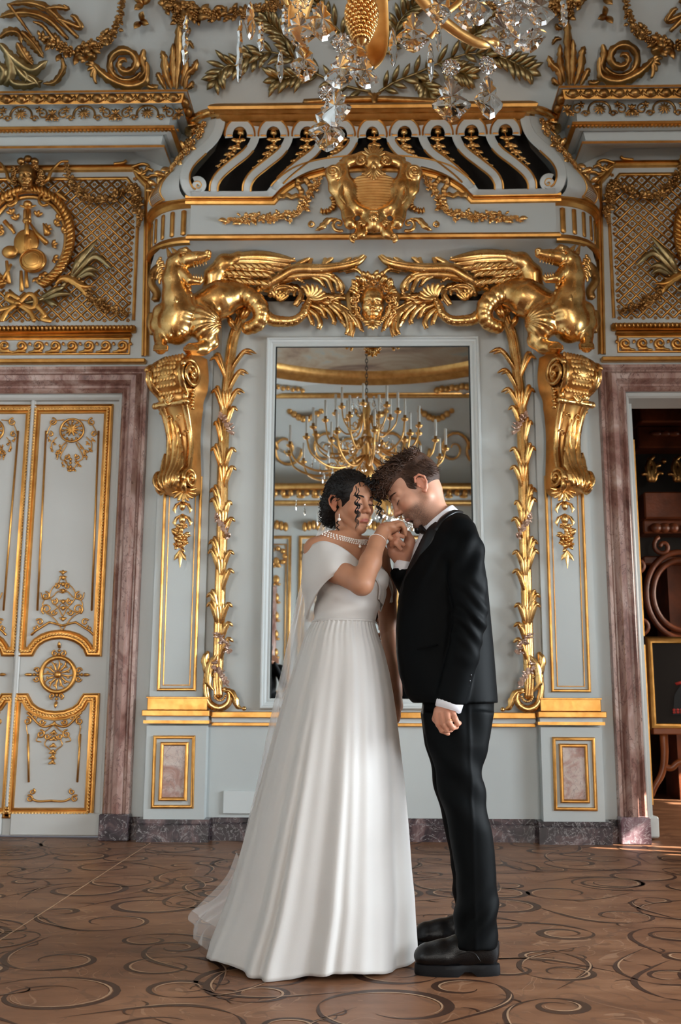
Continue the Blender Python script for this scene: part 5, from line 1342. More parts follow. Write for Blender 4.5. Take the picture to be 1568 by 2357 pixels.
per=.0865; zlo,zhi=w5(0,1645)[1],w5(0,372)[1]; xr=w5(1225,900)[0]-.01; xlft=2*XS-xr
for fam in (1,-1):
    for k in range(-60,60):
        run=[]
        for t in np.arange(-1.6,1.6,.02):
            x=cx+k*per+t; z=(zlo+zhi)/2+fam*t
            ok=xlft<x<xr and zlo<z<zhi and ((x-cx)/rx)**2+((z-cz)/rz)**2>1 and not (x>w5(1150,400)[0] and z>w5(1150,520)[1] and (x-w5(1150,370)[0])+(z-w5(1150,460)[1])>0.06)
            if ok: run.append((x,-.006,z))
            if (not ok or t>1.57) and run:
                if len(run)>2: f.tube(np.array([run[0],run[-1]]),.0095,4,.6,CAMN)
                run=[]
for i in range(-20,20):
    for j in range(-20,20):
        x=cx+(i+j)*per/2+per/2*((1)); z=(zlo+zhi)/2+(i-j)*per/2
        if xlft<x<xr and zlo<z<zhi and ((x-cx)/rx)**2+((z-cz)/rz)**2>1.1:
            for q in range(5): f.ball((x+.009*math.cos(q*1.257),-.006,z+.009*math.sin(q*1.257)),(.0065,.005,.0065),5,4)
f.build('lattice','gold_paint',od)
f=MB(); A2=np.linspace(-PI*.36,PI*1.36,90)
P=np.stack([cx+rx*np.cos(A2),-.045+0*A2,cz+rz*np.sin(A2)],-1); f.tube(P,.033,8,.8,CAMN)
P=np.stack([cx+(rx-.045)*np.cos(A2),-.02+0*A2,cz+(rz-.045)*np.sin(A2)],-1); f.tube(P,.016,8,.8,CAMN)
for a in np.linspace(-PI*.36,PI*1.36,60):
    c=np.array([cx+rx*math.cos(a),-.065,cz+rz*math.sin(a)]); s_=1 if math.cos(a)>0 else -1
    d=np.array([math.cos(a+.7*s_),0,math.sin(a+.7*s_)]); f.ball(c,(.040,.018,.015),8,6,np.stack([d,[0,-1,0],[-d[2],0,d[0]]],1).T.T)
f.build('oval_wreath','gold_paint',od)
f=MB()
for s in (-1,1):
    X=lambda x:XS+s*(o5(x,0)[0]-o5(250,0)[0])
    def q5(x,y,h): p=o5(x,y,h); return np.array([X(x),p[1],p[2]])
    c=q5(415,525,.06); f.tube(spiral((c[0],c[2]),.045,.008,1.4,PI*.9 if s>0 else .1*PI,30,.06,d=-s),.013,8)
    f.tube(np.array([q5(*p) for p in cr([(360,480,.05),(350,560,.06),(390,600,.06),(430,590,.06)],12)]),.012,8)
    f.tube(np.array([q5(*p) for p in cr([(590,200,.07),(520,210,.07),(450,290,.08),(420,370,.08),(350,390,.07)],20)]),[.010]*10+[.014]*10,8)
    leafm(f,np.array([q5(*p) for p in cr([(480,480,.06),(540,510,.06),(600,560,.06)],12)]),.02,.015,4,.4)
f.ball(o5(250,590,.05),(.035,.03,.03),8,6)
for q in range(5): blade(f,o5(250,620,.05),o5(180+q*36,640-abs(q-2)*20,.06),0,.012)
f.build('scroll_bracket','gold_paint',od)
mc5=np.array([XS,-.09,Z_(404,.09)]); T5=Frame(mc5,(0,-1,-.25),(0,-.2,1)); S=SDF(mc5-[.12,.12,.16],mc5+[.12,.09,.15],.0035); head_sdf(S,T5,sc=.88,ears=False); V,F=S.mesh(1)
f=MB(); f.add(V,F); hd=f.build('mask_face','gold_dark',od)
f=MB(); random.seed(31)
for k in range(40):
    a=random.uniform(-.5,PI+.5); r=random.uniform(.078,.11); c=mc5+np.array([r*math.cos(a)*1.15,random.uniform(-.04,.03),r*math.sin(a)*1.0])
    f.tube(spiral((c[0],c[2]),.02,.005,1.2,random.uniform(0,6),12,-c[1],-c[1]+.01,d=random.choice((-1,1))),.007,6)
for k in (-1,0,1): f.ball(mc5+[k*.05,-.02,.125+.02*(k==0)],(.032,.03,.028),9,7)
f.build('hair','gold_dark',hd)
f=MB(); random.seed(41)
garland(f,WP([c5(600,210),c5(620,330),c5(650,400),c5(720,480)],.05,20),[.015,.03,.035,.03],.9)
garland(f,WP([c5(720,480),c5(800,545),c5(880,560),c5(1000,540),c5(1080,505),c5(1180,450)],.05,26),[.035,.05,.05,.045,.04,.03],1.0)
garland(f,WP([c5(1210,420),c5(1230,560),c5(1250,640),c5(1280,700),c5(1245,800)],.05,22),[.03,.05,.06,.045,.015],1.0)
f.build('flower_garland','gold_dark',od)
f=MB(); garland(f,WP([c5(720,1300),c5(800,1400),c5(880,1480),c5(980,1530),c5(1160,1580)],.05,22),[.03,.045,.05,.04,.02],1.0); f.build('flower_garland','gold_dark',od)
f=MB()
for k in range(9):
    a=k*.7+.4; 
for s_ in ([(1190,255),(1280,225),(1340,240),(1320,270)],[(1300,370),(1370,330),(1440,340),(1440,400),(1400,430)],[(1240,270),(1290,300),(1340,270),(1380,285)],[(1030,225),(1110,215),(1140,195)]):
    f.tube(WP([c5(*p) for p in s_],.03,16),.012,7)
for k in range(6): blade(f,o5(1270,320,.04),o5(1200+k*38,230+abs(k-2)*24+k*16,.05),.1,.014)
f.build('corner_shell','gold_paint',od)
f=MB()
for (x0,y0,x1,y1,x2,y2) in ((640,1240,730,1080,880,905),(650,1240,740,1060,790,1010),(660,1240,760,1120,870,985),(670,1240,850,1060,1015,1175),(690,1260,800,1170,890,1190),(690,1270,800,1210,870,1250),(650,1230,690,1130,750,1010),(380,1460,520,1400,650,1400),(350,1450,480,1370,580,1330),(400,1450,470,1480,520,1510)):
    leafm(f,np.array([W(*q) for q in cr([(*c5(x0,y0),.05),(*c5(x1,y1),.08),(*c5(x2,y2),.07)],14)]),.022,.014,0,0,taper=.5)
f.tube(WP([c5(100,1480),c5(300,1470),c5(480,1400),c5(600,1290),c5(660,1230)],.05,24),.016,8)
f.build('palm_branch','gold_green',od,label='paler greenish gilt palm branch')
f=MB()
leafm(f,WP([c5(500,1310),c5(560,1265),c5(640,1270),c5(740,1330),c5(850,1330)],.08,22),.035,.02,6,.4); leafm(f,WP([c5(640,1290),c5(740,1350),c5(780,1420)],.08,14),.025,.015,4,.4)
f.tube(WP([c5(520,1330),c5(480,1380),c5(380,1420)],.04,10),.014,7)
f.build('acanthus_curl','gold_paint',od)
f=MB(); 
for pts in ([(150,1480),(60,1440),(90,1400),(170,1440)],[(170,1480),(260,1400),(320,1440),(300,1520),(200,1500)],[(150,1490),(60,1560),(10,1640)],[(170,1490),(270,1560),(310,1640)],[(330,1500),(400,1580),(380,1620),(460,1640)],[(150,1480),(90,1520),(-60,1560),(-100,1640)]):
    f.tube(WP([c5(*p) for p in pts],.09,20),.020,7,.35,CAMN)
f.ball(o5(160,1485,.10),(.03,.025,.02),8,6); f.build('ribbon_bow','gold_paint',od)
# trophy of instruments within the oval
f=MB(); 
S=SDF(o5(60,1420,0)-[.05,.14,.02],o5(460,700,0)+[.05,.0,.05],.0045)
S.ell(o5(240,930,.05),(.095,.035,.105),k=.02); S.ell(o5(300,1100,.05),(.10,.04,.095),k=.006); S.ell(o5(90,1020,.05),(.06,.03,.05),k=.01); S.cap(o5(200,980,.06),o5(270,900,.08),.012,.010,.005); 
V,F=S.mesh(1); f.add(V,F)
f.tube(np.array([o5(260,740,.06),o5(330,850,.07),o5(420,940,.07)]),[.008,.014,.022],8); f.tube(np.array([o5(390,760,.06),o5(430,860,.05)]),[.006,.03],8)
for (a,b,c,d) in ((190,1190,195,1370),(235,1190,240,1340),(60,1100,80,1300),(100,1130,20,1280),(120,830,40,740),(130,850,90,780)): f.tube(np.array([o5(a,b,.05),o5(c,d,.04)]),[.012,.018],8,.6,CAMN)
for rr_ in (.055,.09): f.tube(np.array([o5(300,1100,.05)+np.array([rr_*math.cos(q),-.036+rr_*.12,rr_*.9*math.sin(q)]) for q in np.linspace(0,2*PI,30)]),.006,6,caps=False)
for k in range(5): f.tube(np.array([o5(225+k*7,760,.085),o5(215+k*16,1000,.095)]),.0025,4)
f.tube(np.array([o5(250,640,.06),o5(240,860,.09)]),[.014,.018],8,.6,CAMN)
f.ball(o5(245,740,.06),(.035,.025,.028),9,7); f.tube(np.array([o5(245,640,.05),o5(245,720,.05)]),.03,8,.5,CAMN)
for (x,y) in ((520,730),(560,840),(420,820),(470,960),(480,1080),(340,700),(380,1210),(330,1250),(110,680),(30,860),(150,730),(500,780),(450,1230),(20,830)):
    for q in range(3):
        a=math.atan2(-(y-1000),x-250)+ (q-1)*.8; leaflet(f,o5(x,y,.02),(math.cos(a),0,math.sin(a)),.05,.014)
f.build('instrument_trophy','gold_paint',od)
f=MB(); zc=Z_(751,.05); xe=w5(1235,1690)[0]; x0=2*XS-xe
f.box(x0,xe,-.045,0,zc-.03,zc+.022,.008); f.box(x0+.02,xe-.03,-.03,0,zc-.062,zc-.035,.006)
for x in np.arange(x0+.02,xe,.031): f.ball((x,-.05,zc),(.012,.016,.020),7,5)
f.build('bead_moulding','gold_paint',od)
f=MB(); z0,z1=w5(0,1935,.02)[1],w5(0,1800,.02)[1]; xe=w5(1165,1935)[0]; x0=2*XS-xe
zc=(z0+z1)/2; hh=(z1-z0)/2; per5=.123
f.strip([(x0,z0,0),(x0,z1,0),(xe-.0,z1,0),(xe,z0,0)],hr(.008,.012),closed=True)
x=x0+.07
while x<xe-.04:
    s_=1 if x>XS else -1
    f.tube(spiral((x,zc),hh*.72,.012,1.5,-2.4 if s_>0 else PI+2.4,26,.012,.03,d=s_),np.linspace(.014,.008,26),7)
    f.tube(np.array([(x-s_*per5*.55,-.012,zc-hh*.85),(x-s_*per5*.2,-.016,zc-hh*.7),(x+s_*.03,-.018,zc-hh*.72)]),.010,6)
    leaflet(f,(x+s_*per5*.42,-.01,zc+hh*.55),(s_*.5,0,-1),.035,.012); leaflet(f,(x-s_*per5*.1,-.01,zc-hh*.95),(0,0,1),.025,.01); x+=per5
f.build('wave_scroll_band','gold_paint',od)
f=MB(); zq=Z_(829,.03); f.box(DX0-.2,w5(1325,2000)[0],-.05,0,zq-.018,zq+.018,.008); f.build('lower_fillet','gold_paint',od,smooth=False)
mirror(od,'gilded panel of lattice, oval wreath and female mask above the open right doorway')
# ================================================================== carved ornament of the cove
def c1(x,y): return (x/3.015,y/3.015)
def CP(pts,off=.05,n=24):
    q=cr([c1(*p) for p in pts],n); return np.array([Wc(a,b,off) for a,b in q])
def cn(P): return np.array([0,-.9,-.35])
NC=np.array([0,-.88,-.47])
sc_=MB()
f=sc_
t=np.linspace(0,1,40); a=2.6-t*2*PI*1.75+PI; r=(1-t)**.8*100+10
P=np.array([Wc(*c1(870+rr*1.15*math.cos(q),440-rr*1.15*math.sin(q)),.06+.03*u) for q,rr,u in zip(a,r,t)])
leafm(f,P,.036,.03,12,.45,NC,.4); f.tube(P,np.linspace(.016,.010,40),6)
leafm(f,CP([(1020,430),(1010,560),(900,600),(780,560),(700,500),(640,430)],.07,26),.045,.03,8,.45,NC,.5)
leafm(f,CP([(1000,340),(990,420),(1010,500),(950,560)],.06,18),.04,.03,6,.4,NC,.5)
for k in range(5):
    blade(f,Wc(*c1(660,470),.07),Wc(*c1(590+10*k*k*.5,400+45*k),.08),.1,.02,nrm=NC)
leafm(f,CP([(1000,580),(1060,610),(1100,590)],.05,12),.03,.02,3,.4,NC)
cvs=reg(sc_.build('scroll_ornament','gold_dark'),'gilded acanthus spiral standing on the left cornice below the cove','ceiling ornament'); mirror(cvs,'gilded acanthus spiral standing on the right cornice below the cove')
f=MB()
leafm(f,CP([(1225,620),(1235,450),(1240,250),(1250,150)],.05,24),.035,.03,6,.35,NC,.4)
for (pts,w_) in (([(1190,620),(1150,500),(1140,400),(1120,350)],.035),([(1210,610),(1200,450),(1200,300)],.03),([(1280,620),(1300,520),(1350,470),(1370,410)],.035),([(1260,600),(1290,450),(1290,330)],.028),([(1150,620),(1110,540),(1090,500)],.03),([(1300,620),(1330,590),(1340,560)],.025),([(1280,300),(1320,300),(1345,340)],.02),([(1275,230),(1310,220),(1315,190)],.02)):
    leafm(f,CP(pts,.07,18),w_,.025,5,.42,NC,.5)
random.seed(51)
garland(f,CP([(1180,30),(1250,80),(1240,180)],.07,12),[.07,.08,.05],1.,NC); garland(f,CP([(1300,80),(1360,100),(1390,140)],.07,12),[.07,.08,.05],1.,NC)
cvs=reg(f.build('acanthus_spray','gold_dark'),'tall gilded acanthus spray at the inner end of the left cornice','ceiling ornament'); mirror(cvs,'tall gilded acanthus spray at the inner end of the right cornice')
f=MB(); random.seed(52)
garland(f,CP([(850,-20),(840,90),(820,190),(780,240),(700,290),(600,350),(520,380),(400,320),(290,260)],.07,40),[.025,.03,.045,.06,.075,.085,.08,.07,.05],1.1,NC)
f.ball(Wc(*c1(630,390),.09),(.05,.04,.035),9,7)
cvs=reg(f.build('fruit_garland','gold_dark'),'gilded fruit and flower garland swinging over the left cove scroll','ceiling ornament'); mirror(cvs,'gilded fruit and flower garland swinging over the right cove scroll')
f=MB()
for (pts,w_,m_) in (([(540,260),(430,150),(330,60),(200,20),(50,30)],.035,0),([(470,270),(340,140),(200,90),(60,100),(0,120)],.035,0),([(380,280),(300,180),(230,150)],.02,0),([(60,30),(150,150),(220,250)],.015,0),([(400,130),(480,160),(560,190),(520,120),(490,110)],.028,0),([(320,60),(400,50),(470,60),(440,35)],.022,0),([(430,400),(440,480),(380,570),(300,580)],.028,0),([(0,260),(60,220),(130,230),(150,300)],.035,0),([(150,220),(230,300),(300,400)],.045,0),([(120,300),(180,400),(230,450)],.05,0)):
    leafm(f,CP(pts,.07,24),w_,.025,6,.35,NC,.5); 
    Q=CP(pts,.09,24); f.tube(Q,np.linspace(.016,.008,24),6)
cvs=reg(f.build('acanthus_branch','gold_dark'),'gilded acanthus branches spreading at the top left edge of the cove','ceiling ornament'); mirror(cvs,'gilded acanthus branches spreading at the top right edge of the cove')
f=MB()
for (pts,w_) in (([(0,300),(60,380),(80,480),(60,560),(20,590)],.05),([(20,330),(120,430),(230,490),(330,420)],.05),([(60,520),(100,580),(200,590),(300,560)],.04),([(100,450),(180,540),(280,600)],.04),([(180,590),(190,520),(140,470)],.03),([(0,590),(30,500),(-30,420)],.04),([(280,610),(240,550),(150,500)],.03)):
    leafm(f,CP(pts,.10,22),w_,.03,6,.4,NC,.5)
cvs=reg(f.build('shell_leaf','gold_green'),'paler greenish gilt leaf cluster at the left end of the left cove','ceiling ornament'); mirror(cvs,'paler greenish gilt leaf cluster at the right end of the right cove')
f=MB(); random.seed(53)
P=np.array([Wc(a,b,.07) for a,b in cr([(380,8),(450,30),(520,36),(600,20),(680,0),(740,-12)],24)]); garland(f,P,[.07,.085,.06,.05,.05,.05],1.1,NC)
for (x,y) in ((330,10),(325,50)): 
    for k in range(3): leaflet(f,Wc(x,y,.06),(random.uniform(-1,1),-.3,random.uniform(-1,1)),.09,.025,NC)
cvs=reg(f.build('flower_chain','gold_dark'),'gilded flower chain along the cove, upper left of the hood','ceiling ornament'); mirror(cvs,'gilded flower chain along the cove, upper right of the hood')
# laurel branches above the hood
def cb2(x,y): return (460+x/1.96,y/1.96)
def laurel(stems,label):
    f=MB(); random.seed(61)
    for st in stems:
        P=np.array([Wc(a,b,.05) for a,b in cr([cb2(*p) for p in st],30)]); f.tube(P,np.linspace(.013,.006,30),6)
        for i in range(2,30,3):
            d=P[min(i+1,29)]-P[i-1]; d/=np.linalg.norm(d)
            for s in (-1,1):
                up=np.cross(d,NC); up/=np.linalg.norm(up); dd=d*.75+up*s*random.uniform(.45,1.1)
                leaflet(f,P[i],dd,random.uniform(.10,.15),.021,NC,.3)
            if i%6==0: f.ball(P[i]+NC*.03,.014,7,5)
        leaflet(f,P[-1],P[-1]-P[-2],.11,.026,NC)
    return reg(f.build('laurel_branch','gold_green'),label,'laurel branch','laurel branches on the cove above the hood')
laurel([[(770,415),(650,385),(520,330),(420,265),(320,235),(230,245)],[(320,240),(200,290),(120,300),(75,355)],[(500,330),(400,350),(350,360)],[(420,265),(380,170),(310,100)]],'dark gilded laurel branch spreading left above the hood')
laurel([[(810,415),(880,370),(980,330),(1080,285),(1200,245),(1290,245)],[(1290,245),(1380,265),(1480,315)],[(980,330),(1010,380),(1035,415)],[(1080,285),(1150,320),(1200,335)],[(1200,245),(1230,170),(1300,90)]],'dark gilded laurel branch spreading right above the hood')
laurel([[(790,250),(700,210),(640,150),(560,60),(520,0)],[(800,250),(870,180),(900,100),(960,30)]],'dark gilded laurel branches rising above the centre of the hood behind the chandelier')
# ================================================================== chandelier
CH=np.array([-.05,-4.19,0.]); ch=thing('chandelier',(CH[0],CH[1],2.82),'large gilded crystal chandelier with white candles hanging in front of the hood','chandelier')
def chp(r,a,z): return CH+np.array([r*math.cos(a),r*math.sin(a),z])
f=MB(); f.lathe(CH,[(.001,2.96),(.035,2.975),(.055,3.0),(.063,3.03),(.055,3.06),(.035,3.08),(.07,3.11),(.055,3.16),(.035,3.25),(.045,3.35),(.09,3.42),(.06,3.5),(.03,3.6),(.03,3.8),(.07,3.86),(.04,3.95),(.025,4.1),(.05,4.2),(.02,4.3),(.001,4.35)],28); f.build('central_stem','gold_matt',ch)
f=MB(); f.lathe(CH,[(.001,2.825),(.012,2.832),(.03,2.865),(.042,2.90),(.046,2.93),(.038,2.96),(.02,2.985)],18)
for i in range(11):
    z=2.845+i*.0115; r=float(np.interp(z,[2.83,2.865,2.9,2.93,2.965],[.014,.031,.043,.047,.038]))
    for k in range(16): f.ball(chp(r,(k+.5*(i%2))*2*PI/16,z),(.0075,.0075,.008),5,4)
f.build('pinecone_finial','gold',ch)
f=MB()
for k in range(6):
    a=k*PI/3+.35
    leafm(f,np.array([chp(.06,a,3.35),chp(.20,a,3.18),chp(.26,a,3.0),chp(.22,a,2.9)])if False else cr([chp(.06,a,3.38),chp(.19,a,3.22),chp(.27,a,3.03),chp(.23,a,2.90)],16),.045,.02,0,0,np.array([math.cos(a),math.sin(a),-.3]),.6)
f.build('hanging_leaves','gold_matt',ch)
f=MB()
for k in range(64):
    z=4.34+k*.045; t=np.linspace(0,2*PI,9); a=(k%2)*PI/2
    f.tube(np.stack([CH[0]+.014*np.cos(t)*math.cos(a),CH[1]+.014*np.cos(t)*math.sin(a),z+.03*np.sin(t)],-1),.0045,4,caps=False)
    if z>CZ-.05: break
f.build('chain','iron',ch)
def arm(r,z0,z1,a,n=24,rad=.016):
    return cr([chp(.07,a,z0+.10),chp(r*.35,a,z0-.06),chp(r*.65,a,z0-.10),chp(r*.92,a,z0+.0),chp(r,a,z1)],n)
for (na,r,z0,z1,off,rad) in ((14,.90,3.54,3.70,.13,.011),(12,.62,3.76,3.95,.3,.0095),(8,.36,4.02,4.16,.1,.008)):
    for k in range(na):
        a=off+k*2*PI/na; f=MB(); P=arm(r,z0,z1,a); f.tube(P,rad*np.linspace(1.5,.9,24),9)
        s1=chp(r*.45,a,z0-.02); rr=np.array([math.cos(a),math.sin(a),0]); t=np.linspace(0,1,18); q=2+t*8
        f.tube(s1+(rr[None]*(.07*(1-t)*np.cos(q))[:,None]+np.array([0,0,1])[None]*(.07*(1-t)*np.sin(q))[:,None]),rad*.7,6)
        f.lathe(chp(r,a,0),[(.001,z1-.02),(.03,z1-.01),(.045,z1+.01),(.04,z1+.016),(.016,z1+.02),(.018,z1+.05),(.012,z1+.05)],12)
        ao=f.build('arm','gold_matt',ch)
        c=MB(); c.lathe(chp(r,a,0),[(.0145,z1+.04),(.0145,z1+.235),(.010,z1+.24),(.001,z1+.242)],10); c.build('candle','candle',ao)
f=MB(); P=WP([(925,-60,4.19),(965,-10,4.17),(1005,35,4.14),(1060,78,4.10),(1112,102,4.06),(1140,88,4.04)],0,24); f.tube(P,np.linspace(.020,.014,24),10); f.tube(WP([(1010,40,4.13),(1040,20,4.12),(1062,-5,4.1),(1050,-40,4.1)],0,16),.010,8); f.ball(P[-1],.024,10,8); f.build('arm','gold_matt',ch)
def plate(c,l,w_,face):
    """lobed crystal pendeloque hanging from c"""
    f=MB(); face=np.array(face,float); face/=np.linalg.norm(face); x=np.cross(face,[0,0,1.]); x/=np.linalg.norm(x)
    pr=[(0,.10),(.06,.16),(.11,.34),(.18,.30),(.26,.62),(.34,.58),(.42,.50),(.50,.78),(.60,1.0),(.70,.92),(.78,.70),(.86,.52),(.93,.40),(1,.04)]
    L_c=[];
    out=[(u,v) for u,v in pr]+[(u,-v) for u,v in pr[::-1]]
    c=np.array(c,float); V=[];n=len(out)
    for (u,v) in out: V.append(c-np.array([0,0,u*l])+x*v*w_)
    V=np.array(V); th=l*.045; mid=V.mean(0)
    Vi=mid+(V-mid)*.80
    A_=np.concatenate([Vi+face*th,V,Vi-face*th,[mid+face*th*2.0,mid-face*th*2.0]])
    F=[]
    for i in range(n):
        j=(i+1)%n; F+=[(i,j,n+j,n+i),(n+i,n+j,2*n+j,2*n+i),(3*n,j,i),(3*n+1,2*n+i,2*n+j)]
    f.add(A_,F); return f
def rosette(f,c,r,face,n=12):
    face=np.array(face,float); face/=np.linalg.norm(face); R=rotm(face); V=[c+face*r*.32,c-face*r*.32]
    for k in range(2*n):
        a=k*PI/n; rr=r*(1 if k%2==0 else .84); V.append(c+R@np.array([rr*math.cos(a),rr*math.sin(a),.0]))
    for k in range(2*n):
        a=k*PI/n; rr=r*.6; V.append(c+R@np.array([rr*math.cos(a),rr*math.sin(a),(.34 if k%2==0 else .2)*r]))
    for k in range(2*n):
        a=k*PI/n; rr=r*.6; V.append(c+R@np.array([rr*math.cos(a),rr*math.sin(a),-(.34 if k%2==0 else .2)*r]))
    m_=2*n; F=[]
    for k in range(m_):
        j=(k+1)%m_; F+=[(0,2+m_+k,2+m_+j),(2+m_+k,2+k,2+j,2+m_+j),(2+k,2+2*m_+k,2+2*m_+j,2+j),(1,2+2*m_+j,2+2*m_+k)]
    f.add(V,F)
# pendants the photograph shows, as (px,py of tip, length, width, distance in front of the wall, rosette?)
PD=[(752,350,.17,.050,3.72,1,.2),(775,292,.13,.045,3.78,0,-.5),(1040,282,.155,.052,3.80,1,0),(1126,275,.15,.040,3.86,1,.3),(645,190,.11,.018,3.9,0,1.2),(700,188,.13,.036,3.95,1,.2),(785,205,.12,.045,4.0,1,-.3),(840,205,.11,.04,4.0,0,.4),(905,155,.13,.020,4.0,0,1.1),(952,122,.13,.042,4.05,0,0),(992,190,.13,.014,3.95,0,1.3),(1160,130,.15,.055,4.1,1,.2),(1222,122,.12,.040,4.15,1,-.4),(1195,90,.13,.045,4.2,0,.4),(1185,60,.12,.04,4.3,1,0),(690,110,.12,.04,4.1,1,.1),(575,93,.12,.02,4.2,0,1.),(740,95,.12,.04,4.25,0,.5),(1100,60,.12,.035,4.35,0,.2),(1010,60,.11,.03,4.3,1,.2),(1245,60,.1,.035,4.3,0,.2),(820,150,.1,.03,4.05,1,.2),(1010,120,.10,.018,4.2,0,1.2),(1075,70,.1,.03,4.2,1,0.)]
for (px,py,l,w_,h,ro,tw) in PD:
    l*=1.1; w_*=1.3; tip=W(px,py,h); c=tip+[0,0,l]; fc=(math.sin(tw),-math.cos(tw),-.1); f=plate(c,l,w_,fc)
    if ro: rosette(f,c+np.array([0,0,.034]),.034,fc)
    f.build('crystal_pendant','crystal',ch,smooth=False)
for (px,py,l,h) in ((425,150,.17,4.1),(550,190,.22,4.0),(600,118,.10,4.1),(1300,62,.10,4.2),(655,80,.1,4.2)):
    tip=W(px,py,h); f=MB(); P=np.array([tip+[0,0,l*(1-u)] for u in np.linspace(0,1,12)]); P[:,0]+=.002*np.sin(np.arange(12)*2.2); f.tube(P,[.004,.007,.009,.008,.010,.009,.011,.010,.011,.010,.008,.002],6); f.build('crystal_icicle','crystal',ch,smooth=False)
# the remaining crystals of the three rings, seen in the mirror
random.seed(71); f0=MB()
for (r,z,n_) in ((.80,3.13,16),(.50,3.44,16),(.30,3.80,12),(.18,4.28,12),(.62,3.62,14)):
    for k in range(n_):
        a=k*2*PI/n_+.05; c=chp(r,a,z)
        if c[1]>-4.0 and z<3.2 : continue
        f=plate(c,.10,.028,(math.cos(a),math.sin(a),0)); rosette(f,c+[0,0,.02],.018,(math.cos(a),math.sin(a),0),6)
        f.build('crystal_pendant','crystal',ch,smooth=False)
for r,z in ((.85,3.2),(.55,3.5)):
    pass
# ================================================================== people
def loftz(S,zs,cx,cy,a,b,k=.01,pw=2.):
    """add a body whose horizontal slices are (super)ellipses"""
    o=np.argsort(zs); zs,cx,cy,a,b=[np.array(v,float)[o] for v in (zs,cx,cy,a,b)]
    sl,X,Y,Z=S.sub((min(cx-a)-.03,min(cy-b)-.03,zs[0]-.03),(max(cx+a)+.03,max(cy+b)+.03,zs[-1]+.03))
    z=Z.ravel(); I=lambda v:np.interp(z,zs,v)[None,None,:].astype(np.float32)
    A,B=I(a),I(b); d=((np.abs((X-I(cx))/A)**pw+np.abs((Y-I(cy))/B)**pw)**(1/pw)-1)*np.minimum(A,B)
    d=np.maximum(d,np.maximum(zs[0]-Z,Z-zs[-1])); return S.comb(sl,d,k,'u')
def rows(px,h,yoff=0):
    """px: (py,left,right,half depth[,h]) -> loft arrays"""
    zs,cx,cy,a,b=[],[],[],[],[]
    for r in px:
        hh=r[4] if len(r)>4 else h; p=W(r[1],r[0],hh); q=W(r[2],r[0],hh)
        zs.append((p[2]+q[2])/2); cx.append((p[0]+q[0])/2); a.append((q[0]-p[0])/2); cy.append(-hh); b.append(r[3])
    return zs,cx,cy,a,b
def sm(x,a,b): t=np.clip((x-a)/(b-a),0,1); return t*t*(3-2*t)
def tintf(V,T,sc,male):
    q=T.inv(V)/sc; x,y,z=np.abs(q[:,0]),q[:,1],q[:,2]
    fr=(y>.055)
    lip=np.exp(-((z+.0625+.6*x*x/.03)/.0062)**2*1.0)*sm(-x,-.0245,-.017)*(y>.07)
    lip=np.clip(lip*1.3,0,1)
    bl=np.exp(-(((x-.042)/.022)**2+((z+.025)/.02)**2))*fr*.45+np.exp(-((y-.11)/.012)**2-((z+.025)/.015)**2)*.35*(x<.03)
    ear=sm(x,.068,.076)*(np.abs(z)<.045)*(y<.03)*(y>-.05); bl=np.maximum(bl,ear*.75)
    be=np.zeros(len(V))
    if male:
        jaw=sm(-z,.030,.055)*sm(y,-.02,.01)*(z>-.16)*sm(-z-.25*(.06-y),.0,.03)
        must=np.exp(-((z+.045)/.008)**2)*(x<.03)*(y>.08)*.6
        jaw=jaw*(.35+.65*sm(y,.015,.055)); be=np.clip(np.maximum(jaw*.95,must)-lip,0,1)*(x<.10)
        side=sm(x,.05,.062)*(z<.02)*(z>-.06)*sm(-y,-.035,-.02)*sm(y,.0,.012)*.35; be=np.maximum(be,side)
    return np.clip(np.stack([lip*.9,be,bl],1),0,1)
def face_details(T,sc,par,hair,male):
    """closed lids, lashes and brows"""
    f=MB(); 
    for s in (-1,1):
        P=[]
        for u in np.linspace(0,1,12):
            x=.031+.0165*math.cos(PI*u); P.append(T(np.array([s*x,.0895-.010*abs(math.cos(PI*u))**2.2,.0035-.0050*math.sin(PI*u)])*sc))
        P=np.array(P); f.tube(P,np.linspace(.0009,.0009,12)*(1.6 if not male else 1.3),5)
        for u in np.linspace(.1,.9,14 if not male else 8):
            x=.031+.0165*math.cos(PI*u); p=np.array([s*x,.0900-.010*abs(math.cos(PI*u))**2.2,.0035-.0050*math.sin(PI*u)])
            f.tube(np.array([T(p*sc),T((p+[s*(x-.031)*.2,.003,-.0032])*sc),T((p+[s*(x-.031)*.3,.005,-.0048])*sc)]),[.0005,.0004,.0002],4)
    f.build('eyelashes','lash',par)
    f=MB(); random.seed(3)
    for s in (-1,1):
        for k in range(130):
            u=random.random(); x=.014+.036*u; z=.0255+.0065*math.sin(u*2.4)+random.uniform(-.0028,.0028)*(1.2-u)*(1.6 if male else 1); y=.0965-.020*u*u-.004*u
            d=np.array([.006,-.0015,.003-.006*u]); p=np.array([x,y,z]); m_=np.array([s,1,1])
            f.tube(np.array([T(p*m_*sc),T((p+d)*m_*sc)]),[.0006*(1.5 if male else 1),.0003],4)
    f.build('eyebrows',hair,par)
def curl(f,p0,dir_,n_,amp,L_,r,turns,drop=None,pts=22,phase=None):
    d=np.array(dir_,float); d/=np.linalg.norm(d); a=np.cross(d,[.3,.9,.2]); a/=np.linalg.norm(a); b=np.cross(d,a); ph=random.uniform(0,6.28) if phase is None else phase
    t=np.linspace(0,1,pts); P=np.array(p0)+d[None]*(L_*t)[:,None]
    if drop is not None: P=P+np.array(drop)[None]*(t**2)[:,None]
    w_=amp*np.minimum(1,t*4); P=P+a[None]*(w_*np.cos(ph+turns*2*PI*t))[:,None]+b[None]*(w_*np.sin(ph+turns*2*PI*t))[:,None]
    f.tube(P,r*np.interp(t,[0,.2,.8,1],[.8,1,.9,.3]),5)
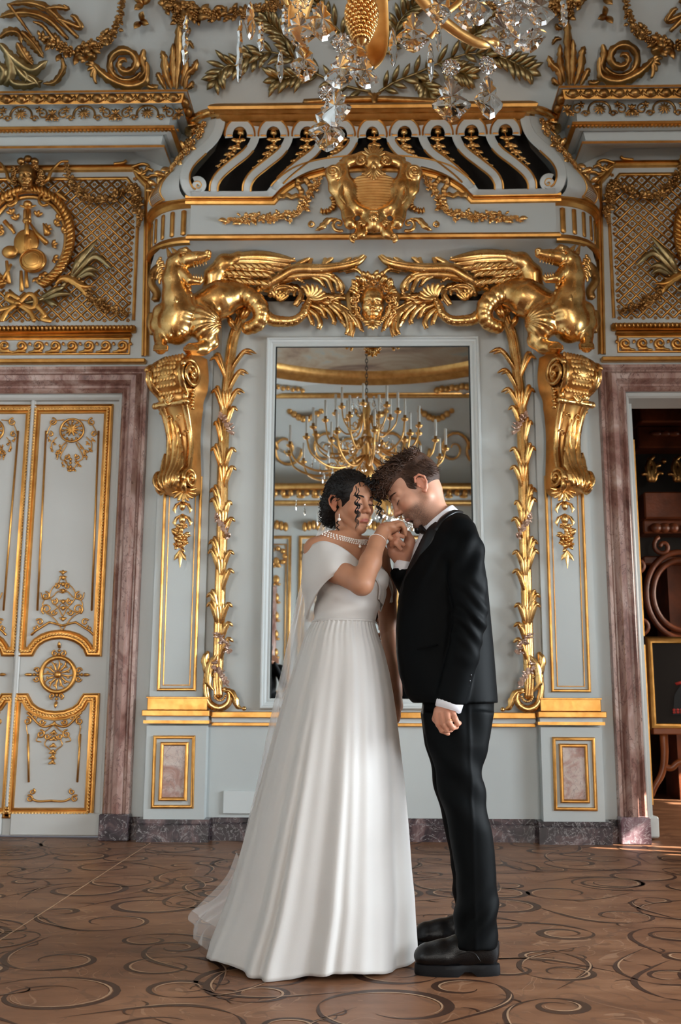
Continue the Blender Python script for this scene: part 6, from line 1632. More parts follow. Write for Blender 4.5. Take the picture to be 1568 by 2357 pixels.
# ------------------------------------------------------------------ groom
HG=3.08
gm=thing('person',(float(W(1060,1600,HG)[0]),-HG,0),'person in a black suit and bow tie, head bowed to kiss the raised hand','person')
def Gp(px,py,h=HG): return W(px,py,h)
sg=1.10; TG=Frame(Gp(957,1127),(-.766,-.06,-.643),(-.643,0,.766))
S=SDF(Gp(850,1260)-[.04,.16,.06],Gp(1090,1030)+[.02,.16,.03],.0026)
head_sdf(S,TG,sc=sg,female=False)
nk=[TG(np.array([0,-.025,-.03])*sg),Gp(992,1178),Gp(1030,1222)]
S.chain(nk,[.062,.058,.064],.02); S.chain([TG(np.array([0,.02,-.080])*sg),Gp(1002,1205)],[.032,.042],.02)
V,F=S.mesh(1); body=MB(); body.add(V,F); tint=[tintf(V,TG,sg,True)]
def add_skin(S2,smooth=1,tn=None):
    V,F=S2.mesh(smooth); body.add(V,F); tint.append(np.zeros((len(V),3)) if tn is None else np.tile(tn,(len(V),1)))
# body under the clothes
Sb=SDF(Gp(890,2260,3.3)-[.1,.3,.02],Gp(1160,1180)+[.1,.35,.05],.014)
Sb.chain([Gp(1025,1215),Gp(1050,1300),Gp(1045,1450),Gp(1055,1600)],[.06,.085,.085,.09],.03)
for hh in (3.23,2.92): Sb.chain([Gp(1055,1630,3.14 if hh>3 else 3.02),Gp(1050,1717,3.18 if hh>3 else 2.98),Gp(1067,1850,3.21 if hh>3 else 2.95),Gp(1098,2015,hh),Gp(1092,2160,hh)],[.06,.055,.045,.04,.035],.02); Sb.chain([Gp(1090,2165,hh),Gp(1020,2215 if hh>3 else 2160,hh)],[.03,.025],.02)
Sb.chain([Gp(1055,1275,3.18),Gp(1080,1430,3.29),Gp(1040,1606,3.265)],[.035,.034,.028],.02); Sb.chain([Gp(1035,1255,2.9),Gp(958,1400,2.92),Gp(932,1305,3.05)],[.035,.03,.026],.02)
add_skin(Sb)
# hanging near hand
def c7(x,y): return (960+x/7.84,1540+y/7.84)
def h7(x,y,h=3.27): return W(*c7(x,y),h)
Sh=SDF(h7(200,1260)-[0,.06,0],h7(860,450)+[0,.07,0],.0019)
Sh.cap(h7(560,560,3.265),h7(520,720,3.268),.030,.031,.012,sq=(1,.7)); Sh.ell(h7(500,830,3.27),(.040,.017,.036),k=.015)
for fp,rr in (([(640,770,3.285),(690,900,3.305),(735,985,3.300),(765,975,3.285)],.0098),([(545,800,3.290),(575,960,3.315),(640,1055,3.305),(715,1045,3.285)],.0103),([(450,830,3.285),(490,1000,3.308),(540,1095,3.298),(615,1100,3.280)],.0102),([(360,830,3.275),(385,1000,3.295),(450,1110,3.290),(560,1165,3.272)],.0095)):
    Sh.chain([h7(*p) for p in fp],[rr*1.1,rr,rr*.95,rr*.82],.0045)
Sh.chain([h7(370,740,3.25),h7(330,900,3.245),h7(390,1010,3.25)],[.013,.011,.009],.006)
add_skin(Sh,1,[0,0,.35])
# raised far hand wrapped round hers
def c8(x,y): return (840+x/11.2,1180+y/11.2)
def h8(x,y,h): return W(*c8(x,y),h)
Sr=SDF(h8(520,1400,3.1)-[0,.10,0],h8(1340,330,3.1)+[0,.10,0],.0019)
Sr.cap(h8(960,1330,3.08),h8(930,1180,3.085),.028,.030,.012,sq=(1,.8)); Sr.ell(h8(890,1060,3.09),(.037,.030,.030),k=.015); Sr.chain([h8(1000,1100,3.08),h8(1120,900,3.075),h8(1160,740,3.08),h8(1110,560,3.09)],[.030,.024,.019,.014],.012)
Sr.chain([h8(760,1000,3.10),h8(690,860,3.105)],[.025,.018],.012)
for fp,rr in (([(700,800,3.10),(690,660,3.125),(840,575,3.150),(985,620,3.145)],.0092),([(700,880,3.10),(690,730,3.130),(850,700,3.155),(1000,830,3.145)],.0092),([(720,960,3.10),(700,830,3.13),(800,790,3.155),(930,940,3.145)],.0088),([(700,760,3.09),(740,600,3.10),(830,470,3.12),(870,410,3.13)],.0090)):
    Sr.chain([h8(*p) for p in fp],[rr*1.25,rr*1.05,rr,rr*.85],.004)
add_skin(Sr,1,[0,0,.25])
body.build('body','skin_groom',gm,tint=np.concatenate(tint))
face_details(TG,sg,gm,'hair_brown',True)
# hair
S=SDF((-.13,-.16,-.1),(.13,.16,.19),.004)
S.ell((0,-.016,.035),(.0765,.0985,.091),k=.005); S.ell((0,.03,.082),(.066,.086,.046),k=.012); S.ell((0,-.05,.078),(.064,.055,.038),k=.012)
S.ell((0,.130,-.045),(.12,.084,.110),k=.006,op='d'); S.ell((0,.062,-.125),(.12,.10,.085),k=.006,op='d')
for s in (-1,1): S.ell((s*.085,-.010,-.012),(.03,.026,.040),k=.004,op='d')
V,F=S.mesh(1); n=normals(V,F); V=V+n*((.0035*vnoise(V,95,3)+.003*vnoise(V,170,5))*sm(V[:,2],.05,.09))[:,None]
f=MB(); f.add(TG(np.zeros(3))+(V*sg)@TG.R.T,F)
random.seed(13)
idx=np.nonzero(V[:,2]>.078-.15*V[:,1])[0]
for k in range(1100):
    i=random.choice(idx); y=V[i,1]; p=TG(V[i]*sg); nn=TG.R@n[i]; d=TG.R@np.array([random.uniform(-.7,.7),random.uniform(.0,1.1),random.uniform(-.2,.2)-.9*(y>.095)]); d=d-nn*(d@nn)+nn*random.uniform(-.02,.35)
    curl(f,p-nn*.002,d,1,random.uniform(.003,.0065),random.uniform(.022,.045),random.uniform(.0014,.0028),random.uniform(.5,1.2),pts=12)
for k in range(900):
    s=random.choice((-1,1)); th=random.uniform(-.5,2.6); y=.045*math.cos(th)-.02-.045*random.random(); z=random.uniform(.005,.075) if y>-.03 else random.uniform(.0,.06); 
    p=np.array([s*.0785*math.sqrt(max(.1,1-((y+.016)/.098)**2))*math.sqrt(max(.2,1-((z-.035)/.1)**2)),y,z])
    f.tube(np.array([TG(p*sg),TG((p+[0,-.006,-.010])*sg),TG((p*1.01+[0,-.010,-.018])*sg)]),[.0008,.0008,.0003],4)
f.build('hair','hair_brown',gm)
# jacket
JR=[(1192,1012,1078,.10),(1215,996,1094,.155),(1245,978,1104,.19),(1290,950,1113,.195),(1340,926,1120,.19),(1400,915,1126,.175),(1450,911,1131,.17),(1500,912,1136,.17),(1550,918,1140,.18),(1600,934,1144,.19),(1618,950,1145,.19)]
S=SDF(Gp(880,1640)-[.03,.30,.0],Gp(1160,1160)+[.03,.34,.03],.0052)
loftz(S,*rows(JR,HG),k=.02,pw=2.3)
S.chain([Gp(1052,1232,3.20),Gp(1070,1262,3.255)],[.06,.068],.04)
arm_n=[Gp(1068,1268,3.25),Gp(1078,1340,3.29),Gp(1082,1420,3.295),Gp(1066,1510,3.285),Gp(1040,1606,3.265)]
S.chain(arm_n,[.070,.066,.060,.056,.054],.012)
S.chain([Gp(1040,1258,2.92),Gp(975,1395,2.92),Gp(926,1318,3.07)],[.068,.062,.046],.02)
S.ell(Gp(1040,1625,3.265),(.045,.045,.02),k=.004,op='d')
S.cap(Gp(926,1312,3.07),Gp(931,1290,3.08),.041,.041,.003,op='d')
S.cap(Gp(992,1208,3.09),Gp(1020,1185,3.085),.058,.060,.006,op='d')
def jd(V):
    pz=[PX(v) for v in V[::1]] if False else None
    q=V-np.array(Gp(1080,1420,3.29)); 
    el=np.exp(-((q[:,2])/.10)**2)*(V[:,1]<-3.27)*sm(q[:,0],-.075,-.055)
    w_=.0045*np.sin(q[:,2]*95+q[:,0]*55+2*np.sin(q[:,0]*30))*el
    sh=np.exp(-((V[:,2]-Gp(1080,1300)[2])/.10)**2)*(V[:,1]<-3.15)
    w_+=.004*np.sin(q[:,0]*80-q[:,2]*40)*sh
    return w_+.0018*vnoise(V,26,2)
jk=from_sdf(S,2,jd).build('jacket','wool',gm)
# hems and seams of the jacket: vent, pocket, buttons, lapels, collar
f=MB()
for k,(x,y) in enumerate(((962,110),(942,215),(921,300),(906,368))):
    f.ball(W(*c7(x,y),3.312-.006*k),(.0062,.005,.0072),9,7)
for b in f.V: pass
f.build('sleeve_buttons','silk_black',jk)
f=MB(); P=np.array([Gp(1010,1204,3.20),Gp(992,1226,3.205),Gp(972,1268,3.20),Gp(950,1315,3.18),Gp(932,1356,3.15),Gp(918,1400,3.10)]); P=cr(P,24)
leafm(f,P,.030,.005,0,0,np.array([-.7,-.7,.1]),.35,.003); P2=cr([Gp(1058,1180,3.10),Gp(1042,1180,3.17),Gp(1020,1195,3.205),Gp(1004,1222,3.21)],14); f.tube(P2,.016,8,.6)
f.build('lapel','silk_black',jk)
f=MB(); f.tube(cr([Gp(960,1494,3.27),Gp(985,1489,3.275),Gp(1008,1484,3.27)],8),.003,5); f.build('pocket_flap','wool',jk)
# shirt: collar, front, cuffs
f=MB(); NKp=[Gp(1048,1166,3.085),Gp(1040,1176,3.15),Gp(1018,1200,3.165),Gp(992,1226,3.14),Gp(978,1240,3.10)]
t=np.linspace(0,2*PI,30,endpoint=False); c0=Gp(1012,1198); ax=np.array(Gp(1030,1222))-np.array(Gp(992,1178)); ax/=np.linalg.norm(ax); e1=np.array([0,1.,0]); e2=np.cross(ax,e1)
rowsC=[]
for hgt,rr in ((-.014,.0735),(-.012,.0775),(.03,.082),(.032,.076)):
    rowsC.append([c0+ax*hgt+e1*rr*1.0*math.cos(q)+e2*rr*1.0*math.sin(q) for q in t])
f.grid(np.array(rowsC),closeu=True,closev=True); sh=f.build('shirt_collar','shirt',gm)
f=MB(); S=SDF(Gp(930,1330)-[.02,.12,0],Gp(1020,1215)+[0,.12,.02],.005); S.chain([Gp(1003,1232),Gp(985,1270),Gp(968,1310)],[.062,.052,.046],.02); V,F=S.mesh(1); f.add(V,F); f.build('shirt_front','shirt',gm)
def cuff(a,b,r0,r1,name='shirt_cuff'):
    f=MB(); a=np.array(a);b=np.array(b); f.tube(np.array([a,a+(b-a)*.02,b-(b-a)*.05,b,b-(b-a)*.3]),[r0*.9,r0,r1,r1*.93,r1*.85],20,1.); f.build(name,'shirt',gm)
cuff(Gp(1040,1600,3.265),Gp(1031,1634,3.27),.049,.047)
cuff(Gp(928,1322,3.07),Gp(934,1290,3.082),.040,.043)
f=MB(); bt=Gp(966,1219,3.09)
for s in (-1,1):
    d=np.array([.35,-s*.8,-.35]); d/=np.linalg.norm(d); nn=np.array([-.8,-.3,-.5])
    leafm(f,np.array([bt,bt+d*.03,bt+d*.064]),.026,.012,0,0,nn,.3,.008)
f.ball(bt+[-.006,0,0],(.015,.014,.018),8,6); f.build('bow_tie','silk_black',gm)
f=MB(); c=h7(575,935,3.312); ax_=np.array(h7(600,1010,3.315))-np.array(h7(560,900,3.31)); ax_/=np.linalg.norm(ax_); a1=np.cross(ax_,[0,1,0]); a1/=np.linalg.norm(a1); a2=np.cross(ax_,a1); t=np.linspace(0,2*PI,25)
f.tube(c[None]+a1[None]*(.0112*np.cos(t))[:,None]+a2[None]*(.0112*np.sin(t))[:,None],.0014,6,caps=False); f.build('wedding_ring','gold_matt',gm)
# trousers
S=SDF(Gp(940,2240,3.3)-[.06,.26,-.02],Gp(1160,1590)+[.03,.32,.03],.0052)
loftz(S,*rows([(1590,975,1138,.16,HG),(1640,972,1138,.165,HG),(1690,980,1127,.165,HG)],HG),k=.03)
NL=[(1640,975,1138,.085,3.16),(1717,986,1122,.088,3.18),(1790,1004,1111,.082,3.19),(1850,1018,1119,.078,3.21),(1905,1031,1131,.074,3.22),(1960,1041,1139,.072,3.225),(2015,1050,1143,.072,3.23),(2070,1049,1147,.076,3.235),(2120,1047,1147,.078,3.24),(2178,1043,1142,.080,3.245)]
loftz(S,*rows(NL,0),k=.02)
FL=[(1640,970,1130,.085,3.0),(1717,981,1112,.088,2.98),(1850,1010,1108,.078,2.95),(1960,1035,1126,.072,2.93),(2060,1045,1134,.074,2.92),(2120,1045,1134,.078,2.92),(2136,1045,1134,.078,2.92)]
loftz(S,*rows(FL,0),k=.02)
def td(V):
    z=V[:,2]; x=V[:,0]; zk_=Gp(1080,1800)[2]
    w_=.006*np.sin(z*42+x*38)*np.exp(-((z-zk_)/.13)**2)+.006*np.sin(z*55-x*60+1)*np.exp(-((z-.17)/.09)**2)+.004*np.sin(x*60+z*12)*np.exp(-((z-.8)/.12)**2)
    cx_=Gp(1075,1900,3.3)[0]; w_+=.003*np.exp(-((x-cx_-.02)/.007)**2)*(V[:,1]<-3.2)
    return w_+.0015*vnoise(V,24,6)
from_sdf(S,2,td).build('trousers','wool',gm)
def shoe(px0,px1,py,h,nm):
    x0=float(W(px0,py,h)[0]); x1=float(W(px1,py,h)[0]); Ls=x1-x0; y=-h
    S=SDF((x0-.02,y-.07,.0),(x1+.02,y+.07,.17),.0032); P=lambda u,v,z:(x0+u*Ls,y+v,z)
    S.chain([P(.16,.004,.062),P(.32,.0,.066),P(.52,0,.082),P(.70,0,.10),P(.80,0,.115)],[.036,.040,.040,.040,.040],.02); S.ell(P(.15,.004,.055),(.045,.046,.032),k=.02); S.ell(P(.36,.0,.055),(.06,.047,.032),k=.02)
    S.ell(P(.86,0,.075),(.040,.036,.055),k=.02); S.ell(P(.62,0,.06),(.08,.040,.04),k=.02)
    S.cut((0,0,.031),(0,0,-1))
    V,F=S.mesh(1); f=MB(); f.add(V,F); up_=f.build('shoe_upper','leather',gm)
    f=MB(); n=40; out=[]
    for k in range(n):
        a=2*PI*k/n; u=.5+.505*math.cos(a); v=(.047 if u<.5 else .041)*(abs(math.sin(a))**.75)*(1 if math.sin(a)>0 else -1)*(1-.22*math.exp(-((u-.62)/.12)**2)); out.append((x0+u*Ls,y+v))
    lv=[(.0,.985),(.006,1.0),(.022,1.0),(.034,.99),(.036,.95)]
    f.grid(np.array([[(x0+Ls/2+(a-(x0+Ls/2))*s_,y+(b-y)*s_,z if not (.50<(a-x0)/Ls<.66 and z<.015) else .014) for a,b in out] for z,s_ in lv]),closev=True)
    nn=len(out); f.F.append(tuple(range(nn))[::-1]); f.F.append(tuple(range(4*nn,5*nn)))
    f.build('shoe_sole','rubber',gm,auto=40)
    f=MB()
    for k in range(4): 
        u=.50+.05*k; z=.118+.010*k; f.tube(cr([P(u,-.030,z-.008),P(u,-.0,z+.008),P(u,.030,z-.008)],8),.0028,5)
    f.tube(cr([P(.40,-.043,.060),P(.55,-.046,.075),P(.68,-.043,.078),P(.76,-.042,.05)],12),.0018,5); f.tube(cr([P(.33,-.044,.04),P(.335,-.04,.075),P(.335,-.015,.104),P(.335,.015,.104)],12),.0016,5)
    f.build('shoe_laces','leather',up_)
shoe(955,1151,2235,3.25,'near'); shoe(953,1149,2175,2.92,'far')
# ------------------------------------------------------------------ bride
HR=3.05
br=thing('person',(float(W(740,2180,3.03)[0]),-3.03,0),'person in an ivory off-shoulder wedding dress and veil, eyes closed, hand raised','person')
sb=.97; TB=Frame(W(808,1158,HR),(.654,-.727,-.190),(-.07,0,1))
lo=W(690,1470,3.0)-[.0,.34,0]; hi=W(952,1080,3.0)+[0,.24,.0]
S=SDF(lo,hi,.0029)
head_sdf(S,TB,sc=sb)
S.chain([TB(np.array([0,-.028,-.045])*sb),W(797,1224,3.022),W(796,1256,3.03)],[.042,.039,.050],.005)
S.chain([W(800,1250,3.05),W(765,1250,3.08),W(729,1264,3.11)],[.050,.042,.046],.028); S.chain([W(800,1252,3.05),W(840,1264,2.99),W(866,1280,2.93)],[.050,.042,.046],.028)
loftz(S,*rows([(1262,745,848,.075,3.04),(1290,735,856,.10,3.05),(1330,733,862,.115,3.06),(1370,735,868,.118,3.06),(1430,732,854,.105,3.04),(1465,735,850,.10,3.04)],0),k=.03)
S.ell(W(815,1320,3.13),(.055,.05,.055),k=.03); S.ell(W(858,1330,3.08),(.05,.05,.05),k=.03)
for s in ((W(803,1264,3.105),W(745,1252,3.14)),(W(812,1268,3.10),W(855,1272,3.0))): S.cap(s[0],s[1],.008,.008,.014)
el=W(833,1344,3.28)
S.chain([W(730,1268,3.11),W(772,1310,3.19),el],[.046,.046,.040],.02)
S.chain([el,W(853,1294,3.24),W(868,1250,3.18),W(884,1220,3.13)],[.041,.039,.030,.0245],.015)
# her hand, knuckles up, fingers bent over his
S.ell(W(898,1214,3.125),(.036,.030,.017),rotm((.3,0,1)),k=.012); S.chain([W(884,1220,3.13),W(916,1209,3.125)],[.0245,.020],.01)
for dh,fp in ((.020,[(914,1209),(926,1206),(934,1221),(934,1232)]),(.006,[(914,1208),(925,1205),(934,1219),(933,1230)]),(-.010,[(912,1209),(924,1208),(932,1222),(928,1234)]),(-.024,[(910,1212),(920,1212),(926,1224),(921,1234)])):
    S.chain([W(a,b,3.125+dh) for a,b in fp],[.0095,.0088,.0080,.0066],.003)
S.chain([W(890,1228,3.135),W(900,1240,3.14),W(912,1238,3.13)],[.013,.010,.008],.006)
# far arm hanging behind the skirt
S.chain([W(868,1280,2.93),W(888,1360,2.88),W(896,1462,2.86)],[.048,.040,.036],.02)
SB=S
def surf(c,d,r0=.02,r1=.13):
    for r in np.arange(r0,r1,.0008):
        p=c+d*r; i=np.round((p-SB.lo)/SB.res).astype(int)
        if (i<0).any() or (i>=SB.n).any() or SB.d[tuple(i)]>0: return p
    return c+d*r1
SB.d=SB.d.copy()
V,F=S.mesh(1); body=MB(); body.add(V,F); tint=[tintf(V,TB,sb,False)]
Sb=SDF(W(620,2200,3.03)-[.05,.25,.0],W(960,1420,3.03)+[.1,.35,.0],.012)
Sb.chain([W(795,1440,3.04),W(790,1540,3.04),W(785,1600,3.04)],[.11,.15,.14],.03)
for hh in (3.13,2.96): Sb.chain([W(785,1600,hh),W(780,1880,hh),W(775,2140,hh)],[.09,.06,.045],.03); Sb.chain([W(775,2165,hh),W(835,2185,hh)],[.03,.025],.02)
Sb.chain([W(896,1450,2.86),W(906,1540,2.88),W(912,1602,2.90)],[.038,.034,.026],.02)
V,F=Sb.mesh(1); body.add(V,F); tint.append(np.zeros((len(V),3)))
Sf=SDF(W(895,1680,2.9)-[0,.05,0],W(940,1580,2.9)+[0,.06,0],.0024); Sf.cap(W(912,1596,2.90),W(913,1625,2.90),.022,.026,.01)
for k in range(4): Sf.chain([W(909+k*3,1628,2.89+.008*k),W(911+k*2.4,1648,2.90+.008*k),W(912+k*1.6,1662-abs(k-1.5)*3,2.90+.008*k)],[.009,.008,.007],.003)
V,F=Sf.mesh(1); body.add(V,F); tint.append(np.zeros((len(V),3)))
body.build('body','skin_bride',br,tint=np.concatenate(tint))
face_details(TB,sb,br,'hair_black',False)
# hair
S=SDF((-.14,-.2,-.14),(.14,.16,.18),.004)
S.ell((0,-.020,.042),(.087,.104,.093),k=.005); S.ell((0,-.085,-.005),(.072,.062,.075),k=.02); S.ell((0,-.105,-.055),(.055,.045,.045),k=.02)
S.ell((0,.128,-.035),(.083,.088,.108),k=.010,op='d')
for s in (-1,1): S.ell((s*.088,.006,-.020),(.030,.030,.042),k=.006,op='d')
S.ell((0,-.0,-.13),(.07,.06,.06),k=.01,op='d')
V,F=S.mesh(1); n=normals(V,F); V=V+n*(.0045*vnoise(V,70,3)+.0012*vnoise(V,200,8))[:,None]
f=MB(); f.add(TB(np.zeros(3))+(V*sb)@TB.R.T,F); random.seed(17)
idx=[i for i in range(0,len(V),1) if V[i,1]<.06 and not (V[i,2]<.02 and V[i,1]>-.035)]
for k in range(1300):
    i=random.choice(idx); p=TB(V[i]*sb); nn=TB.R@n[i]; d=np.cross(nn,[random.uniform(-1,1),random.uniform(-1,1),random.uniform(-1,1)]); d=d/np.linalg.norm(d)*.6+TB.R@np.array([0,-1,-.45]); d=d-nn*(d@nn)*.95
    curl(f,p-nn*.002,d,1,random.uniform(.0022,.0042),random.uniform(.024,.042),random.uniform(.0010,.0019),random.uniform(1.,2.),pts=16)
for (x,y,h,L_,am,tn) in ((819,1118,3.165,.175,.0090,5.2),(824,1122,3.168,.12,.0075,3.8),(873,1120,3.105,.145,.0085,5),(868,1118,3.11,.12,.007,4.2),(862,1112,3.12,.07,.009,2.5),(777,1195,3.09,.05,.006,2.5)):
    ph=x*1.3
    for q_ in range(6): curl(f,W(x,y,h)+np.array([.0006*q_,0,-.0008*q_]),(.03,-.02,-1),1,am*(.80-.035*q_),L_*(1-.02*q_),.0010,tn,pts=70,phase=ph+q_*.13)
for k in range(16):
    c=W(850+random.uniform(-8,20),1100+random.uniform(-10,12),3.13); curl(f,c,(random.uniform(-.5,1),-.3,-.6),1,.007,random.uniform(.03,.06),.0022,1.5,pts=16)
f.build('hair','hair_black',br)
f=MB(); c=W(768,1118,3.07)
for k in range(7):
    a=k*.9; p=c+np.array([.012*math.cos(a),-.006,.014*math.sin(a)]); f.ball(p,.0035,7,5)
f.tube(np.array([c,c+[.006,0,.016],c+[.0,0,.03]]),.001,4); f.build('hair_ornament','crystal',br,smooth=False)
# earring, choker, bracelet
f=MB(); c=W(781,1183,3.125); f.tube(np.array([c,c-[0,0,.014]]),.0022,6); f.ball(c-[0,0,.021],.0062,10,8); f.build('pearl_earring','pearl',br)
f=MB(); nc=np.array(W(799,1234,3.04)); axn=np.array([.30,-.34,1.]); axn/=np.linalg.norm(axn); R=rotm(axn)
nring=MB()
for ring in (-.006,0,.006):
    for k in range(60):
        a=k*2*PI/60+ring*8; d_=R@np.array([math.cos(a),math.sin(a),0]); f.ball(surf(nc+R@np.array([0,0,ring]),d_,.02,.12)+d_*.002,.0036,7,5)
p=nc+R@np.array([0,0,0]); q=np.array(W(829,1258,3.115)); f.ball(q,.0055,8,6); f.build('pearl_choker','pearl',br)
f=MB(); bc=np.array(W(869,1245,3.175)); ba=np.array(W(884,1220,3.13))-np.array(W(853,1294,3.24)); R=rotm(ba); t=np.linspace(0,2*PI,30)
f.tube(bc[None]+(R@np.stack([.0325*np.cos(t),.0325*np.sin(t),0*t])).T,.0013,5,caps=False); f.tube(np.array([bc+R@np.array([.02,-.026,0]),bc+R@np.array([.02,-.027,0])-[0,0,.035]]) ,.0010,4); f.build('bracelet','pearl',br)
# bodice with crossed drapes
S=SDF(W(690,1450,3.0)-[0,.26,.0],W(930,1270,3.0)+[0,.22,.0],.0042)
loftz(S,*rows([(1292,732,858,.105,3.05),(1330,727,868,.125,3.06),(1370,727,876,.128,3.06),(1400,725,872,.122,3.05),(1438,722,862,.118,3.04)],0),k=.02)
S.ell(W(812,1330,3.13),(.062,.062,.06),k=.03); S.ell(W(862,1338,3.09),(.055,.056,.06),k=.03)
def bd(V):
    c=W(800,1438,3.1); u=(V[:,2]-c[2]); v=V[:,0]-c[0]
    s1=u-.45*v; s2=u+.5*v
    return .0035*np.sin(s1*70)*(sm(u,.03,.06))+.0018*np.sin(s2*95)*sm(u,.05,.1)
from_sdf(S,1,bd).build('bodice','satin',br)
def sheet(paths,ma,name,par,thick=.004,nu=30,nv=20,rip=0,fr=3,seed=0):
    """cloth through a list of px paths (each (px,py,h)...), thickened"""
    A=[cr([W(*p) for p in path],nu) for path in paths]; A=np.array(A)
    P=np.array([cr(A[:,i],nv) for i in range(nu)]) if len(paths)>2 else np.array([[A[0,i]+(A[1,i]-A[0,i])*v for v in np.linspace(0,1,nv)] for i in range(nu)])
    du=np.gradient(P,axis=0); dv=np.gradient(P,axis=1); n=np.cross(du,dv); n/=np.linalg.norm(n,axis=2)[:,:,None]+1e-9
    if rip:
        v=np.linspace(0,1,nv)[None,:]; u=np.linspace(0,1,nu)[:,None]; P=P+n*(rip*(.3+u)*np.sin(v*fr*2*PI+seed+1.5*u))[:,:,None]
    f=MB(); Q=P-n*thick; full=np.concatenate([P,Q[:,::-1]],1); f.grid(full,closev=True); return f.build(name,ma,par)
# off-shoulder drape over the near arm, with its falling tail
sheet([[(838,1302,3.20),(800,1268,3.20),(765,1250,3.185),(734,1247,3.175),(703,1268,3.12),(697,1290,3.03)],[(836,1312,3.215),(798,1290,3.235),(762,1282,3.24),(728,1285,3.21),(699,1305,3.14),(694,1325,3.04)],[(829,1316,3.215),(795,1308,3.245),(768,1313,3.255),(738,1330,3.225),(706,1355,3.15),(697,1370,3.05)],[(820,1318,3.20),(788,1318,3.235),(762,1330,3.24),(735,1358,3.205),(716,1395,3.14),(706,1425,3.06)]],'satin','shoulder_drape',br,.006,34,22,.002,2)
sheet([[(838,1302,3.20),(850,1315,3.19),(872,1345,3.15),(872,1380,3.12)],[(850,1296,3.16),(868,1320,3.15),(884,1355,3.11),(880,1392,3.07)],[(862,1296,3.08),(880,1330,3.06),(889,1365,3.05),(876,1408,3.03)]],'satin','crossed_drape',br,.006,22,14,.002,2)
sheet([[(872,1300,3.0),(890,1330,3.0),(902,1360,2.98),(904,1385,2.96)],[(880,1296,2.9),(900,1325,2.88),(908,1360,2.87),(898,1395,2.87)],[(878,1300,2.86),(886,1340,2.83),(890,1375,2.83),(884,1420,2.84)]],'satin','far_shoulder_drape',br,.006,20,12,.002,2)
# skirt
SK=[(1428,722,862,.120,3.04),(1445,712,866,.130,3.04),(1470,700,874,.148,3.04),(1500,690,885,.165,3.035),(1550,673,897,.19,3.03),(1600,657,906,.21,3.03),(1650,643,913,.225,3.03),(1700,629,919,.24,3.03),(1800,602,931,.265,3.03),(1900,574,940,.285,3.03),(2000,546,947,.305,3.03),(2060,529,953,.315,3.03),(2110,511,955,.322,3.03),(2160,490,958,.33,3.03),(2184,481,959,.335,3.03)]
zs,cx,cy,a,b=rows(SK,0); zs=np.array(zs); zs[-1]=.012
nR=64; u=np.linspace(0,1,nR); kk=np.interp(u,[0,1],[0,len(SK)-1]); I=lambda v:np.interp(kk,np.arange(len(SK)),v)
th=np.linspace(0,2*PI,260,endpoint=False); Pm=[]
for i in range(nR):
    s=u[i]; am=.012+.038*s**1.1; g_=np.exp(-s*9)
    fold=(np.abs(np.cos(3.5*th+.7+.25*math.sin(3*s)))**1.5*1.3-.6)*am*1.0+np.cos(11*th+2.2+.5*s)*am*.55+np.cos(19*th+.4+1.2*s)*am*.36*(1-s*.3)+np.cos(31*th+2.)*am*.14+g_*.025*np.cos(44*th)+(s**4)*.02*np.cos(7*th+1.)
    fold+=(-.06*np.exp(-((th-4.30)/.045)**2)+.04*np.exp(-((th-4.38)/.06)**2)-.05*np.exp(-((th-4.95)/.05)**2)+.035*np.exp(-((th-4.87)/.07)**2))*sm(s,.25,.95)
    # keep the silhouette: no outward swing at the two sides
    A_=I(a)[i]; B_=I(b)[i]; m_=1+fold
    Pm.append(np.stack([I(cx)[i]+A_*np.cos(th)*(1+fold*(1-.75*np.abs(np.cos(th))**3)),I(cy)[i]+B_*np.sin(th)*m_,np.full_like(th,I(zs)[i])+ (s**8)*.010*np.cos(5*th)],-1))
Pm=np.array(Pm); inn=Pm[::-1].copy(); c_=inn.mean(1,keepdims=True); inn[:,:,:2]=c_[:,:,:2]+(inn[:,:,:2]-c_[:,:,:2])*.985
f=MB(); f.grid(np.concatenate([Pm,inn]),closev=True); f.build('skirt','satin',br)
f=MB(); t=np.linspace(0,2*PI,60); 
f.tube(np.stack([I(cx)[0]+I(a)[0]*1.01*np.cos(t),I(cy)[0]+I(b)[0]*1.01*np.sin(t),I(zs)[1]+0*t],-1),.006,6,caps=False); f.build('waist_seam','satin',br)
# veil and train of sheer tulle
sheet([[(772,1150,2.97),(742,1200,2.90),(708,1290,2.84),(678,1410,2.80),(650,1540,2.78),(622,1660,2.76),(596,1790,2.74),(570,1900,2.72),(548,1990,2.70),(505,2060,2.66),(446,2098,2.60)],
 [(776,1140,2.98),(760,1205,2.93),(730,1290,2.88),(700,1410,2.84),(680,1540,2.80),(655,1660,2.78),(632,1790,2.76),(610,1900,2.74),(590,1990,2.72),(560,2070,2.70),(480,2125,2.68)],
 [(782,1150,2.98),(775,1210,2.95),(762,1290,2.90),(742,1410,2.86),(728,1540,2.82),(712,1660,2.80),(698,1790,2.78),(680,1900,2.76),(665,1990,2.74),(640,2080,2.74),(560,2150,2.76)],
 [(788,1165,2.98),(792,1215,2.95),(790,1290,2.90),(790,1410,2.86),(785,1540,2.82),(775,1660,2.80),(765,1790,2.78),(750,1900,2.76),(740,1990,2.74),(720,2085,2.74),(660,2150,2.76)]],'tulle','veil',br,.0015,70,50,.010,6)
sheet([[(545,1960,2.86),(520,2020,2.84),(470,2075,2.80),(440,2108,2.76),(452,2130,2.84)],[(560,2000,2.90),(525,2060,2.90),(490,2105,2.88),(462,2140,2.90),(456,2172,2.95)],[(575,2040,2.96),(545,2100,2.96),(520,2140,2.96),(495,2165,2.98),(480,2180,3.02)]],'tulle_thin','train',br,.002,24,18,.012,3)
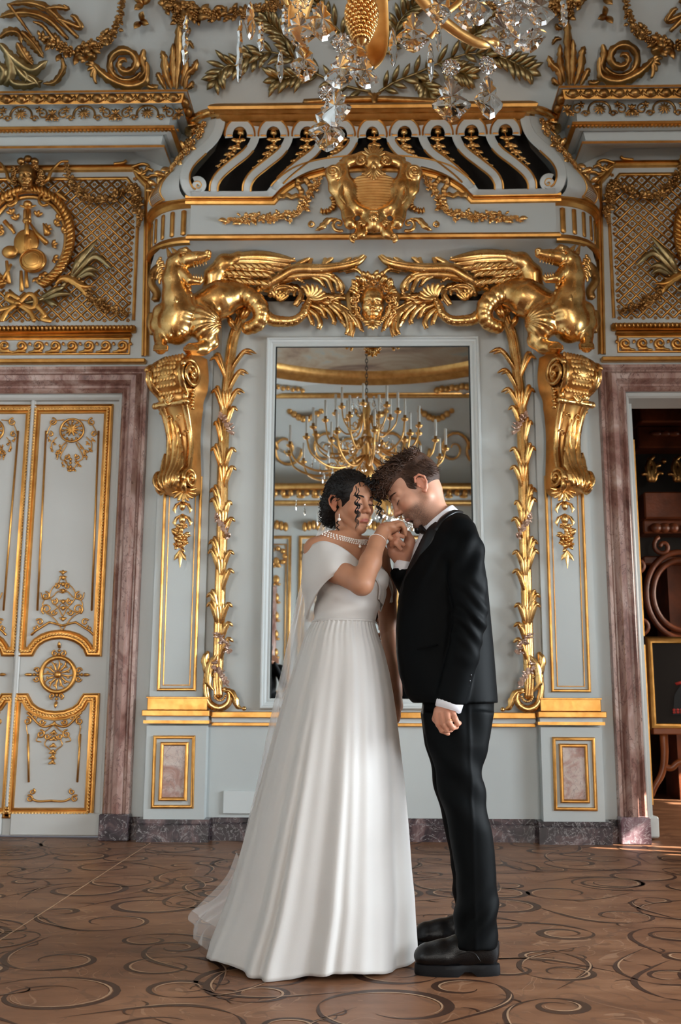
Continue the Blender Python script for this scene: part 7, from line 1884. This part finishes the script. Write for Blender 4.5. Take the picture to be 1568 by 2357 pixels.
# ------------------------------------------------------------------ bystander with a camera, seen only in the mirror
def bystander(loc,label):
    p=thing('person',loc,label,'person'); L3=np.array(loc)
    T=Frame(L3+[0,0,1.60],(.15,1,-.15),(0,.1,1)); S=SDF(L3+[-.2,-.2,1.40],L3+[.2,.25,1.78],.005); head_sdf(S,T,sc=1.); S.cap(T(np.array([0,-.02,-.05])),L3+[0,-.03,1.40],.055,.06,.02)
    S.chain([L3+[.20,.26,1.44],L3+[.12,.25,1.50]],[.03,.035],.02)
    V,F=S.mesh(1); f=MB(); f.add(V,F)
    for s in (-1,1):
        for k in range(4): f.tube(L3+np.array([[s*.10,.22,1.44+.016*k],[s*.085,.255,1.445+.016*k],[s*.05,.265,1.45+.016*k]]),.009,6)
        f.ball(L3+[s*.10,.20,1.46],(.025,.035,.045),9,7); f.tube(L3+np.array([[s*.10,.18,1.45],[s*.10,.20,1.46]]),.03,8)
    f.build('body','skin_groom',p,tint=np.zeros((len(f.verts()),3)))
    S=SDF(L3+[-.35,-.25,.0],L3+[.35,.3,1.5],.011)
    S.chain([L3+[0,0,1.36],L3+[0,0,1.15],L3+[0,0,.95]],[.14,.14,.13],.04); S.ell(L3+[0,-.01,1.36],(.22,.10,.08),k=.04)
    for s in (-1,1): S.chain([L3+[s*.19,0,1.36],L3+[s*.25,.05,1.14],L3+[s*.12,.17,1.42]],[.06,.05,.04],.02); S.chain([L3+[s*.09,0,.95],L3+[s*.10,.0,.5],L3+[s*.11,-.02,.06]],[.10,.075,.055],.03); S.chain([L3+[s*.11,-.03,.045],L3+[s*.12,.14,.04]],[.045,.04],.01)
    V,F=S.mesh(1); f=MB(); f.add(V,F); f.build('dark_clothes','wool',p)
    f=MB(); 
    f.add(*(lambda m:(m.verts(),m.F))(MB().box(-.09+L3[0],.09+L3[0],.05+L3[1],.07+L3[1],1.66,1.70))) if False else None
    f.ball(T((0,-.02,.045)),(.088,.105,.09),14,10); f.build('hair','hair_black',p)
    cm=thing('camera_body',L3+[0,.19,1.44],'black camera held up by the bystander in the mirror reflection','camera')
    f=MB(); f.box(L3[0]-.07,L3[0]+.07,L3[1]+.20,L3[1]+.25,1.44,1.53,.008); f.box(L3[0]-.03,L3[0]+.03,L3[1]+.20,L3[1]+.24,1.53,1.555,.006); f.build('housing','rubber',cm,smooth=False)
    f=MB(); f.lathe((L3[0],L3[1],1.485),[(.034,-.25),(.036,-.32),(.038,-.34),(.001,-.335)],20,'y'); f.build('lens','rubber',cm)
bystander((-1.47,-7.35,0),'person in dark clothes holding up a camera, reflected at the left edge of the mirror')
